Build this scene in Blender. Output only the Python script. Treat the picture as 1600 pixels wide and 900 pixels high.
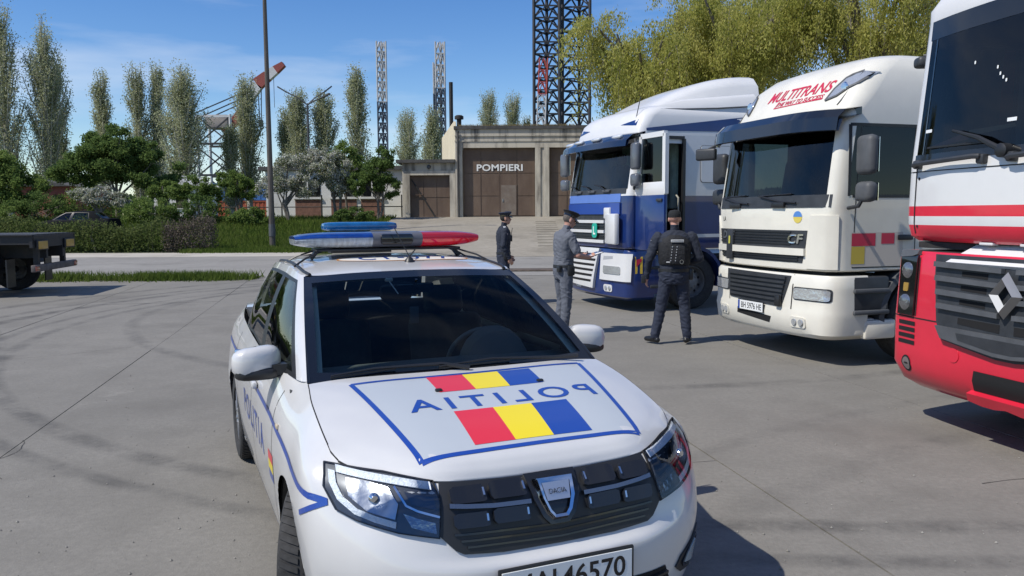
import bpy, bmesh, math, random
import numpy as np
from mathutils import Vector, Matrix
from mathutils.bvhtree import BVHTree

for o in list(bpy.data.objects):
    bpy.data.objects.remove(o)
S = bpy.context.scene
C = S.collection
R = math.radians
PI = math.pi

# ------------------------------------------------------------------ camera
cam_d = bpy.data.cameras.new('camera')
cam_d.sensor_width = 36.0
cam_d.lens = 36.0 * 1255 / 1600
cam_d.clip_end = 9000
cam_d.clip_start = 0.05
cam = bpy.data.objects.new('camera', cam_d)
C.objects.link(cam)
cam.matrix_world = (Matrix.Translation((0, 0, 1.737)) @ Matrix.Rotation(R(90 - 5.27), 4, 'X')
                    @ Matrix.Rotation(R(-0.33), 4, 'Z'))
S.camera = cam

# ------------------------------------------------------------------ sky + sun
SUN = Vector((-0.56, -0.30, 0.78)).normalized()      # towards the sun
ELEV = math.asin(SUN.z)
w = bpy.data.worlds.new('World')
S.world = w
w.use_nodes = True
wn, wl = w.node_tree.nodes, w.node_tree.links
wn.clear()
sky = wn.new('ShaderNodeTexSky')
sky.sky_type = 'NISHITA'
sky.sun_disc = False
sky.sun_elevation = ELEV
sky.sun_rotation = math.atan2(SUN.x, SUN.y)
sky.air_density = 1.0
sky.dust_density = 0.0
sky.ozone_density = 3.0
sky.altitude = 20
tc = wn.new('ShaderNodeTexCoord')
mp = wn.new('ShaderNodeMapping')
mp.inputs['Scale'].default_value = (1.0, 1.0, 6.0)
wl.new(tc.outputs['Generated'], mp.inputs['Vector'])
cn = wn.new('ShaderNodeTexNoise')
cn.inputs['Scale'].default_value = 2.6
cn.inputs['Detail'].default_value = 7
cn.inputs['Roughness'].default_value = 0.52
wl.new(mp.outputs['Vector'], cn.inputs['Vector'])
cr = wn.new('ShaderNodeValToRGB')
cr.color_ramp.elements[0].position = 0.45
cr.color_ramp.elements[0].color = (0, 0, 0, 1)
cr.color_ramp.elements[1].position = 0.80
cr.color_ramp.elements[1].color = (0.55, 0.55, 0.55, 1)
wl.new(cn.outputs['Fac'], cr.inputs['Fac'])
mx = wn.new('ShaderNodeMixRGB')
mx.inputs['Color2'].default_value = (6.6, 7.0, 7.6, 1)
wl.new(cr.outputs['Color'], mx.inputs['Fac'])
hs = wn.new('ShaderNodeHueSaturation')
hs.inputs['Saturation'].default_value = 1.3
hs.inputs['Hue'].default_value = 0.511
wl.new(sky.outputs['Color'], hs.inputs['Color'])
wl.new(hs.outputs['Color'], mx.inputs['Color1'])
bg = wn.new('ShaderNodeBackground')
bg.inputs['Strength'].default_value = 0.135
wo = wn.new('ShaderNodeOutputWorld')
wl.new(mx.outputs['Color'], bg.inputs['Color'])
wl.new(bg.outputs['Background'], wo.inputs['Surface'])

sun_d = bpy.data.lights.new('sun', 'SUN')
sun_d.energy = 4.8
sun_d.angle = R(0.53)
sun_d.color = (1.0, 0.945, 0.85)
sun = bpy.data.objects.new('sun', sun_d)
C.objects.link(sun)
sun.rotation_euler = (-SUN).to_track_quat('-Z', 'Y').to_euler()

S.view_settings.view_transform = 'Standard'
S.view_settings.look = 'None'
S.view_settings.exposure = 0.0
S.view_settings.gamma = 1.0
S.render.engine = 'CYCLES'

# ------------------------------------------------------------------ materials
MATS = {}
def mat(name, col, rough=0.5, metal=0.0, var=0.0, scale=6.0, bump=0.0, bscale=60.0, coat=0.0, col2=None,
        spec=0.5, detail=6.0, emit=0.0, trans=0.0, stretch=(1, 1, 1), thr=(0.35, 0.65), rvar=0.0):
    """Principled material with object-space noise for colour variation and fine relief."""
    if name in MATS:
        return MATS[name]
    m = bpy.data.materials.new(name)
    m.use_nodes = True
    n, l = m.node_tree.nodes, m.node_tree.links
    b = n['Principled BSDF']
    c4 = tuple(col) + (1,)
    b.inputs['Base Color'].default_value = c4
    b.inputs['Roughness'].default_value = rough
    b.inputs['Metallic'].default_value = metal
    b.inputs['Coat Weight'].default_value = coat
    b.inputs['Coat Roughness'].default_value = 0.03
    b.inputs['Specular IOR Level'].default_value = spec
    if trans:
        b.inputs['Transmission Weight'].default_value = trans
    if emit:
        b.inputs['Emission Color'].default_value = c4
        b.inputs['Emission Strength'].default_value = emit
    if var or col2 or bump or rvar:
        t = n.new('ShaderNodeTexCoord')
        mpn = n.new('ShaderNodeMapping')
        mpn.inputs['Scale'].default_value = stretch
        l.new(t.outputs['Object'], mpn.inputs['Vector'])
    if var or col2 or rvar:
        nz = n.new('ShaderNodeTexNoise')
        nz.inputs['Scale'].default_value = scale
        nz.inputs['Detail'].default_value = detail
        nz.inputs['Roughness'].default_value = 0.62
        l.new(mpn.outputs['Vector'], nz.inputs['Vector'])
        rp = n.new('ShaderNodeValToRGB')
        rp.color_ramp.elements[0].position = thr[0]
        rp.color_ramp.elements[1].position = thr[1]
        if col2 is None:
            rp.color_ramp.elements[0].color = tuple(max(0, x * (1 - var)) for x in col) + (1,)
            rp.color_ramp.elements[1].color = tuple(min(1, x * (1 + var)) for x in col) + (1,)
        else:
            rp.color_ramp.elements[0].color = c4
            rp.color_ramp.elements[1].color = tuple(col2) + (1,)
        l.new(nz.outputs['Fac'], rp.inputs['Fac'])
        if var or col2:
            l.new(rp.outputs['Color'], b.inputs['Base Color'])
        if rvar:
            mr = n.new('ShaderNodeMapRange')
            mr.inputs['To Min'].default_value = max(0.0, rough - rvar)
            mr.inputs['To Max'].default_value = min(1.0, rough + rvar)
            l.new(nz.outputs['Fac'], mr.inputs['Value'])
            l.new(mr.outputs['Result'], b.inputs['Roughness'])
    if bump:
        nb = n.new('ShaderNodeTexNoise')
        nb.inputs['Scale'].default_value = bscale
        nb.inputs['Detail'].default_value = 4
        l.new(mpn.outputs['Vector'], nb.inputs['Vector'])
        bp = n.new('ShaderNodeBump')
        bp.inputs['Strength'].default_value = bump
        bp.inputs['Distance'].default_value = 0.02
        l.new(nb.outputs['Fac'], bp.inputs['Height'])
        l.new(bp.outputs['Normal'], b.inputs['Normal'])
    MATS[name] = m
    return m

def glass(name, tint, refl=1.0, ior=1.5, rough=0.0, opac=0.0, oc=(0, 0, 0)):
    """Thin pane: tinted see-through plus a mirror reflection that grows at grazing angles."""
    if name in MATS:
        return MATS[name]
    m = bpy.data.materials.new(name)
    m.use_nodes = True
    n, l = m.node_tree.nodes, m.node_tree.links
    n.remove(n['Principled BSDF'])
    out = n['Material Output']
    tr = n.new('ShaderNodeBsdfTransparent')
    tr.inputs['Color'].default_value = tuple(tint) + (1,)
    gl = n.new('ShaderNodeBsdfGlossy')
    gl.inputs['Roughness'].default_value = rough
    gl.inputs['Color'].default_value = (refl, refl, refl, 1)
    fr = n.new('ShaderNodeFresnel')
    fr.inputs['IOR'].default_value = ior
    mxs = n.new('ShaderNodeMixShader')
    base = tr
    if opac:
        df = n.new('ShaderNodeBsdfDiffuse')
        df.inputs['Color'].default_value = tuple(oc) + (1,)
        m2 = n.new('ShaderNodeMixShader')
        m2.inputs['Fac'].default_value = opac
        l.new(tr.outputs[0], m2.inputs[1])
        l.new(df.outputs[0], m2.inputs[2])
        base = m2
    l.new(fr.outputs[0], mxs.inputs['Fac'])
    l.new(base.outputs[0], mxs.inputs[1])
    l.new(gl.outputs[0], mxs.inputs[2])
    l.new(mxs.outputs[0], out.inputs['Surface'])
    MATS[name] = m
    return m

# ------------------------------------------------------------------ mesh helpers
class MB:
    """Collects shapes; build() links them as ONE mesh object."""
    def __init__(s):
        s.v, s.f, s.m = [], [], []
        s.mi = 0
    def add(s, verts, faces):
        b = len(s.v)
        s.v += [tuple(p) for p in verts]
        s.f += [tuple(i + b for i in f) for f in faces]
        s.m += [s.mi] * len(faces)
        return s
    def box(s, c, d, rot=None, taper=None):
        hx, hy, hz = d[0] / 2, d[1] / 2, d[2] / 2
        tx, ty = taper or (1, 1)
        p = [(-hx, -hy, -hz), (hx, -hy, -hz), (hx, hy, -hz), (-hx, hy, -hz),
             (-hx * tx, -hy * ty, hz), (hx * tx, -hy * ty, hz), (hx * tx, hy * ty, hz), (-hx * tx, hy * ty, hz)]
        if rot is not None:
            M = rot if isinstance(rot, Matrix) else Matrix.Rotation(rot, 3, 'Z')
            p = [tuple(M @ Vector(q)) for q in p]
        p = [(q[0] + c[0], q[1] + c[1], q[2] + c[2]) for q in p]
        return s.add(p, [(0, 3, 2, 1), (4, 5, 6, 7), (0, 1, 5, 4), (1, 2, 6, 5), (2, 3, 7, 6), (3, 0, 4, 7)])
    def rbox(s, c, d, r=0.02, seg=2, rot=None):
        """box with rounded edges"""
        bm = bmesh.new()
        bmesh.ops.create_cube(bm, size=1)
        for v in bm.verts:
            v.co = Vector((v.co.x * d[0], v.co.y * d[1], v.co.z * d[2]))
        bmesh.ops.bevel(bm, geom=list(bm.edges), offset=min(r, min(d) * 0.49), segments=seg, profile=0.5, affect='EDGES')
        M = Matrix.Identity(3) if rot is None else (rot if isinstance(rot, Matrix) else Matrix.Rotation(rot, 3, 'Z'))
        return s.bm(bm, lambda p: M @ p + Vector(c))
    def bm(s, bm, fn=None):
        bm.verts.index_update()
        vs = [(fn(v.co) if fn else v.co) for v in bm.verts]
        fs = [[v.index for v in f.verts] for f in bm.faces]
        bm.free()
        return s.add(vs, fs)
    def tube(s, pts, r, n=8, cap=True, closed=False):
        pts = [Vector(p) for p in pts]
        k = len(pts)
        rs = r if isinstance(r, (list, tuple)) else [r] * k
        vs, fs = [], []
        up = None
        for i, p in enumerate(pts):
            if closed:
                d = pts[(i + 1) % k] - pts[i - 1]
            else:
                d = pts[min(i + 1, k - 1)] - pts[max(i - 1, 0)]
            d.normalize()
            if up is None:
                up = Vector((0, 0, 1)) if abs(d.z) < 0.9 else Vector((1, 0, 0))
            a = d.cross(up)
            if a.length < 1e-5:
                a = d.orthogonal()
            a.normalize()
            b = a.cross(d).normalized()
            up = b
            for j in range(n):
                t = 2 * PI * j / n
                vs.append(p + (a * math.cos(t) + b * math.sin(t)) * rs[i])
        for i in range(k if closed else k - 1):
            i2 = (i + 1) % k
            for j in range(n):
                j2 = (j + 1) % n
                fs.append((i * n + j, i * n + j2, i2 * n + j2, i2 * n + j))
        if cap and not closed:
            fs.append(tuple(range(n - 1, -1, -1)))
            fs.append(tuple((k - 1) * n + j for j in range(n)))
        return s.add(vs, fs)
    def bar(s, a, b, w_, h_=None):
        """square bar from a to b"""
        a, b = Vector(a), Vector(b)
        d = (b - a).normalized()
        h_ = h_ or w_
        u = Vector((0, 0, 1)) if abs(d.z) < 0.95 else Vector((1, 0, 0))
        x = d.cross(u).normalized() * w_ / 2
        y = x.cross(d).normalized() * h_ / 2
        vs = [a - x - y, a + x - y, a + x + y, a - x + y, b - x - y, b + x - y, b + x + y, b - x + y]
        return s.add(vs, [(0, 3, 2, 1), (4, 5, 6, 7), (0, 1, 5, 4), (1, 2, 6, 5), (2, 3, 7, 6), (3, 0, 4, 7)])
    def lathe(s, prof, n=24, axis='Y', c=(0, 0, 0), a0=0, a1=2 * PI):
        """prof: (r, h) along axis"""
        full = abs(a1 - a0 - 2 * PI) < 1e-6
        m = n if full else n + 1
        vs, fs = [], []
        for r, h in prof:
            for j in range(m):
                t = a0 + (a1 - a0) * j / n
                x, y = r * math.cos(t), r * math.sin(t)
                p = {'Y': (x, h, y), 'Z': (x, y, h), 'X': (h, x, y)}[axis]
                vs.append((p[0] + c[0], p[1] + c[1], p[2] + c[2]))
        for i in range(len(prof) - 1):
            for j in range(m if full else n):
                j2 = (j + 1) % m
                fs.append((i * m + j, i * m + j2, (i + 1) * m + j2, (i + 1) * m + j))
        return s.add(vs, fs)
    def grid(s, P, skip=None, mf=None, closeu=False):
        """P[i][j] points"""
        h, k = len(P), len(P[0])
        b = len(s.v)
        s.v += [tuple(p) for row in P for p in row]
        for i in range(h - 1):
            for j in range(k if closeu else k - 1):
                if skip and skip(i, j):
                    continue
                j2 = (j + 1) % k
                s.f.append((b + i * k + j, b + i * k + j2, b + (i + 1) * k + j2, b + (i + 1) * k + j))
                s.m.append(mf(i, j) if mf else s.mi)
        return s
    def prism(s, poly, fn, t0, t1):
        """2D outline extruded: fn(a, b, t) -> point"""
        n = len(poly)
        vs = [fn(a, b, t0) for a, b in poly] + [fn(a, b, t1) for a, b in poly]
        fs = [tuple(range(n - 1, -1, -1)), tuple(range(n, 2 * n))]
        fs += [(i, (i + 1) % n, n + (i + 1) % n, n + i) for i in range(n)]
        return s.add(vs, fs)
    def patch(s, poly, fn, step=0.05, thick=0.0, off=0.0, holes=None):
        """2D outline cut on a grid and laid on a curved surface by fn(a, b, offset)"""
        bm = bmesh.new()
        f = bm.faces.new([bm.verts.new((a, b, 0)) for a, b in poly])
        if step:
            xs = [p[0] for p in poly]
            ys = [p[1] for p in poly]
            for lo, hi, nrm in ((min(xs), max(xs), (1, 0, 0)), (min(ys), max(ys), (0, 1, 0))):
                k = max(1, int((hi - lo) / step))
                for i in range(1, k):
                    q = lo + (hi - lo) * i / k
                    bmesh.ops.bisect_plane(bm, geom=bm.verts[:] + bm.edges[:] + bm.faces[:], dist=1e-5,
                                           plane_co=Vector(nrm) * q, plane_no=nrm)
        bmesh.ops.triangulate(bm, faces=[g for g in bm.faces if len(g.verts) > 4])
        if thick:
            r = bmesh.ops.extrude_face_region(bm, geom=bm.faces[:])
            for v in r['geom']:
                if isinstance(v, bmesh.types.BMVert):
                    v.co.z = 1
        return s.bm(bm, lambda p: fn(p.x, p.y, off + (thick if p.z > 0.5 else 0)))
    def build(s, name, mats, parent=None, smooth=True, angle=35, flip=False):
        me = bpy.data.meshes.new(name)
        me.from_pydata(s.v, [], s.f)
        if not isinstance(mats, (list, tuple)):
            mats = [mats]
        for m in mats:
            me.materials.append(m)
        if len(mats) > 1:
            me.polygons.foreach_set('material_index', s.m)
        bm = bmesh.new()
        bm.from_mesh(me)
        bmesh.ops.remove_doubles(bm, verts=bm.verts, dist=1e-5)
        bmesh.ops.recalc_face_normals(bm, faces=bm.faces)
        if flip:
            bmesh.ops.reverse_faces(bm, faces=bm.faces)
        bm.to_mesh(me)
        bm.free()
        if smooth:
            me.polygons.foreach_set('use_smooth', [True] * len(me.polygons))
            me.set_sharp_from_angle(angle=R(angle))
        o = bpy.data.objects.new(name, me)
        C.objects.link(o)
        if parent is not None:
            o.parent = parent
        return o

def tag(o, label=None, cat=None, group=None, kind=None):
    if label: o['label'] = label
    if cat: o['category'] = cat
    if group: o['group'] = group
    if kind: o['kind'] = kind
    return o

def empty(name, loc=(0, 0, 0), rz=0.0, label=None, cat=None, group=None):
    o = bpy.data.objects.new(name, None)
    C.objects.link(o)
    o.location = loc
    o.rotation_euler = (0, 0, rz)
    return tag(o, label, cat, group)

def share(o, parent, mat_world=None, loc=None, rot=None, scale=None):
    """a copy of one object that shares its mesh"""
    c = o.copy()
    C.objects.link(c)
    c.parent = parent
    if loc is not None: c.location = loc
    if rot is not None: c.rotation_euler = rot
    if scale is not None: c.scale = scale
    return c

def copy_tree(o, parent=None):
    c = o.copy()
    C.objects.link(c)
    c.parent = parent
    for ch in list(o.children):
        copy_tree(ch, c)
    return c

def text_faces(txt, size, bold=0.0, spacing=1.0, shear=0.0):
    """outline of a word as flat mesh data, origin at its centre"""
    cu = bpy.data.curves.new('lettering', 'FONT')
    cu.body = txt
    cu.size = size
    cu.offset = bold
    cu.space_character = spacing
    cu.shear = shear
    cu.align_x = 'CENTER'
    cu.resolution_u = 4
    ob = bpy.data.objects.new('lettering', cu)
    C.objects.link(ob)
    dg = bpy.context.evaluated_depsgraph_get()
    me = ob.evaluated_get(dg).to_mesh()
    vs = [tuple(v.co) for v in me.vertices]
    fs = [tuple(p.vertices) for p in me.polygons]
    ob.evaluated_get(dg).to_mesh_clear()
    bpy.data.objects.remove(ob)
    bpy.data.curves.remove(cu)
    if vs:
        cx = (min(v[0] for v in vs) + max(v[0] for v in vs)) / 2
        cy = (min(v[1] for v in vs) + max(v[1] for v in vs)) / 2
        vs = [(v[0] - cx, v[1] - cy) for v in vs]
    return vs, fs

def lettering(name, txt, size, fn, material, parent, bold=0.0, spacing=1.0, width=None, height=None, shear=0.0, cut=0.0):
    """word laid on a surface: fn(a, b) -> point"""
    vs, fs = text_faces(txt, size, bold, spacing, shear)
    W = max(v[0] for v in vs) - min(v[0] for v in vs)
    Hh = max(v[1] for v in vs) - min(v[1] for v in vs)
    sx = width / W if width else 1
    sy = height / Hh if height else (sx if width else 1)
    bm = bmesh.new()
    bv = [bm.verts.new((v[0] * sx, v[1] * sy, 0)) for v in vs]
    for f in fs:
        try:
            bm.faces.new([bv[i] for i in f])
        except ValueError:
            pass
    if cut:
        for ax, nrm, ext in ((0, (1, 0, 0), W * sx / 2), (1, (0, 1, 0), Hh * sy / 2)):
            k = int(2 * ext / cut)
            for i in range(1, k):
                q = -ext + 2 * ext * i / k
                bmesh.ops.bisect_plane(bm, geom=bm.verts[:] + bm.edges[:] + bm.faces[:], dist=1e-5,
                                       plane_co=Vector(nrm) * q, plane_no=nrm)
    mb = MB()
    mb.bm(bm, lambda p: fn(p.x, p.y))
    return mb.build(name, material, parent, smooth=False)

def crom(P, n):
    """Catmull-Rom refine an (k, ...) array along axis 0, n steps per span"""
    P = np.asarray(P, float)
    k = len(P)
    A = np.concatenate([[2 * P[0] - P[1]], P, [2 * P[-1] - P[-2]]])
    out = []
    for i in range(k - 1):
        p0, p1, p2, p3 = A[i], A[i + 1], A[i + 2], A[i + 3]
        for j in range(n):
            t = j / n
            out.append(0.5 * ((2 * p1) + (-p0 + p2) * t + (2 * p0 - 5 * p1 + 4 * p2 - p3) * t * t
                              + (-p0 + 3 * p1 - 3 * p2 + p3) * t ** 3))
    out.append(P[-1])
    return np.array(out)

def net(P, nu, nv):
    """refine a control net rows x cols x 3"""
    Q = crom(P, nu)
    return crom(Q.transpose(1, 0, 2), nv).transpose(1, 0, 2)

# shared materials
M_white = mat('white_car_paint', (0.56, 0.56, 0.56), 0.32, coat=0.9, var=0.02, scale=5, rvar=0.08)
M_black = mat('black_plastic', (0.016, 0.017, 0.019), 0.42, bump=0.05, bscale=300)
M_gloss = mat('gloss_black', (0.008, 0.009, 0.011), 0.08, coat=0.5)
M_rubber = mat('tyre_rubber', (0.030, 0.030, 0.031), 0.82, var=0.35, scale=30)
M_chrome = mat('chrome', (0.75, 0.76, 0.78), 0.12, metal=1.0)
M_steel = mat('wheel_steel', (0.33, 0.34, 0.35), 0.4, metal=0.9)
M_dark = mat('dark_void', (0.006, 0.006, 0.007), 0.9)
M_navy = mat('police_blue_film', (0.012, 0.055, 0.30), 0.35, coat=0.4)
M_red = mat('flag_red_film', (0.66, 0.028, 0.045), 0.35, coat=0.4)
M_yel = mat('flag_yellow_film', (0.78, 0.62, 0.008), 0.35, coat=0.4)
M_grey = mat('silver_grey_film', (0.42, 0.455, 0.49), 0.4, coat=0.3)
M_glass = glass('windscreen_glass', (0.78, 0.86, 0.82), 0.36)
M_lens = glass('clear_lamp_lens', (0.93, 0.95, 0.97), 1.0)
# ================================================================== police car
CAR_YAW = R(-66.5)
CAR_LOC = (-0.152, 3.575, 0)
car = empty('police_car', CAR_LOC, CAR_YAW,
            'white police saloon with lettered bonnet and blue and red roof light bar, in the foreground', 'car')

# body side wrap: rows from sill to shoulder, columns from nose centre round the corner to the tail centre
cX = [(-0.30), (-0.62), (-1.10), (-1.80), (-2.30), (-2.634), (-3.05)]
front = [  # c0..c5  (x, y)
 [(.74,0),(.735,.22),(.70,.43),(.60,.62),(.45,.72),(.36,.76)],
 [(.815,0),(.81,.22),(.775,.43),(.67,.64),(.50,.765),(.36,.815)],
 [(.85,0),(.845,.22),(.815,.43),(.71,.645),(.53,.785),(.36,.842)],
 [(.862,0),(.857,.22),(.828,.43),(.722,.65),(.54,.795),(.36,.852)],
 [(.812,0),(.812,.22),(.80,.43),(.705,.65),(.53,.797),(.355,.856)],
 [(.785,0),(.785,.22),(.768,.43),(.665,.645),(.50,.79),(.35,.850)],
 [(.745,0),(.745,.22),(.725,.43),(.61,.64),(.45,.778),(.33,.832)],
 [(.69,0),(.69,.22),(.67,.43),(.55,.62),(.42,.722),(.30,.742)]]
fz = [[.19]*6,[.235]*6,[.38,.38,.38,.39,.40,.40],[.50,.50,.50,.50,.50,.50],[.545,.55,.562,.585,.60,.60],
      [.65,.65,.655,.67,.69,.70],[.735,.738,.742,.755,.775,.80],[.768,.775,.787,.806,.832,.876]]
side = [  # y, z at cX (7 stations) per row, after c6 (front axle)
 [(.74,.20)]*8,
 [(.81,.205)]*8,
 [(.838,.32)]*8,
 [(.855,.47)]*8,
 [(.862,.57)]*8,
 [(.858,.685),(.860,.69),(.862,.70),(.863,.71),(.863,.72),(.862,.72),(.860,.73),(.845,.74)],
 [(.822,.835),(.832,.855),(.840,.86),(.845,.87),(.845,.885),(.842,.895),(.838,.90),(.810,.915)],
 [(.742,.952),(.722,1.002),(.785,.985),(.800,.985),(.795,.995),(.785,1.01),(.772,1.03),(.715,1.055)]]
sideX = [0.0] + cX
rear = [  # c14..c16
 [(-3.30,.66,.24),(-3.38,.38,.24),(-3.40,0,.24)],
 [(-3.38,.72,.27),(-3.46,.40,.27),(-3.48,0,.27)],
 [(-3.42,.75,.40),(-3.50,.42,.40),(-3.53,0,.40)],
 [(-3.42,.76,.52),(-3.51,.42,.52),(-3.54,0,.52)],
 [(-3.41,.76,.60),(-3.49,.42,.60),(-3.52,0,.60)],
 [(-3.39,.75,.74),(-3.46,.42,.74),(-3.485,0,.74)],
 [(-3.36,.73,.90),(-3.43,.42,.92),(-3.455,0,.92)],
 [(-3.33,.65,1.045),(-3.42,.40,1.05),(-3.45,0,1.05)]]
NET = []
for r in range(8):
    row = [(x, y, z) for (x, y), z in zip(front[r], fz[r])]
    row += [(x, y, z) for x, (y, z) in zip(sideX, side[r])]
    row += rear[r]
    NET.append(row)
NET = np.array(NET)
BODY = net(NET, 7, 10)          # dense half
FW, RW, WR = (0.0, 0.312), (-2.634, 0.312), 0.342
B2 = BODY.copy()
inside = np.zeros(B2.shape[:2], bool)
for (ax, az) in (FW, RW):
    d = np.hypot(B2[..., 0] - ax, B2[..., 2] - az)
    near = (B2[..., 1] > .60)
    inside |= (d < WR) & near
ins2 = inside.copy()
for (ax, az) in (FW, RW):       # snap rim vertices onto the arch circle
    dx, dz = B2[..., 0] - ax, B2[..., 2] - az
    d = np.hypot(dx, dz)
    m = inside & (d > 0) & (d < WR)
    nb = np.zeros_like(m)
    nb[1:, :] |= ~inside[:-1, :]; nb[:-1, :] |= ~inside[1:, :]
    nb[:, 1:] |= ~inside[:, :-1]; nb[:, :-1] |= ~inside[:, 1:]
    nb[1:, 1:] |= ~inside[:-1, :-1]; nb[:-1, :-1] |= ~inside[1:, 1:]
    nb[1:, :-1] |= ~inside[:-1, 1:]; nb[:-1, 1:] |= ~inside[1:, :-1]
    k = m & nb & (np.hypot(dx, dz) < WR)
    sc = WR / np.maximum(d, 1e-6)
    B2[..., 0] = np.where(k, ax + dx * sc, B2[..., 0])
    B2[..., 2] = np.where(k, az + dz * sc, B2[..., 2])
    ins2 &= ~k
def wskip(i, j):
    return ins2[i, j] or ins2[i + 1, j] or ins2[i, j + 1] or ins2[i + 1, j + 1]
mb = MB()
mb.grid(B2, wskip)
mb.grid(B2 * np.array([1, -1, 1]), wskip)
# tail deck
dk = np.array([[(-2.93,0,1.062),(-2.93,.30,1.062),(-2.92,.55,1.06),(-2.86,.735,1.05)],
               [(-3.10,0,1.075),(-3.10,.28,1.074),(-3.10,.52,1.07),(-3.10,.705,1.055)],
               [(-3.30,0,1.072),(-3.30,.26,1.071),(-3.28,.48,1.066),(-3.25,.685,1.051)],
               [(-3.45,0,1.05),(-3.435,.26,1.05),(-3.40,.45,1.05),(-3.33,.65,1.045)]])
dk = net(dk, 5, 6)
mb.grid(dk).grid(dk * np.array([1, -1, 1]))
body = mb.build('body', M_white, car, angle=50)

hood_net = np.array([
 [(.692,0,.770),(.692,.22,.777),(.672,.43,.789),(.552,.62,.808),(.422,.718,.834)],
 [(.672,0,.812),(.668,.22,.815),(.645,.42,.823),(.515,.60,.838),(.375,.722,.853)],
 [(.612,0,.853),(.608,.22,.853),(.588,.41,.855),(.455,.59,.868),(.300,.736,.878)],
 [(.40,0,.908),(.40,.20,.908),(.385,.40,.911),(.285,.58,.914),(.15,.738,.919)],
 [(.15,0,.956),(.15,.20,.957),(.14,.40,.960),(.085,.58,.959),(.0,.738,.954)],
 [(-.05,0,.987),(-.05,.20,.988),(-.055,.39,.991),(-.085,.57,.990),(-.13,.730,.984)],
 [(-.20,0,1.003),(-.20,.20,1.004),(-.205,.39,1.006),(-.215,.56,1.008),(-.232,.708,1.006)]])
HOOD = net(hood_net, 6, 7)
def resample(P, n):
    d = np.concatenate([[0], np.cumsum(np.linalg.norm(np.diff(P, axis=0), axis=1))])
    t = np.linspace(0, d[-1], n)
    return np.stack([np.interp(t, d, P[:, k]) for k in range(3)], 1)
edge = BODY[-1, 40:71]
edge = resample(edge[edge[:, 0] > -.235], HOOD.shape[0])
HOOD += (edge - HOOD[:, -1])[:, None, :] * (np.linspace(0, 1, HOOD.shape[1]) ** 4)[None, :, None]
fedge = resample(BODY[-1, 0:41], HOOD.shape[1])
HOOD += (fedge - HOOD[0])[None, :, :] * (np.linspace(1, 0, HOOD.shape[0]) ** 6)[:, None, None]
full = np.concatenate([(HOOD * np.array([1, -1, 1]))[:, :0:-1], HOOD], 1)
mb = MB()
mb.grid(full + np.array([0, 0, 0.003]))
lip = full.copy(); lip[..., 2] -= .03
mb.grid(np.stack([full[0] + np.array([0, 0, .003]), full[0] + np.array([-.012, 0, -.02])]))
mb.grid(np.stack([full[-1] + np.array([0, 0, .003]), full[-1] + np.array([0, 0, -.03])]))
hood = mb.build('bonnet', M_white, car, angle=60)

# greenhouse
gcols = [  # base, top
 ((-.15,0,.975),(-1.005,0,1.428)), ((-.168,.37,.975),(-1.010,.31,1.423)), ((-.222,.700,.992),(-1.030,.578,1.408)),
 ((-.235,.712,1.0),(-1.045,.588,1.413)), ((-.36,.752,.992),(-1.125,.612,1.422)),
 ((-.85,.792,.985),(-1.29,.612,1.435)), ((-1.27,.795,.987),(-1.44,.612,1.442)), ((-1.36,.795,.987),(-1.51,.612,1.444)),
 ((-1.85,.785,.998),(-1.90,.606,1.440)), ((-2.33,.775,1.012),(-2.28,.585,1.420)), ((-2.86,.64,1.058),(-2.50,.54,1.392)),
 ((-2.95,.32,1.062),(-2.56,.28,1.402)), ((-2.96,0,1.062),(-2.57,0,1.405))]
gb = []
for t in (0, .33, .67, 1.0):
    row = []
    for k, (b0, t0) in enumerate(gcols):
        p = np.array(b0) * (1 - t) + np.array(t0) * t
        bl = 4 * t * (1 - t)
        if k <= 2: p += np.array((.012, 0, .022)) * bl
        elif k <= 4: p += np.array((.008, .012, .015)) * bl
        elif k <= 9: p += np.array((0, .022, .0)) * bl
        else: p += np.array((-.012, .005, .02)) * bl
        row.append(p)
    gb.append(row)
GN, GM = 8, 10
GH = net(np.array(gb), GN, GM)   # rows 0..24, cols 0..120
nr = GH.shape[0]
def gcol(j): return j // GM
def sect(lo, hi, r0, r1):
    return lambda i, j: not (lo * GM <= j < hi * GM and r0 <= i < r1)
def gpart(name, fn, m, off=0.0, both=True):
    mbs = []
    G = GH.copy()
    if both:
        q = MB(); q.grid(G, fn); q.grid(G * np.array([1, -1, 1]), fn)
        return q.build(name, m, car, angle=60)
    out = []
    for sg in (1, -1):
        q = MB(); q.grid(G * np.array([1, sg, 1]), fn)
        out.append(q.build(name, m, car, angle=60))
    return out
TOPR = nr - 3
# painted pillars and door frames
def paint_skip(i, j):
    c = gcol(j)
    if c < 3: return True
    if 4 <= c < 9: return i < TOPR
    if c >= 10: return i < TOPR
    return False
gpart('window_frame', paint_skip, M_white)
M_frit = mat('ceramic_edge_black', (0.010, 0.011, 0.013), 0.12, coat=0.4)
EDG = 3
def frit_skip(i, j):
    c = gcol(j)
    if c == 2: return False
    if c < 2: return not (i < 2 or i >= nr - 3 or j >= 2 * GM - 1)
    return True
gpart('windscreen_border', frit_skip, M_frit)
gpart('windscreen', lambda i, j: not (j < 2 * GM - 1 and 2 <= i < nr - 3), M_glass)
M_side = glass('side_glass', (0.60, 0.68, 0.64), 0.9)
gpart('side_window', lambda i, j: not (4 * GM + 2 <= j < 6 * GM - 1 and 1 <= i < TOPR - 1), M_side, both=False)
gpart('side_window', lambda i, j: not (7 * GM + 1 <= j < 9 * GM - 1 and 1 <= i < TOPR - 1), M_side, both=False)
gpart('rear_window', lambda i, j: not (10 * GM + 1 <= j and 1 <= i < TOPR), M_side)
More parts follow.
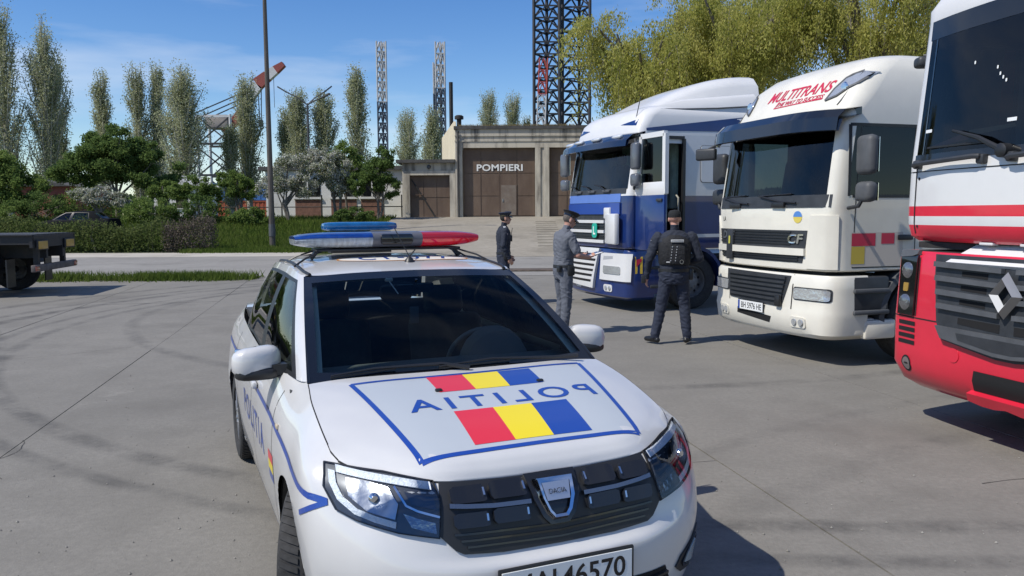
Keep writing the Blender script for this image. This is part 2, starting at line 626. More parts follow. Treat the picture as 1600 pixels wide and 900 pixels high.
def seal_skip(i, j):
    c = gcol(j)
    if not 4 <= c < 9 or i >= TOPR: return True
    if 4 * GM + 2 <= j < 6 * GM - 1 and 1 <= i < TOPR - 1: return False or True
    if 7 * GM + 1 <= j < 9 * GM - 1 and 1 <= i < TOPR - 1: return True
    return False
gpart('window_seal', seal_skip, M_black)
# roof
rf = np.array([
 [(-1.005,0,1.428),(-1.010,.31,1.423),(-1.030,.50,1.413),(-1.045,.588,1.413)],
 [(-1.12,0,1.447),(-1.12,.30,1.442),(-1.13,.50,1.430),(-1.125,.612,1.422)],
 [(-1.40,0,1.478),(-1.40,.30,1.472),(-1.41,.50,1.457),(-1.42,.612,1.441)],
 [(-1.75,0,1.492),(-1.75,.30,1.486),(-1.75,.50,1.468),(-1.75,.610,1.443)],
 [(-2.15,0,1.474),(-2.15,.30,1.468),(-2.14,.49,1.452),(-2.12,.596,1.430)],
 [(-2.42,0,1.438),(-2.42,.28,1.434),(-2.40,.46,1.420),(-2.34,.574,1.415)],
 [(-2.57,0,1.405),(-2.56,.28,1.402),(-2.54,.45,1.398),(-2.50,.54,1.392)]])
RF = net(rf, 6, 7)
ROOF = np.concatenate([(RF * np.array([1, -1, 1]))[:, :0:-1], RF], 1)
mb = MB(); mb.grid(ROOF)
roof = mb.build('roof', M_white, car, angle=60)
mb = MB(); mb.grid(ROOF * np.array([.985, .93, 1]) - np.array([.02, 0, .035]))
M_trim = mat('pale_headliner', (0.62, 0.66, 0.60), 0.85)
mb.build('headliner', M_trim, car)

# surface probes in car space
def bvh_of(*obs):
    vs, fs = [], []
    for o in obs:
        b = len(vs)
        vs += [v.co.copy() for v in o.data.vertices]
        fs += [tuple(i + b for i in p.vertices) for p in o.data.polygons]
    return BVHTree.FromPolygons(vs, fs)
BV = bvh_of(body, hood, roof)
def s_front(y, z, off=0.0):
    h = BV.ray_cast(Vector((3, y, z)), Vector((-1, 0, 0)))
    if h[0] is None:
        h = BV.find_nearest(Vector((.5, y, z)))
    nm = h[1] if h[1].x > 0 else -h[1]
    return h[0] + nm * off
def s_top(x, y, off=0.0):
    h = BV.ray_cast(Vector((x, y, 3)), Vector((0, 0, -1)))
    if h[0] is None:
        h = BV.find_nearest(Vector((x, y, 1)))
    nm = h[1] if h[1].z > 0 else -h[1]
    return h[0] + nm * off
def s_side(sg):
    def f(x, z, off=0.0):
        h = BV.ray_cast(Vector((x, sg * 3, z)), Vector((0, -sg, 0)))
        if h[0] is None:
            h = BV.find_nearest(Vector((x, sg * .85, z)))
        nm = h[1] if h[1].y * sg > 0 else -h[1]
        return h[0] + nm * off
    return f
def band(pts, wd):
    """outline of a band of width wd along a 2D polyline"""
    P = [Vector(p) for p in pts]
    L, Rr = [], []
    for i, p in enumerate(P):
        d0 = (P[i] - P[i - 1]).normalized() if i else None
        d1 = (P[i + 1] - P[i]).normalized() if i < len(P) - 1 else None
        a = d0 or d1
        b = d1 or d0
        n = Vector((-(a + b).y, (a + b).x)).normalized()
        k = wd / 2 / max(0.45, n.dot(Vector((-a.y, a.x))))
        L.append(p + n * k)
        Rr.append(p - n * k)
    return L, Rr
def ribbon(mb, pts, wd, fn, off, thick=0.0, step=0.04):
    P = [Vector(p) for p in pts]
    Q = []
    for i in range(len(P) - 1):
        k = max(1, int((P[i + 1] - P[i]).length / step))
        Q += [P[i].lerp(P[i + 1], j / k) for j in range(k)]
    Q.append(P[-1])
    L, Rr = band(Q, wd)
    if thick:
        a = [fn(p.x, p.y, off) for p in L]; b = [fn(p.x, p.y, off + thick) for p in L]
        c = [fn(p.x, p.y, off + thick) for p in Rr]; d = [fn(p.x, p.y, off) for p in Rr]
        mb.grid([a, b, c, d])
    else:
        mb.grid([[fn(p.x, p.y, off) for p in L], [fn(p.x, p.y, off) for p in Rr]])
    return mb

def ribbon3(mb, pts, wd, off, step=.03):
    P = [Vector(p) for p in pts]
    Q = []
    for i in range(len(P) - 1):
        k = max(1, int((P[i + 1] - P[i]).length / step))
        Q += [P[i].lerp(P[i + 1], j / k) for j in range(k)]
    Q.append(P[-1])
    A, Mi, B = [], [], []
    for i, p in enumerate(Q):
        h = BV.find_nearest(p)
        nm = h[1] if h[1].y * p.y > 0 else -h[1]
        d = (Q[min(i + 1, len(Q) - 1)] - Q[max(i - 1, 0)]).normalized()
        sd_ = d.cross(nm).normalized() * wd / 2
        for k, lst in ((1, A), (0, Mi), (-1, B)):
            h2 = BV.find_nearest(h[0] + sd_ * k)
            n2 = h2[1] if h2[1].dot(nm) > 0 else -h2[1]
            lst.append(h2[0] + n2 * off)
    mb.grid([A, Mi, B])
    return mb
# ---- bonnet graphic
gph = MB().patch([(-.112,-.556),(-.135,.578),(.598,.465),(.606,-.457)], s_top, .06, off=.0012).build('bonnet_graphic', M_grey, car)
mb = MB()
fr_ = [(-.112,-.556),(-.135,.578),(.598,.465),(.606,-.457)]
for i in range(4):
    ribbon(mb, [fr_[i], fr_[(i + 1) % 4]], .022, s_top, .0022)
mb.build('border', M_navy, gph, smooth=False)
for (x0, x1, ys) in ((-.108, .088, [(-.216,-.216),(-.042,-.048),(.133,.115),(.297,.280)]),
                     (.291, .566, [(-.224,-.236),(-.051,-.068),(.124,.096),(.291,.268)])):
    for k, m_ in enumerate((M_red, M_yel, M_navy)):
        a, b = ys[k], ys[k + 1]
        MB().patch([(x0, a[0]), (x0, b[0]), (x1, b[1]), (x1, a[1])], s_top, .06, off=.0024).build('stripe', m_, gph)
lettering('lettering', 'POLITIA', .2, lambda a, b: s_top(.208 - b, .035 - a, .003), M_navy, gph, bold=.003, spacing=1.35,
          width=.86, height=.118, cut=.05)
for y in (-.215, .271):
    MB().rbox((.072, y, .979), (.022, .03, .014), .005).build('washer_nozzle', M_black, car)

# ---- shut lines
M_gap = mat('panel_gap', (.012, .012, .013), .9)
mb = MB()
for sg in (1, -1):
    e = [tuple(p) for p in HOOD[::3, -1]]
    mb.tube([(p[0], sg * p[1], p[2] + .0005) for p in e], .0032, 5)
mb.tube([tuple(p + np.array([.004, 0, -.003])) for p in full[0][::3]], .0045, 5)
for sg in (1, -1):
    f = s_side(sg)
    for ln in ([(-.43,.93),(-.44,.75),(-.42,.52),(-.44,.26)], [(-1.32,.95),(-1.33,.6),(-1.33,.26)],
               [(-2.28,.96),(-2.31,.75),(-2.24,.52),(-2.12,.30)], [(-.44,.262),(-2.12,.27)]):
        ribbon(mb, ln, .007, f, .0015)
mb.build('panel_gap', M_gap, car, smooth=False)

# ---- flank graphics
for sg in (-1, 1):
    f = s_side(sg)
    g = MB()
    ribbon3(g, [(x, sg * y, z) for x, y, z in ((-3.0,.84,.84),(-2.2,.86,.83),(-1.2,.86,.82),(-.55,.86,.80),(-.2,.85,.768),(.10,.86,.735),(.30,.84,.718),(.41,.82,.712),(.50,.782,.711))], .024, .003)
    ribbon3(g, [(x, sg * y, z) for x, y, z in ((.505,.78,.711),(.46,.805,.686),(.41,.83,.660),(.345,.85,.630))], .020, .0036)
    gg = g.build('flank_graphic', M_navy, car, smooth=False)
    lettering('lettering', 'POLITIA', .2, lambda a, b, f=f, sg=sg: f(-1.25 - sg * a, .62 + b, .0022), M_navy, gg, bold=.003,
              spacing=1.3, width=1.02, height=.15, cut=.08)
    for k, m_ in enumerate((M_navy, M_yel, M_red)):
        MB().patch([(-.56 - k * .0, .50 + k * .045), (-.40, .50 + k * .045), (-.40, .545 + k * .045), (-.56, .545 + k * .045)],
                   f, .05, off=.002).build('flag_stripe', m_, gg)

# ---- grille
GR = [(-.42,.783),(-.30,.776),(-.193,.771),(0,.766),(.193,.771),(.30,.776),(.42,.783),(.442,.70),(.448,.627),(.40,.578),
      (.371,.563),(.226,.548),(0,.544),(-.226,.548),(-.371,.563),(-.40,.578),(-.448,.627),(-.442,.70)]
grille = MB().patch(GR, s_front, .05, thick=.006, off=.002).build('grille', M_black, car, angle=30)
M_pad = mat('grille_pad_black', (.012, .013, .016), .2, coat=.3)
mb0 = None
for sg in (1, -1):
    for (z0, z1) in ((.722, .756), (.648, .688)):
        for (a, b) in ((.118, .255), (.272, .398)):
            q = MB()
            bmx = [(sg * a, z0), (sg * (a + .012), z0 - .004), (sg * (b - .01), z0 - .002), (sg * b, z0 + .008),
                   (sg * b, z1 - .002), (sg * (b - .015), z1 + .004), (sg * (a + .01), z1 + .002), (sg * a, z1 - .01)]
            q.patch(bmx, s_front, .03, thick=.022, off=.006)
            p = q.build('grille_block', M_pad, grille, angle=40)
            q = MB()
            q.patch([(sg * (a + .005), z0 + .012), (sg * (a + .012), z0 + .012), (sg * (a + .012), z1 - .006), (sg * (a + .005), z1 - .006)],
                    s_front, 0, thick=.008, off=.024)
            q.build('grille_accent', M_chrome, grille)
    q = MB()
    ribbon(q, [(sg * .108, .698), (sg * .25, .702), (sg * .405, .716)], .013, s_front, .006, .022)
    q.build('chrome_strip', mat('satin_strip', (.20, .225, .265), .25, metal=.85), grille)
q = MB()
for k in range(3):
    z = .572 + k * .022
    ribbon(q, [(-.36 - k * .02, z + .012), (0, z - .004), (.36 + k * .02, z + .012)], .007, s_front, .006, .008)
q.build('lower_mesh', M_pad, grille)
# badge
sh = [(-.083,.752),(.083,.752),(.074,.70),(.052,.650),(.030,.628),(-.030,.628),(-.052,.650),(-.074,.70)]
bd = MB().patch([(a * 1.25, .69 + (b - .69) * 1.22) for a, b in sh], s_front, .04, thick=.012, off=.008).build('badge_mount', M_pad, grille)
badge = MB()
for i in range(8):
    o0, o1 = sh[i], sh[(i + 1) % 8]
    i0, i1 = [(a * .70, .695 + (b - .695) * .74) for a, b in (o0, o1)]
    z = [s_front(*o0, .020), s_front(*o1, .020), s_front(*i1, .034), s_front(*i0, .034)]
    w2 = [s_front(*[o * .86 for o in (p[0],)] + [.695 + (p[1] - .695) * .88], .040) for p in (o0, o1)]
    badge.add([z[0], z[1], w2[1], w2[0], z[2], z[3]], [(0, 1, 2, 3), (3, 2, 4, 5)])
bo = badge.build('badge', M_chrome, car, angle=25)
MB().patch([(-.056,.738),(.056,.738),(.046,.690),(-.046,.690)], s_front, 0, thick=.008, off=.026).build('plate', mat('badge_brushed', (.55,.58,.63), .3, metal=.8), bo)
lettering('lettering', 'DACIA', .02, lambda a, b: s_front(a, .715 + b, .037), M_pad, bo, width=.07, height=.014)

# ---- headlights
M_hsg = mat('lamp_housing', (.085, .09, .10), .25, metal=.5)
M_refl = mat('lamp_reflector', (.42, .44, .47), .22, metal=1.0, bump=.07, bscale=18)
M_prism = mat('lamp_prism', (.75, .80, .86), .2, coat=1.0, bump=.6, bscale=90)
for sg in (-1, 1):
    HL = [(.768,.822),(.703,.819),(.588,.812),(.437,.789),(.431,.728),(.450,.622),(.579,.641),(.702,.671),(.755,.693),(.783,.756)]
    def hl(a, b):
        y = .778 - .338 * a
        bot = .700 - .082 * a
        top = .826 - .036 * a
        return (sg * y, bot + (top - bot) * b)
    out = [(sg * a, b) for a, b in HL]
    h = MB().patch(out, s_front, .035, off=.003).build('headlight', M_hsg, car)
    q = MB()
    ribbon(q, [hl(.97,.90), hl(.5,.90), hl(.13,.90)], .020, s_front, .006, .005, .03)
    q.build('daylight_strip', M_prism, h)
    q = MB()
    ribbon(q, [hl(.085,.84), hl(.075,.6), hl(.12,.3), hl(.24,.12), hl(.40,.08), hl(.58,.07)], .020, s_front, .006, .005, .03)
    q.build('daylight_strip', M_prism, h)
    q = MB()
    rp = [hl(.20,.76), hl(.40,.80), hl(.56,.76), hl(.63,.5), hl(.58,.18), hl(.34,.20), hl(.20,.42)]
    cxr = (sum(p[0] for p in rp) / 7, sum(p[1] for p in rp) / 7)
    def bowl(a, b, o):
        dd = math.hypot(a - cxr[0], (b - cxr[1])) / .055
        return s_front(a, b, o + .010 * min(1, dd) ** 2)
    q.patch(rp, bowl, .012, off=.005)
    q.build('reflector', M_refl, h, angle=60)
    cpt = s_front(*cxr, .010)
    MB().lathe([(0, .016), (.012, .014), (.017, .006), (.019, -.002)], 14, 'X', cpt).build('bulb_shield', M_chrome, h)
    q = MB()
    q.patch([hl(.70,.74), hl(.97,.72), hl(.98,.52), hl(.75,.54)], s_front, .04, thick=.004, off=.005)
    q.build('indicator', mat('lamp_smoke', (.10, .11, .13), .08, metal=.6), h)
    q = MB()
    ribbon(q, [hl(.62,.80), hl(.70,.50), hl(.80,.44), hl(1.0,.40)], .007, s_front, .008, .004, .02)
    q.build('bezel_trim', M_chrome, h)
    q = MB()
    q.patch([hl(.66,.34), hl(.80,.30), hl(.95,.28), hl(.95,.08), hl(.72,.10)], s_front, .04, thick=.003, off=.004)
    q.build('high_beam', mat('lamp_dark_chrome', (.25, .27, .3), .12, metal=1, bump=.3, bscale=40), h)
    MB().patch(out, s_front, .03, off=.017).build('lens', M_lens, h, angle=60)
    q = MB()
    ribbon(q, out + [out[0]], .004, s_front, .001, .008, .03)
    q.build('lamp_seal', M_gap, h)

# ---- lower bumper: intake, fog lamps, number plate
lo = MB().patch([(-.46,.245),(.46,.245),(.50,.30),(.46,.372),(-.46,.372),(-.50,.30)], s_front, .06, off=.003).build('lower_intake', M_dark, car)
q = MB()
for z in (.275, .31, .345):
    ribbon(q, [(-.47, z), (.47, z)], .010, s_front, .004, .012)
q.build('intake_slats', M_black, lo)
for sg in (1, -1):
    fb = MB().patch([(sg*.53,.335),(sg*.57,.30),(sg*.66,.29),(sg*.70,.36),(sg*.71,.45),(sg*.66,.43),(sg*.56,.375)], s_front, .03, thick=.006, off=.002).build('fog_lamp', M_black, car)
    MB().patch([(sg*.585,.34),(sg*.645,.325),(sg*.672,.40),(sg*.655,.415),(sg*.60,.375)], s_front, .02, thick=.008, off=.008).build('lamp_glass', mat('fog_glass', (.42,.46,.46), .12, coat=1), fb)
    q = MB()
    ribbon(q, [(sg*.57,.345),(sg*.605,.385),(sg*.665,.43),(sg*.690,.41),(sg*.66,.315),(sg*.585,.325),(sg*.57,.345)], .010, s_front, .008, .006)
    q.build('bezel', M_pad, fb)
px = .872
plate = MB().rbox((px, 0, .446), (.014, .545, .135), .006).build('number_plate', M_black, car)
MB().rbox((px + .008, 0, .446), (.004, .522, .112), .001, 1).build('plate_face', mat('plate_white', (.70,.72,.72), .4, coat=.3), plate)
lettering('lettering', 'MAI', .1, lambda a, b: (px + .0108, -.135 + a, .446 + b), M_gloss, plate, bold=.0015, width=.165, height=.078)
lettering('lettering', '46570', .1, lambda a, b: (px + .0108, .100 + a, .446 + b), M_gloss, plate, bold=.0015, width=.265, height=.078)

# ---- windscreen fittings
GV = BVHTree.FromPolygons([Vector(p) for row in np.concatenate([(GH*np.array([1,-1,1]))[:, :0:-1], GH], 1) for p in row],
     [(i*241+j, i*241+j+1, (i+1)*241+j+1, (i+1)*241+j) for i in range(nr-1) for j in range(240)])
def s_ws(y, t, off=0.0):
    x = -.16 - .86 * t
    h = GV.ray_cast(Vector((x, y, 3)), Vector((0, 0, -1)))
    p = h[0] if h[0] is not None else Vector((x, y, 1 + .43 * t))
    nm = h[1] if h[1] is not None and h[1].z > 0 else (-h[1] if h[1] is not None else Vector((.5, 0, .85)))
    return p + nm * off
for pts in ([(.02,.03),(-.10,.075),(-.42,.095),(-.62,.085)], [(.60,.03),(.48,.075),(.15,.085),(-.12,.06)]):
    q = MB().tube([s_ws(a, b, .022) for a, b in pts], [.012, .009, .006, .004], 6)
    q.tube([s_ws(pts[2][0] + (.10 if k == 0 else 0), pts[2][1] - .004, .010) if k == 0 else s_ws(pts[3][0], pts[3][1], .010) for k in (0, 1)], .006, 5)
    wpo = q.build('wiper', M_black, car)
for sg in (1, -1):
    q = MB().tube([tuple(np.array(p) * np.array([1, sg, 1]) + np.array([0, 0, .004])) for p in RF[::3, -3]], .010, 6)
    q.build('roof_moulding', M_black, car)

# ---- interior
M_int = mat('interior_dark', (.045, .048, .05), .75, var=.25, scale=8)
M_dash = mat('dashboard', (.17, .18, .18), .7, bump=.1, bscale=200)
dp = np.array([[(-.28,-.70,.955),(-.25,0,.965),(-.28,.70,.955)], [(-.50,-.72,.985),(-.48,0,.990),(-.50,.72,.985)],
               [(-.68,-.72,.97),(-.70,0,.975),(-.68,.72,.97)], [(-.78,-.72,.88),(-.80,0,.88),(-.78,.72,.88)], [(-.72,-.72,.55),(-.74,0,.55),(-.72,.72,.55)]])
q = MB(); q.grid(net(dp, 4, 6)); q.lathe([(.20, -.02), (.18, .06), (.10, .09), (0, .095)], 18, 'X', (-.70, .36, .93))
q.build('dashboard', M_dash, car)
stw = MB()
cS = Vector((-.93, .36, .93)); ax = Vector((-.88, 0, .47)).normalized(); u = Vector((0, 1, 0)); v = ax.cross(u)
stw.tube([cS + (u * math.cos(t) + v * math.sin(t)) * .185 for t in [2 * PI * k / 28 for k in range(28)]], .014, 8, closed=True)
for t in (0.1, PI - .1, 1.5 * PI):
    stw.bar(cS, cS + (u * math.cos(t) + v * math.sin(t)) * .18, .045, .02)
stw.rbox(tuple(cS), (.06, .16, .12), .03, 2, Matrix.Rotation(R(-62), 3, 'Y'))
stw.build('steering_wheel', M_dash, car)
for y in (-.37, .37):
    q = MB()
    q.rbox((-1.22, y, .50), (.50, .50, .18), .06, 3)
    q.rbox((-1.50, y, .80), (.16, .48, .62), .06, 3, Matrix.Rotation(R(-14), 3, 'Y'))
    q.rbox((-1.60, y, 1.19), (.10, .26, .19), .045, 3, Matrix.Rotation(R(-12), 3, 'Y'))
    q.tube([(-1.57, y - .06, 1.0), (-1.595, y - .06, 1.14)], .008, 6).tube([(-1.57, y + .06, 1.0), (-1.595, y + .06, 1.14)], .008, 6)
    q.build('front_seat', M_int, car)
q = MB().rbox((-2.35, 0, .48), (.5, 1.3, .2), .06, 2).rbox((-2.62, 0, .80), (.16, 1.3, .60), .06, 2, Matrix.Rotation(R(-20), 3, 'Y'))
for y in (-.36, .36):
    q.rbox((-2.70, y, 1.14), (.09, .26, .12), .04, 2)
q.build('rear_seat', M_int, car)
q = MB().box((-1.4, 0, .24), (2.2, 1.50, .06)).box((-.55, 0, .55), (.05, 1.4, .62)).box((-2.86, 0, .60), (.05, 1.3, .75))
for sg in (1, -1):
    q.rbox((-1.30, sg * .755, .60), (1.95, .06, .70), .02)
    q.box((-2.72, sg * .68, 1.03), (.4, .1, .05))
q.build('interior_lining', M_int, car)
q = MB()
for sg in (1, -1):
    P = [GH[i, 2 * GM + 5] * np.array([1, sg, 1]) + np.array([-.06, -sg * .035, -.025]) for i in range(0, nr, 3)]
    q = MB(); q.grid([[tuple(GH[i, j] * np.array([1, sg, 1]) + np.array([-.035, -sg * .03, -.02])) for j in range(2 * GM - 1, 4 * GM + 4, 2)] for i in range(0, nr - 1, 2)]); q.build('pillar_trim', M_trim, car)
    P = [GH[i, 6 * GM + 5] * np.array([1, sg, 1]) + np.array([0, -sg * .055, -.005]) for i in range(0, nr, 3)]
    q = MB(); q.tube([tuple(p) for p in P], .038, 8); q.build('pillar_trim', M_int, car)
for y0, y1 in ((.14, .50), (-.52, -.16)):
    MB().rbox((-1.07, (y0 + y1) / 2, 1.385), (.17, y1 - y0, .018), .008).build('sun_visor', mat('visor_cloth', (.30,.34,.31), .8), car)
q = MB().rbox((-.92, -.02, 1.335), (.03, .22, .055), .014, 2).tube([(-.90, -.02, 1.35), (-.885, -.02, 1.385)], .008, 6)
q.build('interior_mirror', M_gloss, car)
q = MB().rbox(s_ws(-.16, .90, -.012), (.02, .045, .02), .006).tube([s_ws(-.16, .89, -.016), s_ws(-.145, .82, -.03), s_ws(-.14, .76, -.03)], .0035, 5)
q.build('hanging_cord', mat('white_cord', (.75, .78, .74), .5), car)
MB().rbox((-.80, -.06, 1.20), (.010, .05, .09), .004).build('air_freshener', mat('card_dark', (.10,.11,.11), .6), car)

# ---- mirrors
M_mirglass = mat('mirror_silver', (.8, .82, .84), .03, metal=1.0)
def blob(mb, c, d, fn=None, n=16, m=10, pw=.7):
    P = []
    for i in range(m + 1):
        th = -PI / 2 + PI * i / m
        row = []
        for j in range(n):
            ph = 2 * PI * j / n
            sp = lambda x: math.copysign(abs(x) ** pw, x)
            p = Vector((sp(math.cos(th)) * sp(math.cos(ph)) * d[0] / 2, sp(math.cos(th)) * sp(math.sin(ph)) * d[1] / 2, sp(math.sin(th)) * d[2] / 2))
            if fn: p = fn(p)
            row.append(p + Vector(c))
        P.append(row)
    mb.grid(P, closeu=True)
    return mb
for sg in (-1, 1):
    q = blob(MB(), (-.635, sg * .895, 1.035), (.15, .235, .155),
             lambda p: Vector((p.x - .25 * abs(p.y + sg * -.05) if p.x > 0 else p.x * .55, p.y, p.z * (1 - .9 * (p.y * sg)) )), pw=.62)
    mo = q.build('door_mirror', M_white, car, angle=60)
    q = MB(); blob(q, (-.640, sg * .893, .985), (.145, .215, .065), lambda p: Vector((p.x if p.x > 0 else p.x * .6, p.y, p.z)), pw=.6)
    q.bar((-.62, sg * .82, 1.0), (-.60, sg * .74, 1.005), .07, .05)
    q.build('mirror_base', M_black, mo)
    MB().rbox((-.684, sg * .895, 1.04), (.01, .19, .115), .004).build('mirror_glass', M_mirglass, mo)
    f = s_side(sg)
    for x in (-1.13, -2.05):
        hp = f(x, .835, .018)
        q = MB().rbox(tuple(hp), (.17, .028, .038), .012, 2)
        q.build('door_handle', M_white, car)
    ip = f(-.30, .80, .004)
    MB().rbox(tuple(ip), (.05, .012, .022), .005).build('side_repeater', mat('amber_clear', (.6, .5, .35), .15, coat=1), car)
    for (ax_, az) in (FW, RW):       # wheel wells and lips
        q = MB()
        prof = []
        for (yy, rr) in ((sg * .846, WR), (sg * .835, WR + .012), (sg * .60, WR + .012), (sg * .55, WR - .03), (sg*.52, .05)):
            prof.append((rr, yy))
        q.lathe(prof, 40, 'Y', (ax_, 0, az), R(6), R(174))
        q.build('wheel_arch', M_black, car, angle=40)

# ---- wheels
def make_wheel(sg):
    wh = MB()
    W = .094
    prof = [(.195, -W * .80), (.20, -W), (.25, -W * 1.06), (.290, -W * .98), (.304, -W * .84), (.309, -W * .6), (.309, W * .6), (.304, W * .84), (.290, W * .98), (.25, W * 1.06), (.20, W), (.195, W * .80)]
    wh.lathe(prof, 48, 'Y')
    for k in range(58):     # chevron tread bars
        t = 2 * PI * k / 58
        for s2 in (1, -1):
            y0, y1 = s2 * .008, s2 * .083
            t1 = t + .10
            rr = (.3145, .3075)
            dt = .036
            vs = []
            for (yy, tt, r1) in ((y0, t, rr[0]), (y1 * .62, t + .05, rr[0]), (y1, t1, rr[1])):
                for d in (-dt, dt):
                    vs.append((r1 * math.cos(tt + d), yy, r1 * math.sin(tt + d)))
                for d in (-dt, dt):
                    vs.append(((r1 - .012) * math.cos(tt + d), yy, (r1 - .012) * math.sin(tt + d)))
            fs = []
            for b in (0, 4):
                fs += [(b, b + 1, b + 5, b + 4), (b, b + 4, b + 6, b + 2), (b + 1, b + 3, b + 7, b + 5)]
            fs += [(0, 2, 3, 1), (8, 9, 11, 10)]
            wh.add(vs, fs)
    return wh
M_hub = mat('hubcap_silver', (.42, .43, .45), .35, metal=.7)
def hubcap(sg):
    q = MB()
    q.lathe([(.205, sg * .072), (.20, sg * .082), (.185, sg * .07), (.16, sg * .074), (.06, sg * .078), (.03, sg * .082), (0, sg * .082)], 36, 'Y')
    for k in range(9):
        t = 2 * PI * k / 9
        q.bar((.06 * math.cos(t), sg * .080, .06 * math.sin(t)), (.185 * math.cos(t), sg * .074, .185 * math.sin(t)), .022, .014)
    return q
for (x, y, st) in ((0, -.755, -19), (0, .755, -19), (-2.634, -.755, 0), (-2.634, .755, 0)):
    we = empty('wheel', (x, y, .311)); we.parent = car
    we.rotation_euler = (0, 0, R(st))
    make_wheel(1).build('tyre', M_rubber, we, angle=30)
    hubcap(1 if y > 0 else -1).build('rim', M_hub, we, angle=40)
q = MB().box((-1.3, 0, .21), (3.2, 1.30, .05)).box((.25, 0, .28), (.8, 1.0, .08)).tube([(0, -.7, .31), (0, .7, .31)], .035, 8).tube([(-2.634, -.7, .31), (-2.634, .7, .31)], .04, 8)
q.build('underbody', M_dark, car)

# ---- roof light bar
def bar_loft(y0, y1, zlo, zhi, n=14, full_=True, k0=1.0):
    P = []
    for i in range(n + 1):
        y = y0 + (y1 - y0) * i / n
        a = abs(y) / .575
        dep = .15 * (1 - .22 * a ** 4)
        xc = -1.56 - .03 * a * a
        tp = 1.634 - .022 * a ** 7
        bt = 1.537 + .024 * a ** 7
        lo_, hi_ = bt + (tp - bt) * zlo, bt + (tp - bt) * zhi
        ring = []
        for j in range(20):
            t = 2 * PI * j / 20
            cx_, cz_ = math.copysign(abs(math.cos(t)) ** .55, math.cos(t)), math.copysign(abs(math.sin(t)) ** .6, math.sin(t))
            zz = (bt + tp) / 2 + cz_ * (tp - bt) / 2
            wx = dep * abs(1 - .15 * (cz_ < 0) * cz_ * -1) * cx_
            ring.append((xc + wx, y, min(max(zz, lo_), hi_)))
        P.append(ring)
    q = MB(); q.grid(P, closeu=True)
    q.add(P[0], [tuple(range(20))]); q.add(P[-1], [tuple(range(20))])
    return q
lb = MB().rbox((-1.57, 0, 1.527), (.20, .90, .014), .005).build('light_bar', M_black, car)
M_bluelens = mat('blue_lens', (.004, .035, .20), .12, coat=.8, var=.2, scale=25)
M_clearlens = mat('frosted_lens', (.36, .40, .44), .18, coat=.8, var=.22, scale=18, stretch=(1, 3, 1))
M_redlens = mat('red_lens', (.62, .008, .022), .12, coat=.8, var=.15, scale=25, emit=.10)
M_redtop = mat('red_lens_top', (.34, .008, .020), .12, coat=.8)
bar_loft(-.575, -.125, .66, 1.0).build('blue_lens', M_bluelens, lb, angle=50)
bar_loft(-.575, -.125, 0, .66).build('clear_lens', M_clearlens, lb, angle=50)
bar_loft(.185, .575, .60, 1.0).build('red_lens', M_redtop, lb, angle=50)
bar_loft(.185, .575, 0, .60).build('red_lens', M_redlens, lb, angle=50)
bar_loft(-.125, .185, 0, 1.0, 6).build('centre_module', mat('bar_grey', (.10,.105,.125), .35), lb, angle=50)
MB().rbox((-1.408, .02, 1.590), (.03, .20, .066), .018, 2).build('speaker_panel', M_gloss, lb)
for sg in (1, -1):
    q = MB()
    q.bar((-1.57, sg * .43, 1.525), (-1.57, sg * .47, 1.475), .05, .02)
    q.tube([(-1.50, sg * .40, 1.53), (-1.40, sg * .53, 1.485), (-1.36, sg * .60, 1.445)], .006, 6)
    q.tube([(-1.66, sg * .40, 1.53), (-1.72, sg * .53, 1.485), (-1.74, sg * .60, 1.445)], .006, 6)
    q.build('mounting_foot', M_black, lb)
q = MB(); blob(q, (-1.93, -.09, 1.662), (.14, .50, .058), pw=.4)
q.build('rear_beacon', mat('teal_blue_lens', (.008, .11, .30), .15, coat=.8, var=.2, scale=20), lb)
q = MB().box((-1.93, -.09, 1.56), (.10, .40, .14))
q.build('beacon_bracket', M_black, lb)
# antenna and roof sticker
q = MB().lathe([(.032, 0), (.026, .014), (.012, .03), (.006, .035)], 12, 'Z', (-1.235, .045, 1.458)).tube([(-1.235, .045, 1.49), (-1.34, -.015, 1.66)], .003, 5)
q.tube([(-1.235, .045, 1.49), (-1.25, .085, 1.53)], .004, 5)
q.build('roof_antenna', M_black, car)
def oval(a, b, n=36):
    return [(-1.40 + a * math.cos(2 * PI * k / n), .06 + b * math.sin(2 * PI * k / n)) for k in range(n)]
ov = MB().patch(oval(.128, .405), s_top, .06, off=.002).build('roof_sticker', mat('sticker_white', (.72,.70,.66), .4), car)
q = MB(); o_ = oval(.128, .405); ribbon(q, o_ + [o_[0]], .010, s_top, .003)
q.build('sticker_border', mat('sticker_orange', (.62,.26,.05), .4), ov, smooth=False)
lettering('lettering', 'CT-077', .2, lambda a, b: s_top(-1.40 - b, .06 + a, .0035), M_navy, ov, bold=.004, spacing=1.3, width=.56, height=.15, cut=.08)
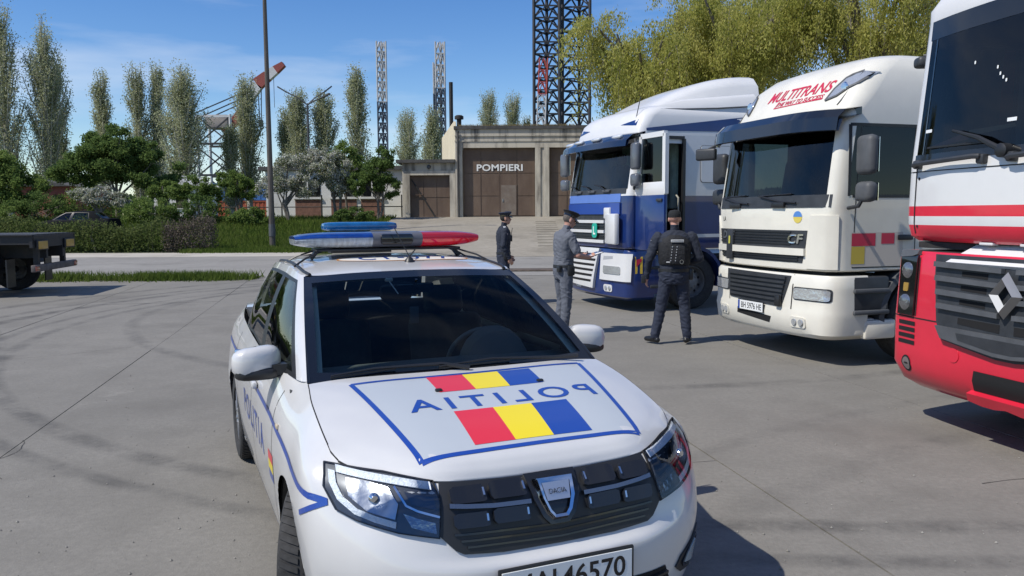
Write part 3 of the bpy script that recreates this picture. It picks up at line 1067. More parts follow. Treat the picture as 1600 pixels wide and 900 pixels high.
# ================================================================== trucks
class Cab:
    """Lofted shell: rows (z, half width, x of the front, bow, corner radius); sides at fixed x, front at fixed y."""
    def __init__(s, root, rows, xs, ny=9, sub=None):
        s.root = root
        s.xs, s.ny, s.nc = xs, ny, 6
        dense = []
        for a, b in zip(rows[:-1], rows[1:]):
            k = max(1, int((b[0] - a[0]) / .12))
            for i in range(k):
                t = i / k
                dense.append(tuple(a[q] * (1 - t) + b[q] * t for q in range(5)))
        dense.append(rows[-1])
        s.rows = dense
        s.z = [r[0] for r in dense]
        s.P = [s.ring(r) for r in dense]
        n = len(s.P[0])
        s.n = n
        vs = [Vector(p) for row in s.P for p in row]
        fs = [(i * n + j, i * n + j + 1, (i + 1) * n + j + 1, (i + 1) * n + j) for i in range(len(s.P) - 1) for j in range(n - 1)]
        s.bv = BVHTree.FromPolygons(vs, fs)
    def ring(s, r, ins=0.0):
        z, hw, xf, bow, rc = r
        hw -= ins
        xf -= ins
        k = len(s.xs)
        def fx(y): return xf - bow * (abs(y) / hw) ** 3
        left = [(x if x < xf - bow - rc - .01 else xf - bow - rc - .01 - .001 * (k - q), hw, z) for q, x in enumerate(s.xs)]
        y1 = hw - rc
        x1 = fx(y1)
        x0 = xf - bow - rc
        arc = []
        for q in range(s.nc):
            t = (PI / 2) * q / (s.nc - 1)
            arc.append((x0 + (x1 - x0) * math.sin(t), y1 + rc * math.cos(t), z))
        fr = [(fx(y), y, z) for y in [y1 - 2 * y1 * (q + 1) / (s.ny + 1) for q in range(s.ny)]]
        rt = [(p[0], -p[1], p[2]) for p in reversed(left + arc)]
        return left + arc + fr + rt
    def front_cols(s):        # first and last column of the flat front (between the corner arcs)
        a = len(s.xs) + s.nc - 1
        return a, a + s.ny + 1
    def shell(s, name, m, skip=None, cap=True, mf=None, ins=0.0, angle=40, bottom=False):
        P = [s.ring(r, ins) for r in s.rows] if ins else s.P
        q = MB()
        q.grid(P, skip, mf)
        if cap:
            q.add(P[-1], [tuple(range(s.n))])
        if bottom:
            q.add(P[0], [tuple(range(s.n))])
        q.grid([[r[0] for r in P], [r[-1] for r in P]])
        return q.build(name, m, s.root, angle=angle)
    def f(s, y, z, off=0.0):
        h = s.bv.ray_cast(Vector((3, y, z)), Vector((-1, 0, 0)))
        if h[0] is None:
            h = s.bv.find_nearest(Vector((.2, y, z)))
        nm = h[1] if h[1].x > 0 else -h[1]
        return h[0] + nm * off
    def sd(s, sg=1):
        def g(x, z, off=0.0):
            h = s.bv.ray_cast(Vector((x, sg * 3, z)), Vector((0, -sg, 0)))
            if h[0] is None:
                h = s.bv.find_nearest(Vector((x, sg * 1.2, z)))
            nm = h[1] if h[1].y * sg > 0 else -h[1]
            return h[0] + nm * off
        return g
    def fp(s, name, poly, m, parent=None, off=.003, thick=0.0, step=.12, angle=35):
        return MB().patch(poly, s.f, step, thick=thick, off=off).build(name, m, parent or s.root, angle=angle)
    def sp(s, name, poly, m, parent=None, off=.003, thick=0.0, step=.15, sg=1):
        return MB().patch(poly, s.sd(sg), step, thick=thick, off=off).build(name, m, parent or s.root)

def rect(y0, y1, z0, z1):
    return [(y0, z0), (y1, z0), (y1, z1), (y0, z1)]
def rrect(y0, y1, z0, z1, r=.03, n=4):
    out = []
    for cx_, cz_, a in ((y1 - r, z0 + r, -90), (y1 - r, z1 - r, 0), (y0 + r, z1 - r, 90), (y0 + r, z0 + r, 180)):
        for k in range(n + 1):
            t = R(a + 90 * k / n)
            out.append((cx_ + r * math.cos(t), cz_ + r * math.sin(t)))
    return out

M_tglass = glass('cab_glass', (.34, .40, .40), .9)
M_sglass = glass('cab_side_glass', (.10, .12, .12), .9)
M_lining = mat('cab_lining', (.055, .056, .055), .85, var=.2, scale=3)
M_chassis = mat('chassis_grime', (.022, .021, .020), .75, var=.4, scale=9)
M_grim = mat('grey_plastic', (.075, .08, .088), .6, var=.15, scale=6)
M_char = mat('charcoal_plastic', (.030, .033, .038), .5, var=.2, scale=8, bump=.04, bscale=200)
M_lamp = mat('headlamp_clear', (.55, .57, .58), .1, metal=.55, coat=1.0, bump=.3, bscale=25)
M_trrim = mat('truck_rim', (.20, .20, .205), .5, metal=.5, var=.25, scale=10)

def truck_wheel(parent, x, y, sg, Rr=.50, W=.30, name='wheel', steer=0):
    e = empty(name, (x, y, Rr)); e.parent = parent
    e.rotation_euler = (0, 0, steer)
    if not hasattr(truck_wheel, 'c'):
        truck_wheel.c = {}
    if sg in truck_wheel.c:
        for o in truck_wheel.c[sg]:
            c = share(o, e)
        return e
    h = W / 2
    q = MB().lathe([(.28, -h * .8), (.30, -h), (.42, -h * 1.05), (.475, -h * .95), (.495, -h * .8), (.5, -h * .5), (.5, h * .5), (.495, h * .8), (.475, h * .95), (.42, h * 1.05), (.30, h), (.28, h * .8)], 40, 'Y')
    for yy in (-.07, 0, .07):
        q.lathe([(.500, yy - .012), (.503, yy - .006), (.503, yy + .006), (.500, yy + .012)], 40, 'Y')
    t = q.build('tyre', M_rubber, e, angle=30)
    s = sg
    q = MB().lathe([(.29, s * h * .82), (.275, s * h * .86), (.265, s * h * .55), (.25, s * h * .2), (.17, s * h * .35), (.15, s * h * .62), (.11, s * h * .64), (.10, s * h * .9), (0, s * h * .92)], 36, 'Y')
    for k in range(10):
        a = 2 * PI * k / 10
        q.tube([(.128 * math.cos(a), s * h * .6, .128 * math.sin(a)), (.128 * math.cos(a), s * h * .82, .128 * math.sin(a))], .013, 6)
    r = q.build('rim', M_trrim, e, angle=35)
    objs = [t, r]
    for k in range(10):
        a = 2 * PI * (k + .5) / 10
        d = MB().lathe([(.024, 0), (0, .0005)], 10, 'Y', (.212 * math.cos(a), s * (h * .285 + .004), .212 * math.sin(a))).build('hand_hole', M_dark, e)
        objs.append(d)
    truck_wheel.c[sg] = objs
    return e

def chassis(root, x0=-.3, x1=-5.4, axx=(-1.42, -5.0), tag_rear=True):
    q = MB()
    for sg in (1, -1):
        q.box(((x0 + x1) / 2, sg * .42, .78), (x0 - x1, .09, .26))
    for x in (-.6, -1.9, -3.2, -4.4):
        q.box((x, 0, .78), (.10, .8, .2))
    q.box((-.9, 0, .70), (1.2, .62, .55))
    q.tube([(axx[0], -.95, .50), (axx[0], .95, .50)], .07, 8).tube([(axx[1], -.95, .50), (axx[1], .95, .50)], .09, 8)
    q.build('chassis', M_chassis, root)
    for sg in (1, -1):
        truck_wheel(root, axx[0], sg * 1.02, sg)
        truck_wheel(root, axx[1], sg * .98, sg)
        truck_wheel(root, axx[1], sg * .66, sg)
        MB().rbox((-3.1, sg * .90, .68), (1.1, .62, .58), .06).build('fuel_tank', mat('tank_alu', (.42, .43, .44), .35, metal=.8), root)
    MB().lathe([(.45, 0), (.44, .06), (0, .06)], 20, 'Z', (-4.5, 0, .95)).build('fifth_wheel', M_chassis, root)

def interior(root, xd, zd, xs, hw=1.0, curtain=None, zt=2.7):
    """dash, seats and wheel seen through a cab's glass"""
    q = MB().rbox((xd - .28, 0, zd - .22), (.55, hw * 2, .46), .08, 2)
    q.build('dashboard', M_lining, root)
    for y in (-.55, .55):
        q = MB().rbox((xs, y, zd + .18), (.16, .5, .75), .06, 2, Matrix.Rotation(R(-10), 3, 'Y')).rbox((xs + .24, y, zd - .2), (.5, .5, .16), .05, 2)
        q.rbox((xs - .07, y, zd + .66), (.11, .28, .2), .05, 2)
        q.build('seat', mat('seat_fabric', (.05, .055, .07), .9, var=.3, scale=12), root)
    q = MB().tube([(xd - .50 + .10 * math.sin(t), .55 + .23 * math.cos(t), zd + .08 + .19 * math.sin(t)) for t in [2 * PI * k / 24 for k in range(24)]], .018, 6, closed=True)
    q.bar((xd - .5, .33, zd + .08), (xd - .5, .77, zd + .08), .03).bar((xd - .5, .55, zd + .08), (xd - .45, .55, zd - .12), .06)
    q.build('steering_wheel', M_black, root)
    if curtain:
        P = []
        for i in range(5):
            P.append([(xs - .35 + .02 * math.sin(j * 1.3), -hw + 2 * hw * j / 40, zd - .3 + (zt - zd + .35) * i / 4) for j in range(41)])
        MB().grid(P).build('curtain', curtain, root)

def mirror(root, name, c, d, m, arm, rot=0.0, r=.05, glass_=True):
    mo = MB().rbox(c, d, r, 3, Matrix.Rotation(rot, 3, 'Z')).build(name, m, root, angle=45)
    if arm:
        q = MB()
        for pts in arm:
            q.tube(pts, .022, 7)
        q.build('mirror_arm', M_char, mo)
    if glass_:
        off = Matrix.Rotation(rot, 3, 'Z') @ Vector((-d[0] / 2 - .002, 0, 0))
        MB().rbox((c[0] + off.x, c[1] + off.y, c[2]), (.006, d[1] * .84, d[2] * .86), .002, 1, Matrix.Rotation(rot, 3, 'Z')).build('mirror_glass', M_mirglass, mo)
    return mo

def truck_root(name, o, ang, label):
    return empty(name, (o[0], o[1], 0), PI + R(ang), label, 'truck', 'trucks parked side by side')

# ------------------------------------------------------------------ cream truck
M_cream = mat('cream_truck_paint', (.69, .665, .585), .38, coat=.5, var=.05, scale=2.2, rvar=.06)
ct = truck_root('truck_tractor', (3.02, 9.85), 17.5, 'cream truck cab with red lettering on its roof, middle one of the three trucks')
bmp = Cab(ct, [(.31, 1.10, -.06, .14, .14), (.36, 1.16, -.01, .15, .17), (.55, 1.19, .015, .16, .18), (.62, 1.19, 0, .16, .18), (1.0, 1.185, -.01, .16, .18), (1.03, 1.17, -.03, .16, .18)],
          [-.62, -.5, -.42])
cabo = Cab(ct, [(1.075, 1.13, -.04, .16, .14), (1.09, 1.15, -.02, .16, .16), (1.80, 1.155, -.03, .14, .13), (1.92, 1.155, -.05, .14, .12), (2.68, 1.14, -.16, .14, .12), (2.74, 1.14, -.17, .14, .13), (2.86, 1.135, -.20, .15, .16),
                (3.05, 1.12, -.33, .16, .2), (3.30, 1.06, -.50, .16, .24), (3.44, .98, -.70, .15, .26), (3.52, .86, -.95, .12, .28), (3.55, .6, -1.25, .1, .3)],
           [-2.2, -1.75, -1.30, -1.24, -.86, -.55, -.42, -.335])
a, b = cabo.front_cols()
zi = lambda cb, z0: min(range(len(cb.z)), key=lambda i: abs(cb.z[i] - z0))
r0, r1 = zi(cabo, 1.92), zi(cabo, 2.68)
ncol = cabo.n
wsskip = lambda i, j: (a <= j < b and r0 <= i < r1) or (3 <= j < 7 and r0 <= i < r1) or (ncol - 8 <= j < ncol - 4 and r0 <= i < r1)
cabo.shell('cab_shell', M_cream, wsskip)
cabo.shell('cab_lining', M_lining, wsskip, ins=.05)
bmp.shell('bumper', M_cream, bottom=True)
MB().grid([r[a:b + 1] for r in cabo.P[r0:r1 + 1]]).build('windscreen', M_tglass, ct)
for lo_, hi_ in ((3, 7), (ncol - 8, ncol - 4)):
    MB().grid([r[lo_:hi_ + 1] for r in cabo.P[r0:r1 + 1]]).build('side_window', M_sglass, ct)
# black surrounds
q = MB()
for i, (y0, y1, z0, z1) in enumerate(((-1.10, 1.10, 1.79, 1.93),)):
    q.patch(rect(y0, y1, z0, z1), cabo.f, .1, thick=.006, off=.002)
cw = q.build('windscreen_cowl', M_char, ct)
for y in (-.55, .35):
    q = MB().tube([cabo.f(y + .30, 1.84, .03), cabo.f(y, 1.86, .03), cabo.f(y - .38, 1.93, .03)], .011, 6).rbox(cabo.f(y, 1.82, .02), (.04, .24, .07), .015)
    q.tube([cabo.f(y - .38, 1.93, .02), cabo.f(y + .20, 1.945, .02)], .009, 5)
    q.build('wiper', M_black, ct)
# sun visor, tinted
P = []
for i in range(21):
    y = -1.17 + 2.34 * i / 20
    xb = -.22 - .34 * (abs(y) / 1.2) ** 5
    P.append([(xb + .05, y, 2.88), (xb + .26, y, 2.85), (xb + .36, y, 2.76), (xb + .38, y, 2.62), (xb + .35, y, 2.61), (xb + .30, y, 2.74), (xb + .05, y, 2.80)])
MB().grid(P, closeu=True).build('sun_visor', mat('smoked_visor', (.012, .014, .018), .12, coat=.7), ct, angle=30)
# bonnet panel and grille
gr = cabo.fp('grille', [(-1.0, 1.16), (.76, 1.16), (.80, 1.34), (.82, 1.53), (-1.05, 1.53)], M_char, thick=.004, off=.002)
for z0, z1 in ((1.245, 1.325),):
    cabo.fp('grille_bar', rect(-1.03, .80, z0, z1), M_cream, gr, thick=.03, off=.004)
for k in range(5):
    z = 1.365 + k * .034
    cabo.fp('grille_slat', rect(-.98, .58, z, z + .016), M_black, gr, thick=.012, off=.006)
for k in range(2):
    z = 1.18 + k * .032
    cabo.fp('grille_slat', rect(-.96, .70, z, z + .016), M_black, gr, thick=.012, off=.006)
lettering('lettering', 'DAF', .16, lambda p, r_: cabo.f(-.72 + p, 1.455 + r_, .022), M_steel, gr, bold=.004, width=.34, height=.10, shear=.15)
lettering('lettering', 'CF', .16, lambda p, r_: cabo.f(.66 + p, 1.435 + r_, .022), M_chrome, gr, bold=.004, width=.24, height=.11, shear=.15)
q = MB().rbox(cabo.f(-.64, 1.33, .03), (.03, .14, .38), .01)
q.build('emblem_holder', M_char, gr)
MB().patch(rrect(-.67, -.61, 1.34, 1.44, .01), cabo.f, 0, off=.048).build('emblem', mat('emblem_yellow', (.50, .48, .08), .5), gr)
lettering('lettering', 'LA', .1, lambda p, r_: cabo.f(-.90 + p, 1.66 + r_, .004), M_char, ct, width=.09, height=.06)
st = MB().patch([(.67 + 0.066 * math.cos(2 * PI * k / 20), 1.68 + .066 * math.sin(2 * PI * k / 20)) for k in range(20)], cabo.f, 0, off=.004).build('round_sticker', mat('sticker_yellow', (.62, .50, .10), .5), ct)
MB().patch([(.67 + .066 * math.cos(PI * k / 12), 1.685 + .066 * math.sin(PI * k / 12)) for k in range(13)], cabo.f, 0, off=.0055).build('sticker_half', mat('sticker_blue', (.08, .22, .55), .5), st)
# corner panels beside the grille
cabo.fp('corner_panel', [(.82, 1.10), (1.13, 1.10), (1.14, 1.70), (.86, 1.70)], M_cream, thick=.02, off=.0, step=.06)
cabo.fp('corner_panel', [(-.90, 1.10), (-1.13, 1.10), (-1.14, 1.70), (-1.08, 1.70)], M_cream, thick=.02, off=.0, step=.06)
# bumper details
lg = bmp.fp('lower_grille', [(-.60, .66), (.47, .63), (.50, .70), (.62, 1.00), (-.72, 1.01), (-.70, .85)], M_char, thick=.008, off=.002)
for k in range(6):
    z = .70 + k * .052
    w0 = .58 + (k / 6) * .08
    bmp.fp('grille_slat', rect(-w0, w0 - .10, z, z + .028), M_char, lg, thick=.03, off=.006)
for sg in (1, -1):
    h_ = bmp.fp('headlight', rrect(*sorted((sg * .66, sg * 1.14)), .735, .885, .03), M_char, thick=.004, off=.002, step=.06)
    bmp.fp('lamp_lens', rrect(*sorted((sg * .675, sg * 1.125)), .748, .872, .025), M_lamp, h_, thick=.012, off=.006, step=.06)
    f_ = bmp.fp('fog_lamp', rrect(*sorted((sg * .64, sg * .86)), .42, .545, .03), M_cream, thick=.012, off=.002)
    for yy in (.70, .80):
        c0 = bmp.f(sg * yy, .483, .018)
        MB().lathe([(.042, -.004), (.038, .004), (0, .003)], 14, 'X', c0).build('lamp_lens', M_lamp, f_)
    bmp.fp('bumper_gap', [(sg * .625, .62), (sg * .64, .62), (sg * .66, 1.02), (sg * .645, 1.02)], M_gap, off=.003)
bmp.fp('intake_slot', [(-.42, .47), (.26, .42), (.30, .50), (-.40, .545)], M_dark, off=.003)
MB().rbox(bmp.f(.44, .70, .03), (.05, .10, .14), .02).build('tow_eye', M_black, ct)
pl = MB().rbox(bmp.f(-.09, .585, .022), (.012, .535, .125), .004).build('number_plate', M_black, ct)
p0 = bmp.f(-.09, .585, .022)
MB().rbox((p0.x + .006, -.09, .585), (.006, .52, .112), .001, 1).build('plate_face', mat('plate_white2', (.72, .73, .72), .5), pl)
MB().rbox((p0.x + .0095, -.33, .585), (.002, .036, .108), .0005, 1).build('plate_band', M_navy, pl)
lettering('lettering', 'BH 5976 HE', .09, lambda p, r_: (p0.x + .0098, -.068 + p, .585 + r_), M_gloss, pl, bold=.001, width=.42, height=.075)
# roof lettering and roof lamps
M_letred = mat('lettering_red', (.50, .02, .06), .4)
lettering('lettering', 'MULTITRANS', .2, lambda p, r_: cabo.f(.16 + p, 3.165 + r_ + p * .0, .004), M_letred, ct, bold=.004, width=1.14, height=.135, shear=.25)
lettering('lettering', 'THE WAY TO SUCCESS', .08, lambda p, r_: cabo.f(.26 + p, 3.052 + r_, .004), M_letred, ct, bold=.002, width=.82, height=.05, shear=.25)
cabo.fp('underline', [(-.18, 3.005), (.66, 3.015), (.68, 3.028), (-.18, 3.018)], M_letred, off=.004)
cabo.fp('underline', [(-.18, 3.005), (-.165, 3.005), (-.13, 3.10), (-.145, 3.10)], M_letred, off=.004)
for sg in (1, -1):
    sl = [(sg * .74, 2.99), (sg * .86, 3.03), (sg * 1.01, 3.16), (sg * 1.055, 3.28), (sg * .97, 3.295), (sg * .84, 3.23), (sg * .77, 3.12)]
    h_ = cabo.fp('roof_lamp', sl, M_lamp, thick=.01, off=.003, step=.06)
    q = MB(); ribbon(q, sl + [sl[0]], .022, cabo.f, .004, .012, .05); q.build('lamp_surround', M_grim, h_)
    c0 = cabo.f(sg * .90, 3.12, .016)
    MB().lathe([(.055, 0), (.045, .012), (0, .016)], 16, 'X', c0).build('lamp_bulb', M_chrome, h_)
# door lines, handle, window seal, side decal, steps and mudguard
sdl = cabo.sd(1)
for sg in (1, -1):
    g_ = cabo.sd(sg)
    q = MB()
    for ln in ([(-.42, 1.12), (-.44, 1.9), (-.50, 2.69)], [(-1.27, 1.12), (-1.27, 2.69)], [(-.42, 1.12), (-1.27, 1.12)], [(-.50, 2.70), (-1.27, 2.70)]):
        ribbon(q, ln, .012, g_, .002)
    for ln in ([(-.39, 1.91), (-1.25, 1.91)], [(-1.25, 1.91), (-1.25, 2.69)], [(-.345, 1.91), (-.36, 2.69)], [(-.36, 2.69), (-1.25, 2.69)]):
        ribbon(q, ln, .035, g_, .003)
    q.build('door_seal', M_black, ct)
    MB().rbox(g_(-1.12, 1.45, .02), (.20, .03, .06), .012).build('door_handle', M_char, ct)
    q = MB()
    q.rbox((-.66, sg * 1.08, .80), (.50, .22, .44), .03)
    q.build('step_housing', M_char, ct)
    for z in (.62, .86):
        MB().rbox((-.66, sg * 1.16, z), (.48, .12, .05), .015).build('step', M_grim, ct)
    q = MB().rbox((-.80, sg * 1.12, .42), (.42, .16, .22), .03).rbox((-.60, sg * 1.10, .45), (.3, .14, .2), .03)
    q.build('bumper_end', M_cream, ct)
    ring = []
    for k in range(15):
        t = R(-10 + 200 * k / 14)
        ring.append([(-1.42 + rr * math.cos(t), sg * yy, .52 + rr * math.sin(t)) for rr, yy in ((.58, 1.20), (.64, 1.19), (.64, .80), (.60, .80))])
    MB().grid(ring, closeu=True).build('mudguard', M_grim, ct)
dm = cabo.sp('door_emblem', rect(-.40, -1.10, 1.13, 1.51), mat('decal_pale', (.55, .50, .44), .5), off=.003)
cabo.sp('emblem_band', rect(-.40, -.72, 1.36, 1.50), M_letred, dm, off=.005)
cabo.sp('emblem_band', rect(-.80, -.98, 1.38, 1.50), M_letred, dm, off=.005)
cabo.sp('emblem_patch', rect(-.40, -.58, 1.16, 1.355), mat('decal_yellow', (.55, .42, .06), .5), dm, off=.005)
mirror(ct, 'mirror', (-.34, 1.42, 2.34), (.13, .27, .42), M_grim, [[(-.33, 1.17, 1.78), (-.30, 1.36, 1.80), (-.32, 1.44, 1.94), (-.33, 1.44, 2.06)]], R(-8), .06)
mirror(ct, 'mirror', (-.34, 1.42, 1.95), (.14, .26, .22), M_grim, None, R(-8), .06)
mirror(ct, 'mirror', (-.34, -1.40, 2.34), (.13, .27, .42), M_char, [[(-.33, -1.17, 1.78), (-.30, -1.36, 1.80), (-.32, -1.42, 1.94)]], R(8), .06)
mirror(ct, 'mirror', (-.34, -1.40, 1.95), (.14, .26, .22), M_char, None, R(8), .06)
mirror(ct, 'mirror', (.02, -1.20, 2.52), (.08, .30, .16), M_char, [[(-.22, -1.12, 2.70), (.0, -1.2, 2.58)]], R(30), .03)
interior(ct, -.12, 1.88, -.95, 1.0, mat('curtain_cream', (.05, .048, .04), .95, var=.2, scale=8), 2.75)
q = MB().box((-1.1, 0, 1.08), (1.6, 2.1, .04)).box((-.35, 0, .65), (.1, 1.9, .6)).box((-.40, 0, 1.055), (.42, 2.0, .05))
q.build('cab_floor', M_chassis, ct)
chassis(ct)

# ------------------------------------------------------------------ blue and white truck
M_blue = mat('blue_truck_paint', (.006, .024, .125), .30, coat=.7, var=.10, scale=2.2)
M_twhite = mat('white_truck_paint', (.64, .64, .64), .36, coat=.5, var=.03, scale=2)
M_silver = mat('silver_truck_paint', (.55, .56, .57), .36, coat=.5, var=.05, scale=2)
bt = truck_root('truck_tractor', (1.50, 15.02), 21.0, 'blue and white truck cab with its driver door open, behind the officers')
bb = Cab(bt, [(.20, 1.10, -.10, .10, .14), (.26, 1.20, -.02, .12, .16), (.52, 1.24, 0, .12, .17), (1.06, 1.24, -.01, .12, .17), (1.10, 1.22, -.03, .12, .17)], [-.62, -.5, -.40])
bc = Cab(bt, [(1.12, 1.22, -.04, .07, .10), (1.15, 1.24, -.02, .07, .10), (2.04, 1.25, -.03, .07, .10), (2.16, 1.25, -.05, .07, .10), (2.95, 1.235, -.18, .07, .11), (3.10, 1.23, -.20, .08, .13), (3.22, 1.225, -.22, .08, .15),
              (3.42, 1.21, -.30, .08, .20), (3.54, 1.17, -.42, .10, .24), (3.62, 1.06, -.62, .10, .28), (3.66, .9, -.85, .1, .28)],
         [-2.55, -1.75, -1.40, -1.15, -.85, -.55, -.36, -.245])
a, b = bc.front_cols()
r0, r1 = zi(bc, 2.16), zi(bc, 2.95)
nb_ = bc.n
d0, d1 = zi(bc, 1.15), zi(bc, 3.02)
belt = zi(bc, 2.04)
bskip = lambda i, j: (a <= j < b and r0 <= i < r1) or (nb_ - 7 <= j < nb_ - 4 and r0 <= i < r1) or (3 <= j < 7 and d0 <= i < d1)
def bmat(i, j):
    if i < belt: return 0
    if (j < 3) or j >= nb_ - 4: return 2 if i < zi(bc, 3.10) else 1
    return 1
bc.shell('cab_shell', [M_blue, M_twhite, M_silver], bskip, mf=bmat)
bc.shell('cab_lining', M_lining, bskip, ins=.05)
bb.shell('bumper', M_blue, bottom=True)
MB().grid([r[a:b + 1] for r in bc.P[r0:r1 + 1]]).build('windscreen', glass('cab_glass_green', (.52, .62, .58), .9), bt)
MB().grid([r[nb_ - 7:nb_ - 3] for r in bc.P[r0:r1 + 1]]).build('side_window', M_sglass, bt)
interior(bt, -.12, 2.12, -.85, 1.05, mat('curtain_green', (.30, .38, .34), .95, var=.25, scale=5), 3.0)
# stripes on the roof side and the light name board under the glass
for sg in (1, -1):
    bc.sp('blue_stripe', [(-.42, 3.155), (-.42, 3.20), (-2.50, 3.46), (-2.50, 3.19)], M_blue, off=.004, sg=sg)
    bc.sp('pale_band', [(-1.42, 1.30), (-2.30, 1.30), (-2.30, 1.36), (-1.42, 1.36)], M_silver, off=.004, sg=sg)
    bc.sp('bunk_window', rrect(-2.15, -1.52, 2.28, 2.92, .05), M_silver, off=.004, thick=.012, sg=sg)
    q = MB(); ribbon(q, rrect(-2.15, -1.52, 2.28, 2.92, .05) + [rrect(-2.15, -1.52, 2.28, 2.92, .05)[0]], .018, bc.sd(sg), .004, .004); q.build('bunk_window_seal', M_grim, bt)
    bc.fp('blue_flash', [(sg * .60, 3.30), (sg * 1.10, 3.25), (sg * 1.10, 3.36)], M_blue, off=.004)
nbd = bc.fp('name_board', rect(-1.12, .98, 1.93, 2.08), mat('pale_blue_board', (.10, .19, .50), .45, var=.05, scale=4), off=.003, thick=.008)
bc.fp('windscreen_cowl', rect(-1.12, 1.12, 2.08, 2.17), M_char, off=.003, thick=.01)
for y in (-.62, -.05, .52):
    q = MB().rbox(bc.f(y, 2.13, .03), (.05, .26, .05), .015); q.build('wiper_base', M_grim, bt)
    q = MB().tube([bc.f(y, 2.13, .05), bc.f(y - .25, 2.22, .03), bc.f(y - .5, 2.26, .025)], .012, 6)
    q.build('wiper', M_black, bt)
ug = bc.fp('grille', rect(-1.08, .48, 1.20, 1.90), M_char, off=.003, thick=.004)
bc.fp('grille_panel', rect(-1.10, .98, 1.72, 1.92), M_navy, ug, off=.007, thick=.02)
for z in (1.56, 1.38, 1.20):
    bc.fp('grille_bar', rect(-1.06, .47, z, z + .055), M_twhite, ug, off=.007, thick=.03)
for k in range(4):
    z = 1.27 + (k % 2) * .04 + (k // 2) * .18
    bc.fp('grille_slat', rect(-1.04, .45, z, z + .018), M_black, ug, off=.006, thick=.012)
sg_ = MB().patch(rrect(.05, .25, 1.29, 1.56, .07), bc.f, 0, thick=.01, off=.045).build('letter_sign', mat('sign_green', (.015, .36, .27), .4), bt)
lettering('lettering', 'L', .2, lambda p, r_: bc.f(.15 + p, 1.425 + r_, .058), mat('sign_white', (.75, .78, .75), .5), sg_, bold=.006, width=.085, height=.15)
MB().rbox(bc.f(.76, 1.46, .06) + Vector((0, .05, 0)), (.10, .50, .54), .03, 2, R(-8)).build('corner_flap', M_twhite, bt)
MB().rbox(bc.f(.60, 1.74, .03), (.06, .22, .20), .02).build('flap_cover', M_twhite, bt)
bc.fp('corner_panel', rect(-.90, -1.16, 1.20, 1.90), M_blue, off=.003, thick=.02, step=.06)
lowg = bb.fp('lower_grille', [(-1.16, .40), (.10, .36), (.34, 1.08), (-1.18, 1.08)], M_twhite, off=.003, thick=.05)
for k in range(6):
    z = .47 + k * .098
    bb.fp('grille_slot', [(-1.05, z), (.04 + k * .045, z), (.06 + k * .045, z + .045), (-1.05, z + .045)], M_dark, lowg, off=.0545)
for sg in (1, -1):
    h_ = bb.fp('headlight', [(sg * .36, .54), (sg * 1.20, .54), (sg * 1.21, 1.03), (sg * .40, 1.03)], M_twhite, off=.003, thick=.03, step=.06)
    bb.fp('lamp_lens', rrect(*sorted((sg * .50, sg * 1.02)), .66, .80, .03), M_lamp, h_, off=.034, thick=.012, step=.06)
    bb.fp('lamp_seal', [(sg * .48, .90), (sg * .80, .93), (sg * .80, .98), (sg * .50, .97)], mat('pale_grey', (.35, .36, .38), .5), h_, off=.034)
    f_ = bb.fp('fog_lamp', rrect(*sorted((sg * .46, sg * .74)), .33, .46, .05), M_twhite, off=.003, thick=.01)
    for yy in (.54, .66):
        MB().lathe([(.045, 0), (.038, .012), (0, .012)], 12, 'X', bb.f(sg * yy, .395, .012)).build('lamp_lens', M_lamp, f_)
    g_ = bc.sd(sg)
wr = MB().patch(rrect(-.22, -.36, .68, .98, .01), bb.sd(1), 0, off=.004).build('warning_sticker', mat('warn_yellow', (.68, .46, .05), .5), bt)
MB().patch([(-.24, .80), (-.24, .93), (-.34, .95), (-.34, .90)], bb.sd(1), 0, off=.006).build('warning_mark', M_letred, wr)
# visor
P = []
for i in range(21):
    y = -1.28 + 2.56 * i / 20
    xb = -.24 - .16 * (abs(y) / 1.28) ** 3
    P.append([(xb + .03, y, 3.14), (xb + .28, y, 3.08), (xb + .40, y, 2.98), (xb + .42, y, 2.88), (xb + .39, y, 2.88), (xb + .34, y, 2.98), (xb + .03, y, 3.08)])
vs_ = MB().grid(P, closeu=True).build('sun_visor', mat('visor_navy', (.010, .018, .045), .15, coat=.6), bt, angle=30)
for y in (-.95, -.35, .35, .95):
    MB().rbox((.10 - .12 * abs(y) ** 3, y, 3.06), (.08, .30, .05), .02, 2, Matrix.Rotation(R(30), 3, 'Y')).build('marker_lamp', mat('marker_white', (.68, .70, .72), .2, coat=1), vs_)
# roof air deflector
P = []
for i in range(13):
    t = i / 12
    x = -.42 - 2.5 * t
    zt = 3.42 + .86 * math.sin(min(1, t * 1.0) * PI / 2) ** .85
    hw = .96 + .16 * t
    row = []
    for j in range(17):
        u_ = -1 + 2 * j / 16
        e = abs(u_) ** 8
        row.append((x, u_ * hw, 3.30 + (zt - 3.30) * (1 - e) ** .6))
    P.append(row)
q = MB().grid(P); q.add(P[-1], [tuple(range(17))])
dfl = q.build('roof_deflector', M_twhite, bt, angle=60)
for sg in (1, -1):
    q = MB()
    P3 = [(-.75, sg * 1.14, 3.545), (-1.2, sg * 1.155, 3.56), (-1.9, sg * 1.165, 3.60), (-2.6, sg * 1.165, 3.66)]
    q.tube(P3, .012, 5); q.build('fairing_seam', M_grim, dfl)
    MB().grid([[(-.62, sg * 1.08, 3.52), (-1.2, sg * 1.15, 3.52), (-2.75, sg * 1.17, 3.50)], [(-.72, sg * 1.03, 3.60), (-1.2, sg * 1.12, 3.70), (-2.75, sg * 1.15, 3.84)], [(-.80, sg * .97, 3.62), (-1.2, sg * 1.06, 3.73), (-2.75, sg * 1.08, 3.90)]]).build('side_fairing', M_twhite, dfl, angle=70)
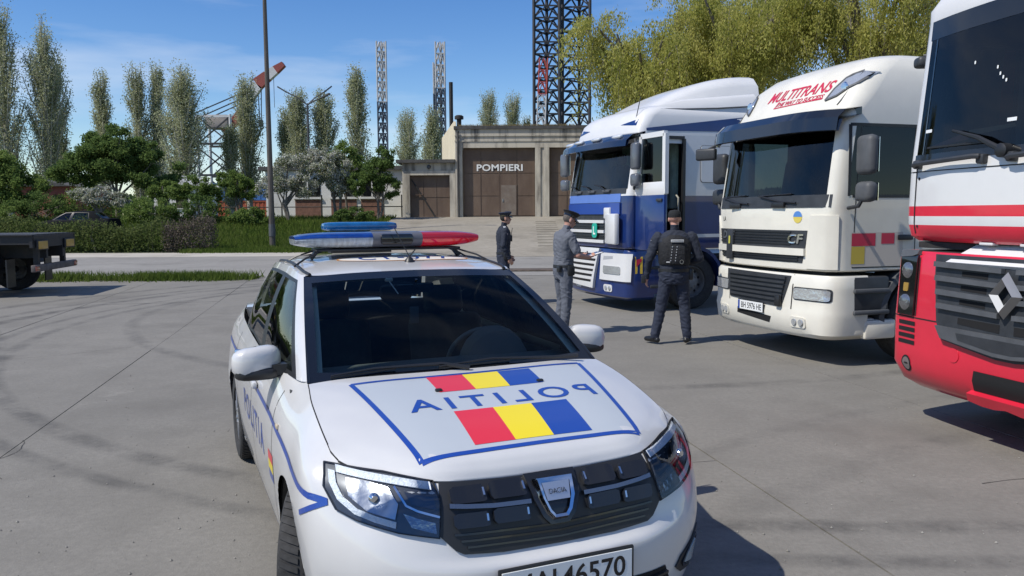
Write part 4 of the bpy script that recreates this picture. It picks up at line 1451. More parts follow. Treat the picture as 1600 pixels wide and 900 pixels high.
# open driver door, hinged at the front pillar and swung out
de = empty('open_door', (-.215, 1.255, 0)); de.parent = bt
de.rotation_euler = (0, 0, R(-88))
q = MB()
q.rbox((-.46, .0, 1.58), (.88, .07, .94), .02)
q.build('door_lower', M_blue, de)
q = MB()
for pts in ([(-.04, 0, 2.05), (-.10, 0, 2.28)], [(-.10, 0, 2.25), (-.18, 0, 3.02)], [(-.18, 0, 3.02), (-.88, 0, 3.02)], [(-.88, 0, 3.02), (-.88, 0, 2.05)]):
    q.bar(pts[0], pts[1], .07, .085)
q.rbox((-.46, 0, 2.14), (.88, .072, .22), .01)
q.build('door_frame', M_twhite, de)
MB().box((-.51, 0, 2.63), (.70, .012, .76)).build('door_glass', M_tglass, de)
MB().rbox((-.45, -.05, 1.75), (.7, .05, .5), .02).build('door_card', M_lining, de)
MB().rbox((-.78, .05, 1.95), (.16, .03, .05), .01).build('door_handle', M_char, de)
q = MB()
for pts in ([(-1.16, 1.25, 1.14), (-1.16, 1.25, 3.03)], [(-.28, 1.25, 3.05), (-1.16, 1.25, 3.05)]):
    q.bar(pts[0], pts[1], .06, .05)
q.build('door_opening_seal', M_black, bt)
q = MB().tube([(-1.05, 1.20, 1.4), (-1.05, 1.27, 1.45), (-1.05, 1.27, 2.0), (-1.05, 1.20, 2.05)], .016, 6)
q.build('grab_rail', mat('rail_yellowgrey', (.35, .34, .28), .4), bt)
for sg in (1, -1):
    MB().rbox((-.70, sg * 1.10, .66), (.50, .24, .70), .03).build('step_housing', M_blue if sg > 0 else M_blue, bt)
    for z in (.45, .78):
        MB().rbox((-.72, sg * 1.20, z), (.40, .10, .06), .015).build('step', M_char, bt)
    ring = []
    for k in range(15):
        t = R(-12 + 204 * k / 14)
        ring.append([(-1.42 + rr * math.cos(t), sg * yy, .52 + rr * math.sin(t)) for rr, yy in ((.57, 1.24), (.63, 1.24), (.63, .80), (.59, .80))])
    MB().grid(ring, closeu=True).build('mudguard', M_blue, bt)
    MB().rbox((-1.42, sg * 1.10, 1.15), (1.3, .26, .10), .03).build('mudguard_top', M_blue, bt)
M_mirsil = mat('mirror_housing_grey', (.10, .11, .13), .3, coat=.4)
mirror(bt, 'mirror', (-.10, 1.42, 2.70), (.12, .24, .46), M_mirsil, [[(-.22, 1.2, 2.95), (-.12, 1.36, 2.98), (-.10, 1.42, 2.90)], [(-.2, 1.2, 2.2), (-.1, 1.38, 2.15), (-.1, 1.42, 2.3)]], R(-5), .05)
mirror(bt, 'mirror', (-.10, 1.42, 2.30), (.12, .24, .22), M_mirsil, None, R(-5), .05)
mirror(bt, 'mirror', (-.10, -1.42, 2.70), (.12, .24, .46), M_mirsil, [[(-.22, -1.2, 2.95), (-.12, -1.36, 2.98), (-.10, -1.42, 2.90)]], R(5), .05)
mirror(bt, 'mirror', (-.10, -1.42, 2.30), (.12, .24, .22), M_mirsil, None, R(5), .05)
q = MB().tube([(-.30, 1.0, 3.2), (-.42, 1.02, 3.75)], .008, 5); q.build('cab_antenna', M_black, bt)
q = MB().box((-1.1, 0, 1.12), (1.7, 2.1, .05)).box((-.40, 0, .65), (.1, 1.9, .7)).box((-.38, 0, 1.10), (.45, 2.1, .05))
q.build('cab_floor', M_chassis, bt)
chassis(bt)

# ------------------------------------------------------------------ red and white truck
M_tred = mat('red_truck_paint', (.62, .018, .045), .34, coat=.5, var=.06, scale=2.5, rvar=.06)
rt = truck_root('truck_tractor', (3.44, 5.52), 14.0, 'red and white truck cab with tall windscreen and diamond emblem, nearest truck')
rb = Cab(rt, [(.30, 1.12, -.14, .08, .12), (.36, 1.21, -.06, .08, .12), (.50, 1.25, -.0, .08, .11), (.90, 1.25, -.0, .08, .10), (1.38, 1.245, -.03, .08, .10), (1.42, 1.23, -.05, .08, .10)], [-.62, -.5, -.38])
rc = Cab(rt, [(1.50, 1.18, -.10, .12, .12), (1.54, 1.22, -.05, .12, .14), (1.63, 1.235, -.03, .12, .15), (1.70, 1.24, -.03, .12, .15), (1.78, 1.24, -.03, .12, .15), (2.10, 1.24, -.04, .12, .15), (2.18, 1.24, -.05, .12, .15), (3.24, 1.22, -.15, .12, .15), (3.34, 1.215, -.14, .12, .17),
              (3.48, 1.18, -.22, .12, .22), (3.60, 1.08, -.45, .12, .25), (3.66, .8, -.9, .1, .28)],
         [-2.2, -1.6, -1.25, -.85, -.55, -.42, -.34])
a, b = rc.front_cols()
r0, r1 = zi(rc, 2.18), zi(rc, 3.24)
nr_ = rc.n
rskip = lambda i, j: (a <= j < b and r0 <= i < r1) or (2 <= j < 5 and r0 <= i < zi(rc, 3.05)) or (nr_ - 6 <= j < nr_ - 3 and r0 <= i < zi(rc, 3.05))
k1, k2, k3 = zi(rc, 1.63), zi(rc, 1.70), zi(rc, 1.78)
rc.shell('cab_shell', [M_tred, M_twhite], rskip, mf=lambda i, j: 0 if (i < k1 or k2 <= i < k3) else 1)
rc.shell('cab_lining', M_lining, rskip, ins=.05)
rb.shell('bumper', M_tred, bottom=True)
MB().grid([r[a:b + 1] for r in rc.P[r0:r1 + 1]]).build('windscreen', glass('cab_glass_dark', (.32, .40, .42), .9), rt)
for lo_, hi_ in ((2, 5), (nr_ - 6, nr_ - 3)):
    MB().grid([r[lo_:hi_ + 1] for r in rc.P[r0:zi(rc, 3.05) + 1]]).build('side_window', M_sglass, rt)
for sg in (1, -1):
    rc.fp('pillar_trim', [(sg * 1.0, 2.14), (sg * 1.20, 2.14), (sg * 1.16, 3.22), (sg * .98, 3.22)], M_gloss, off=.003)
rc.fp('windscreen_cowl', rect(-1.10, 1.10, 2.135, 2.19), M_gloss, off=.004)
rc.fp('windscreen_band', rect(-1.08, 1.08, 3.10, 3.25), M_gloss, off=.003)
interior(rt, -.12, 2.12, -.9, 1.05, mat('curtain_dark', (.05, .055, .06), .95), 3.2)
q = MB().patch([(-1.02, 2.24), (-.55, 2.28), (-.60, 2.33), (-.98, 2.26)], lambda p, r_, o: rc.f(p, r_, o), .1, thick=.004, off=-.05)
q.build('dashboard_sheet', mat('card_pink', (.55, .18, .17), .7), rt)
q = MB().patch([(-.56, 2.30), (-.12, 2.33), (-.14, 2.355), (-.56, 2.345)], lambda p, r_, o: rc.f(p, r_, o), .1, thick=.004, off=-.05)
q.build('dashboard_sheet', mat('card_tan', (.42, .28, .17), .7), rt)
for (y, z) in ((-.52, 2.83), (-.30, 2.76), (-.27, 2.71), (-.24, 2.68), (-.21, 2.655)):  # reflection specks on the windscreen, painted as tiny pale patches
    MB().patch(rrect(y - .007, y + .007, z - .012, z + .012, .005, 2), rc.f, 0, off=.004).build('glint_and_sticker', mat('glint_sticker_pale', (.7, .72, .72), .5), rt)
for y in (-.96, -.12):
    MB().patch(rect(y - .04, y + .04, 2.36, 2.385), rc.f, 0, off=.003).build('glint_and_sticker', MATS['glint_sticker_pale'], rt)
# grab handles and wipers
for (y0, y1) in ((-1.02, -.32), (-.06, .62)):
    q = MB().tube([rc.f(y0, 2.10, .0), rc.f(y0, 2.10, .06), rc.f(y0 + .04, 2.105, .07), rc.f(y1 - .04, 2.125, .07), rc.f(y1, 2.125, .06), rc.f(y1, 2.125, .0)], .020, 8)
    for y in (y0, y1):
        q.rbox(rc.f(y, 2.11, .02), (.06, .07, .07), .015)
    q.build('grab_handle', M_char, rt)
for y in (-.12, .85):
    q = MB().lathe([(.05, -.02), (.05, .05), (.03, .06), (0, .06)], 12, 'X', rc.f(y, 2.155, .02)).tube([rc.f(y, 2.155, .06), rc.f(y - .22, 2.26, .06), rc.f(y - .5, 2.34, .04)], [.022, .018, .010], 7)
    q.tube([rc.f(y - .15, 2.23, .02), rc.f(y - .8, 2.235, .02)], .010, 5)
    q.build('wiper', M_black, rt)
q = MB()
ribbon(q, [(-1.06, 1.56), (-1.06, 2.10)], .016, rc.f, .003)
ribbon(q, [(1.06, 1.56), (1.06, 2.10)], .016, rc.f, .003)
ribbon(q, [(-1.2, 2.055), (1.2, 2.055)], .008, rc.f, .003)
q.build('panel_gap', M_gap, rt)
for z in (2.0, 1.62):
    MB().lathe([(.012, 0), (0, .003)], 8, 'X', rc.f(-1.02, z, .004)).build('bolt', M_gap, rt)
# grille
gg_ = rb.fp('grille', [(-.66, .89), (-.60, .76), (-.08, .69), (.08, .69), (.60, .76), (.66, .89), (.74, 1.40), (-.74, 1.40)], M_char, off=.003, thick=.012)
for k in range(4):
    z = 1.30 - k * .105
    for sg in (1, -1):
        w1 = .70 - k * .02
        rb.fp('grille_slat', [(sg * .06, z), (sg * w1, z + .012), (sg * w1, z + .052), (sg * .06, z + .035)], M_grim, gg_, off=.015, thick=.035)
        if k < 3:
            rb.fp('grille_opening', [(sg * .20, z - .055), (sg * .44, z - .045), (sg * .44, z - .008), (sg * .20, z - .012)], M_dark, gg_, off=.0165)
for sg in (1, -1):
    rb.fp('grille_opening', [(sg * .06, .88), (sg * .44, .90), (sg * .44, .945), (sg * .06, .94)], M_dark, gg_, off=.0165)
lg_ = rb.fp('lower_mesh', [(-.64, .865), (.64, .865), (.58, .775), (.08, .715), (-.08, .715), (-.58, .775)], M_grim, gg_, off=.016, thick=.03)
rb.fp('mesh_opening', [(-.42, .835), (.42, .835), (.40, .785), (.08, .745), (-.08, .745), (-.40, .785)], M_char, gg_, off=.048)
# diamond emblem: a folded four-sided ring
em = MB()
cy_, cz_ = 0, 1.15
oR, iR = (.135, .165), (.055, .068)
mid_ = (.095, .117)
for i in range(4):
    t0, t1 = PI / 2 * i, PI / 2 * (i + 1)
    def pt(rr, t, off): return rb.f(rr[0] * math.cos(t), cz_ + rr[1] * math.sin(t), off)
    em.add([pt(oR, t0, .05), pt(oR, t1, .05), pt(mid_, t1, .10), pt(mid_, t0, .10), pt(iR, t1, .06), pt(iR, t0, .06)], [(0, 1, 2, 3), (3, 2, 4, 5)])
em.build('emblem', M_steel, rt, smooth=False)
# white grille lid
P = []
for i in range(7):
    t = i / 6
    P.append([rb.f(y, 1.405, .012) + Vector((.035 - .17 * t, 0, -.055 + .15 * t)) for y in [(-.60 + .16 * t) * (1 - 2 * j / 10) for j in range(11)]])
q = MB().grid(P)
q.grid([P[0], [p + Vector((-.03, 0, -.03)) for p in P[0]]])
q.build('grille_lid', M_twhite, rt, angle=25)
for y in (-.3, .05, .35):
    MB().rbox((-.10, y, 1.50), (.06, .12, .02), .006).build('lid_hinge', M_twhite, rt)
for sg in (1, -1):
    h_ = rb.fp('headlight', [(sg * .93, .90), (sg * 1.13, .90), (sg * 1.145, 1.385), (sg * .93, 1.405)], M_gloss, off=.003, thick=.02, step=.05)
    for z in (1.26, 1.00):
        c0 = rb.f(sg * 1.035, z, .022)
        MB().lathe([(.068, -.03), (.066, .004), (.055, .012), (.03, .02), (0, .022)], 20, 'X', c0).build('lamp', mat('lamp_dull', (.22, .225, .235), .12, metal=.7, coat=1.0, bump=.3, bscale=25), h_)
    rb.fp('indicator', rrect(*sorted((sg * 1.01, sg * 1.07)), 1.09, 1.16, .01), mat('amber_lens', (.35, .22, .05), .2, coat=1), h_, off=.024, thick=.006)
    rb.fp('lamp_cap', [(sg * .93, 1.385), (sg * 1.145, 1.365), (sg * 1.145, 1.413), (sg * .93, 1.418)], M_grim, h_, off=.0, thick=.03, step=.05)
    q = MB()
    ribbon(q, [(sg * .92, .90), (sg * .92, 1.40)], .012, rb.f, .003)
    ribbon(q, [(sg * .66, .885), (sg * 1.19, .885)], .010, rb.f, .003)
    q.build('panel_gap', M_gap, rt)
    for k in range(4):
        z = .67 + k * .052
        rb.fp('louvre', [(sg * .92, z - .008), (sg * 1.13, z - .008), (sg * 1.13, z + .024), (sg * .92, z + .026)], M_dark, off=.004, step=.05)
    fg = rb.fp('fog_lamp', [(sg * (1.02 + .062 * math.cos(2 * PI * k / 18)), .50 + .068 * math.sin(2 * PI * k / 18)) for k in range(18)], M_dark, off=.003, step=.03)
    rb.fp('lamp_lens', [(sg * (1.02 + .046 * math.cos(2 * PI * k / 18)), .50 + .052 * math.sin(2 * PI * k / 18)) for k in range(18)], mat('fog_smoke', (.16, .13, .13), .15, coat=1), fg, off=.005, step=.03)
    rb.fp('tow_cover', [(sg * (.48 + .055 * math.cos(2 * PI * k / 16)), .655 + .055 * math.sin(2 * PI * k / 16)) for k in range(16)], M_tred, off=.001, thick=.005, step=.03)
    mirror(rt, 'mirror', (-.62, sg * 1.36, 2.62), (.16, .24, .44), M_char, [[(-.42, sg * 1.2, 3.02), (-.36, sg * 1.30, 3.04), (-.45, sg * 1.33, 2.80)], [(-.42, sg * 1.30, 2.86), (-.46, sg * 1.29, 2.28), (-.5, sg * 1.22, 2.24)]], R(-6 * sg), .05)
    mirror(rt, 'mirror', (-.36, sg * 1.30, 2.98), (.16, .14, .09), M_char, None, R(20 * sg), .03, False)
    MB().rbox((-.80, sg * 1.10, .70), (.48, .22, .80), .04).build('step_housing', M_char, rt)
    ring = []
    for k in range(15):
        t = R(-10 + 200 * k / 14)
        ring.append([(-1.42 + rr * math.cos(t), sg * yy, .52 + rr * math.sin(t)) for rr, yy in ((.57, 1.22), (.63, 1.22), (.63, .80), (.59, .80))])
    MB().grid(ring, closeu=True).build('mudguard', M_char, rt)
rb.fp('intake_slot', [(-.30, .425), (.30, .425), (.28, .575), (-.28, .575)], M_dark, off=.004, step=.03)
q = MB(); q.patch([(-.34, .36), (.34, .36), (.33, .42), (-.33, .42)], rb.f, .1, thick=.05, off=.0); q.build('bumper_step', M_tred, rt)
q = MB().box((-1.1, 0, 1.47), (1.9, 2.1, .05)).box((-.45, 0, .8), (.1, 1.9, .9)).box((-.35, 0, 1.40), (.5, 2.1, .05))
q.build('cab_floor', M_chassis, rt)
chassis(rt)
# ================================================================== ground, road, verge
def posmat(name, c1, c2, scale, rough=.9, c3=None, sc3=1.0, bump=.15, bscale=40, arcs=None, thr3=(.52, .68), dots=None, fine=None):
    """surface material driven by world position"""
    m = bpy.data.materials.new(name)
    m.use_nodes = True
    n, l = m.node_tree.nodes, m.node_tree.links
    b = n['Principled BSDF']
    b.inputs['Roughness'].default_value = rough
    b.inputs['Specular IOR Level'].default_value = .35
    geo = n.new('ShaderNodeNewGeometry')
    def noise(sc, det=6, rg=.6):
        z = n.new('ShaderNodeTexNoise')
        z.inputs['Scale'].default_value = sc
        z.inputs['Detail'].default_value = det
        z.inputs['Roughness'].default_value = rg
        l.new(geo.outputs['Position'], z.inputs['Vector'])
        return z.outputs['Fac']
    def ramp(src, p0, p1, a, b_):
        r = n.new('ShaderNodeValToRGB')
        r.color_ramp.elements[0].position = p0
        r.color_ramp.elements[1].position = p1
        r.color_ramp.elements[0].color = tuple(a) + (1,) if len(a) == 3 else a
        r.color_ramp.elements[1].color = tuple(b_) + (1,) if len(b_) == 3 else b_
        l.new(src, r.inputs['Fac'])
        return r.outputs['Color']
    def mix(f, a, b_, mode='MIX'):
        x = n.new('ShaderNodeMixRGB')
        x.blend_type = mode
        if isinstance(f, float): x.inputs['Fac'].default_value = f
        else: l.new(f, x.inputs['Fac'])
        for s_, v_ in ((x.inputs['Color1'], a), (x.inputs['Color2'], b_)):
            if isinstance(v_, tuple): s_.default_value = v_ + (1,)
            else: l.new(v_, s_)
        return x.outputs['Color']
    col = ramp(noise(scale, 7), .3, .7, c1, c2)
    if c3:
        col = mix(ramp(noise(sc3, 8, .65), thr3[0], thr3[1], (0, 0, 0), (1, 1, 1)), col, c3)
    if fine:
        col = mix(ramp(noise(fine, 3, .7), .30, .72, (.0, .0, .0), (.45, .45, .45)), col, tuple(x * .62 for x in c1))
    if fine:
        col = mix(ramp(noise(2.3, 9, .72), .44, .60, (0, 0, 0), (.32, .32, .32)), col, tuple(x * .80 for x in c1))
        col = mix(ramp(noise(1.1, 9, .75), .60, .72, (0, 0, 0), (.45, .45, .45)), col, tuple(min(1, x * 1.22) for x in c2))
    if arcs:
        for (cx_, cy_, rad, wd, st) in arcs:       # worn-in tyre tracks
            d = n.new('ShaderNodeVectorMath'); d.operation = 'DISTANCE'
            fl = n.new('ShaderNodeVectorMath'); fl.operation = 'MULTIPLY'
            fl.inputs[1].default_value = (1, 1, 0)
            l.new(geo.outputs['Position'], fl.inputs[0])
            l.new(fl.outputs[0], d.inputs[0])
            d.inputs[1].default_value = (cx_, cy_, 0)
            s_ = n.new('ShaderNodeMath'); s_.operation = 'SUBTRACT'; l.new(d.outputs['Value'], s_.inputs[0]); s_.inputs[1].default_value = rad
            a_ = n.new('ShaderNodeMath'); a_.operation = 'ABSOLUTE'; l.new(s_.outputs[0], a_.inputs[0])
            mr = n.new('ShaderNodeMapRange'); mr.inputs['From Min'].default_value = wd; mr.inputs['From Max'].default_value = wd * .35
            mr.inputs['To Min'].default_value = 0; mr.inputs['To Max'].default_value = st
            l.new(a_.outputs[0], mr.inputs['Value'])
            nz = noise(1.6, 8, .75)
            mu = n.new('ShaderNodeMath'); mu.operation = 'MULTIPLY'; l.new(mr.outputs[0], mu.inputs[0])
            rr = n.new('ShaderNodeMapRange'); rr.inputs['From Min'].default_value = .38; rr.inputs['From Max'].default_value = .62; l.new(nz, rr.inputs['Value'])
            l.new(rr.outputs[0], mu.inputs[1])
            col = mix(mu.outputs[0], col, (.045, .044, .044))
    l.new(col, b.inputs['Base Color'])
    if bump:
        bp = n.new('ShaderNodeBump'); bp.inputs['Strength'].default_value = bump; bp.inputs['Distance'].default_value = .01
        l.new(noise(bscale, 4), bp.inputs['Height'])
        l.new(bp.outputs['Normal'], b.inputs['Normal'])
    MATS[name] = m
    return m
rng = np.random.default_rng(7)
random.seed(5)

def tz(x, y):
    t = min(1, max(0, (y - 38) / 12))
    return -.05 + 1.5 * (t * t * (3 - 2 * t))

M_earth = posmat('earth_and_grass', (.055, .085, .025), (.11, .13, .05), .35, c3=(.16, .14, .09), sc3=.25, bump=.5, bscale=6)
ys = [-300, -60, -20, 0, 20, 36, 38, 40, 42, 44, 46, 48, 50, 55, 70, 120, 300, 1000, 4000]
xs = [-4000, -800, -200, -80, -40, -20, -10, 0, 10, 20, 40, 80, 200, 800, 4000]
gnd = MB().grid([[(x, y, tz(x, y)) for x in xs] for y in ys]).build('ground', M_earth)
tag(gnd, kind='structure')

ARCS = [(2.2, 13.6, 9.3, .13, .6), (2.2, 13.6, 9.75, .10, .5), (2.6, 13.2, 11.0, .18, .7), (2.6, 13.2, 11.5, .14, .55), (3.4, 12.6, 13.4, .2, .6), (1.0, 15.5, 7.6, .14, .45), (-16.5, 5.5, 10.05, .16, .5), (-18.5, 3.5, 13.6, .18, .5), (9.0, -4.0, 11.5, .16, .28), (9.4, -4.0, 12.6, .12, .25)]
M_conc = posmat('yard_concrete', (.186, .177, .158), (.240, .228, .204), .22, c3=(.160, .151, .134), sc3=.5, bump=.35, bscale=70, arcs=ARCS, fine=26)
yard = MB().grid([[(-60, -20, -.028), (60, -20, -.028)], [(-60, 23, -.028), (60, 23, -.028)]]).build('yard', mat('joint_dirt', (.085, .08, .07), .95))
tag(yard, kind='structure')
ang = R(12)
ux, uy = Vector((math.cos(ang), math.sin(ang), 0)), Vector((-math.sin(ang), math.cos(ang), 0))
slab_me = None
for i in range(-14, 16):
    for j in range(-2, 6):
        c = ux * (-2.45 + 2.5 * i + 1.25 + random.uniform(-.003, .003)) + uy * (6 * j + (2.1 if i % 2 else 0))
        if not (-24 < c.x < 28 and -7 < c.y < 25):
            continue
        if slab_me is None:
            o = MB().box((0, 0, -.015), (2.490, 5.990, .03)).build('concrete_slab', M_conc, yard, smooth=False)
            slab_me = o
        else:
            o = share(slab_me, yard)
        o.location = (c.x, c.y, random.uniform(-.0025, .0025))
        o.rotation_euler = (0, 0, ang + random.uniform(-.0012, .0012))

M_crack = mat('crack_dirt', (.045, .042, .038), .95)
for (x0, y0, a0, L_) in ((-3.4, 5.2, 1.9, 1.1), (-6.8, 9.4, .4, 2.2), (-9.6, 13.0, .9, 3.0), (3.0, 5.0, .5, 1.0), (-5.1, 16.2, 1.2, 3.4), (.6, 18.5, .1, 4.0), (-12.5, 16.0, .3, 3.5)):
    pts_, a1 = [Vector((x0, y0, 0))], a0
    for k in range(int(L_ / .09)):
        a1 += random.gauss(0, .22) - (a1 - a0) * .15
        pts_.append(pts_[-1] + Vector((math.cos(a1), math.sin(a1), 0)) * .09)
    A_, B_ = [], []
    for k, p_ in enumerate(pts_):
        t_ = (pts_[min(k + 1, len(pts_) - 1)] - pts_[max(0, k - 1)]).normalized()
        n_ = Vector((-t_.y, t_.x, 0)) * random.uniform(.001, .004)
        A_.append((p_ + n_)[:2] + (.0035,) if False else ((p_ + n_).x, (p_ + n_).y, .0035)); B_.append(((p_ - n_).x, (p_ - n_).y, .0035))
    MB().grid([A_, B_]).build('crack', M_crack, yard, smooth=False)
def grit_field(N):
    g_ = MB()
    for k in range(N):
        y = 2.6 + random.random() ** 1.6 * 16
        x = random.uniform(-.72, .72) * y
        r_ = random.uniform(.003, .008) * random.choice((.6, .6, 1, 1.4))
        a_ = random.uniform(0, PI)
        c_, s_ = math.cos(a_) * r_, math.sin(a_) * r_
        g_.add([(x + c_, y + s_, .003), (x - s_, y + c_, .003), (x - c_ * .8, y - s_ * .8, .003), (x + s_, y - c_, .003), (x, y, .003 + r_ * .8)], [(0, 1, 4), (1, 2, 4), (2, 3, 4), (3, 0, 4)])
    return g_
tag(grit_field(1800).build('grit', mat('grit_stone', (.22, .21, .19), .95, var=.4, scale=3), None, smooth=False), 'loose grit and small stones scattered over the concrete yard', 'grit', kind='stuff')
M_road = posmat('road_surface', (.235, .225, .207), (.30, .288, .265), .3, c3=(.19, .182, .168), sc3=.5, bump=.2, bscale=50, fine=7)
# road between yard and verge, a sheet over the slabs, with a bright dusty far edge
road = MB().grid([[(-200, 22.4, .006), (-40, 22.4, .006), (-7, 22.6, .006), (200, 23.5, .006)], [(-200, 34.4, .006), (-40, 34.4, .006), (-7, 34.4, .006), (200, 34.4, .006)]]).build('road', M_road)
tag(road, kind='structure')
M_dust = posmat('dusty_shoulder', (.36, .335, .285), (.45, .42, .37), .5, c3=(.29, .27, .23), sc3=.6, bump=.3, bscale=30)
sh = MB().grid([[(-200, 33.6, .011), (-30, 33.6, .011), (-9, 33.9, .011)], [(-200, 38.3, .012), (-30, 38.2, .012), (-9, 37.4, .012)]]).build('road_shoulder', M_dust)
tag(sh, kind='structure')
# concrete ramp up to the garages
M_ramp = posmat('ramp_concrete', (.27, .245, .20), (.34, .31, .26), .35, c3=(.19, .17, .135), sc3=.4, bump=.2, bscale=30, fine=5)
rp_ = []
for (y, z) in ((32.6, .012), (34.5, .16), (37, .40), (40, .70), (44, 1.07), (48, 1.42), (50.0, 1.56), (51, 1.58)):
    rp_.append([(-7.6 + .02 * (y - 33), y, z), (-3, y, z), (2, y, z), (8, y, z), (30, y, z)])
ramp_ = MB().grid(rp_).build('ramp', M_ramp)
tag(ramp_, kind='structure')
def ramp_z(y):
    P = ((32.6, .012), (34.5, .16), (37, .40), (40, .70), (44, 1.07), (48, 1.42), (50.0, 1.56), (51, 1.58))
    return float(np.interp(y, [p[0] for p in P], [p[1] for p in P]))
M_ribm = posmat('ramp_stain', (.20, .18, .145), (.26, .235, .19), 1.0, bump=0)
rib0 = None
for k in range(11):
    y = 36.0 + k * 1.05
    x = 1.75 + .02 * k
    if rib0 is None:
        rib0 = MB().box((0, 0, 0), (1.15, .20, .016)).build('ramp_rib', M_ribm, ramp_, smooth=False); o = rib0
    else:
        o = share(rib0, ramp_)
    o.location = (x, y, ramp_z(y) + .012)
    o.rotation_euler = (R(5.3), 0, 0)
drain = MB().rbox((0, 0, .02), (2.0, .9, .04), .01).build('drain_grate', mat('rusty_iron', (.085, .065, .05), .8, var=.4, scale=6))
drain.location = (.9, 24.6, .006)
tag(drain, 'rusty drain cover in the road in front of the ramp', 'drain')

# ================================================================== foliage tools
def leafmat(name, cols, tr=.35, nsc=.6):
    m = bpy.data.materials.new(name)
    m.use_nodes = True
    n, l = m.node_tree.nodes, m.node_tree.links
    n.remove(n['Principled BSDF'])
    g = n.new('ShaderNodeNewGeometry')
    rp = n.new('ShaderNodeValToRGB')
    e = rp.color_ramp.elements
    e[0].color = tuple(cols[0]) + (1,)
    e[1].color = tuple(cols[-1]) + (1,)
    for k, c in enumerate(cols[1:-1]):
        q = e.new((k + 1) / (len(cols) - 1))
        q.color = tuple(c) + (1,)
    nz = n.new('ShaderNodeTexNoise')
    nz.inputs['Scale'].default_value = nsc
    l.new(g.outputs['Position'], nz.inputs['Vector'])
    ad = n.new('ShaderNodeMath'); ad.operation = 'MULTIPLY_ADD'
    l.new(g.outputs['Random Per Island'], ad.inputs[0]); ad.inputs[1].default_value = .6
    m2 = n.new('ShaderNodeMath'); m2.operation = 'MULTIPLY_ADD'; l.new(nz.outputs['Fac'], m2.inputs[0]); m2.inputs[1].default_value = .9; m2.inputs[2].default_value = -.25
    l.new(m2.outputs[0], ad.inputs[2])
    l.new(ad.outputs[0], rp.inputs['Fac'])
    df = n.new('ShaderNodeBsdfDiffuse'); l.new(rp.outputs['Color'], df.inputs['Color'])
    ts = n.new('ShaderNodeBsdfTranslucent'); l.new(rp.outputs['Color'], ts.inputs['Color'])
    mx_ = n.new('ShaderNodeMixShader'); mx_.inputs['Fac'].default_value = tr
    l.new(df.outputs[0], mx_.inputs[1]); l.new(ts.outputs[0], mx_.inputs[2])
    l.new(mx_.outputs[0], n['Material Output'].inputs['Surface'])
    MATS[name] = m
    return m

def leaves(name, cen, size, m, parent=None, droop=None, aspect=.7):
    """many small leaf faces at the given centres, one mesh"""
    N = len(cen)
    a = rng.normal(size=(N, 3))
    if droop is not None:
        a = a * .35 + np.asarray(droop)
    a /= np.linalg.norm(a, axis=1, keepdims=True)
    b = rng.normal(size=(N, 3))
    b -= a * (a * b).sum(1, keepdims=True)
    b /= np.linalg.norm(b, axis=1, keepdims=True)
    s = np.asarray(size).reshape(-1, 1) * rng.uniform(.6, 1.35, (N, 1))
    A, B = a * s * .5, b * s * .5 * aspect
    V = np.stack([cen - A, cen + B * .9 - A * .15, cen + A, cen - B * .9 + A * .1], 1).reshape(-1, 3)
    me = bpy.data.meshes.new(name)
    me.vertices.add(4 * N); me.vertices.foreach_set('co', V.astype(np.float32).ravel())
    me.loops.add(4 * N); me.loops.foreach_set('vertex_index', np.arange(4 * N, dtype=np.int32))
    me.polygons.add(N); me.polygons.foreach_set('loop_start', np.arange(0, 4 * N, 4, dtype=np.int32))
    me.update(calc_edges=True)
    me.validate()
    me.materials.append(m)
    o = bpy.data.objects.new(name, me)
    C.objects.link(o)
    if parent is not None: o.parent = parent
    return o

M_bark = mat('bark_grey', (.13, .115, .095), .9, var=.4, scale=4, stretch=(1, 1, .25))
M_pbark = mat('bark_pale', (.36, .345, .30), .9, var=.35, scale=4, stretch=(1, 1, .25))
L_pop = leafmat('poplar_leaf', [(.27, .295, .16), (.34, .365, .21), (.41, .43, .27), (.48, .485, .35)], .58, .35)
L_dark = leafmat('dark_leaf', [(.075, .12, .04), (.13, .195, .06), (.19, .265, .085)], .55, .7)
L_mid = leafmat('mid_leaf', [(.10, .155, .042), (.165, .235, .065), (.23, .30, .10)], .5, .7)
L_will = leafmat('willow_leaf', [(.22, .25, .055), (.36, .37, .09), (.50, .48, .15), (.60, .56, .24)], .6, .5)
L_bloss = leafmat('blossom', [(.10, .14, .05), (.22, .25, .14), (.55, .54, .48), (.74, .73, .69)], .35, 1.2)
L_hedge = leafmat('hedge_leaf', [(.06, .085, .03), (.11, .145, .05), (.19, .21, .085)], .5, .8)
L_bare = leafmat('bare_twig', [(.09, .075, .06), (.13, .11, .09), (.16, .14, .12)], .2, .8)
L_grass = leafmat('grass_blade', [(.06, .10, .02), (.10, .15, .03), (.17, .20, .06)], .45, .5)

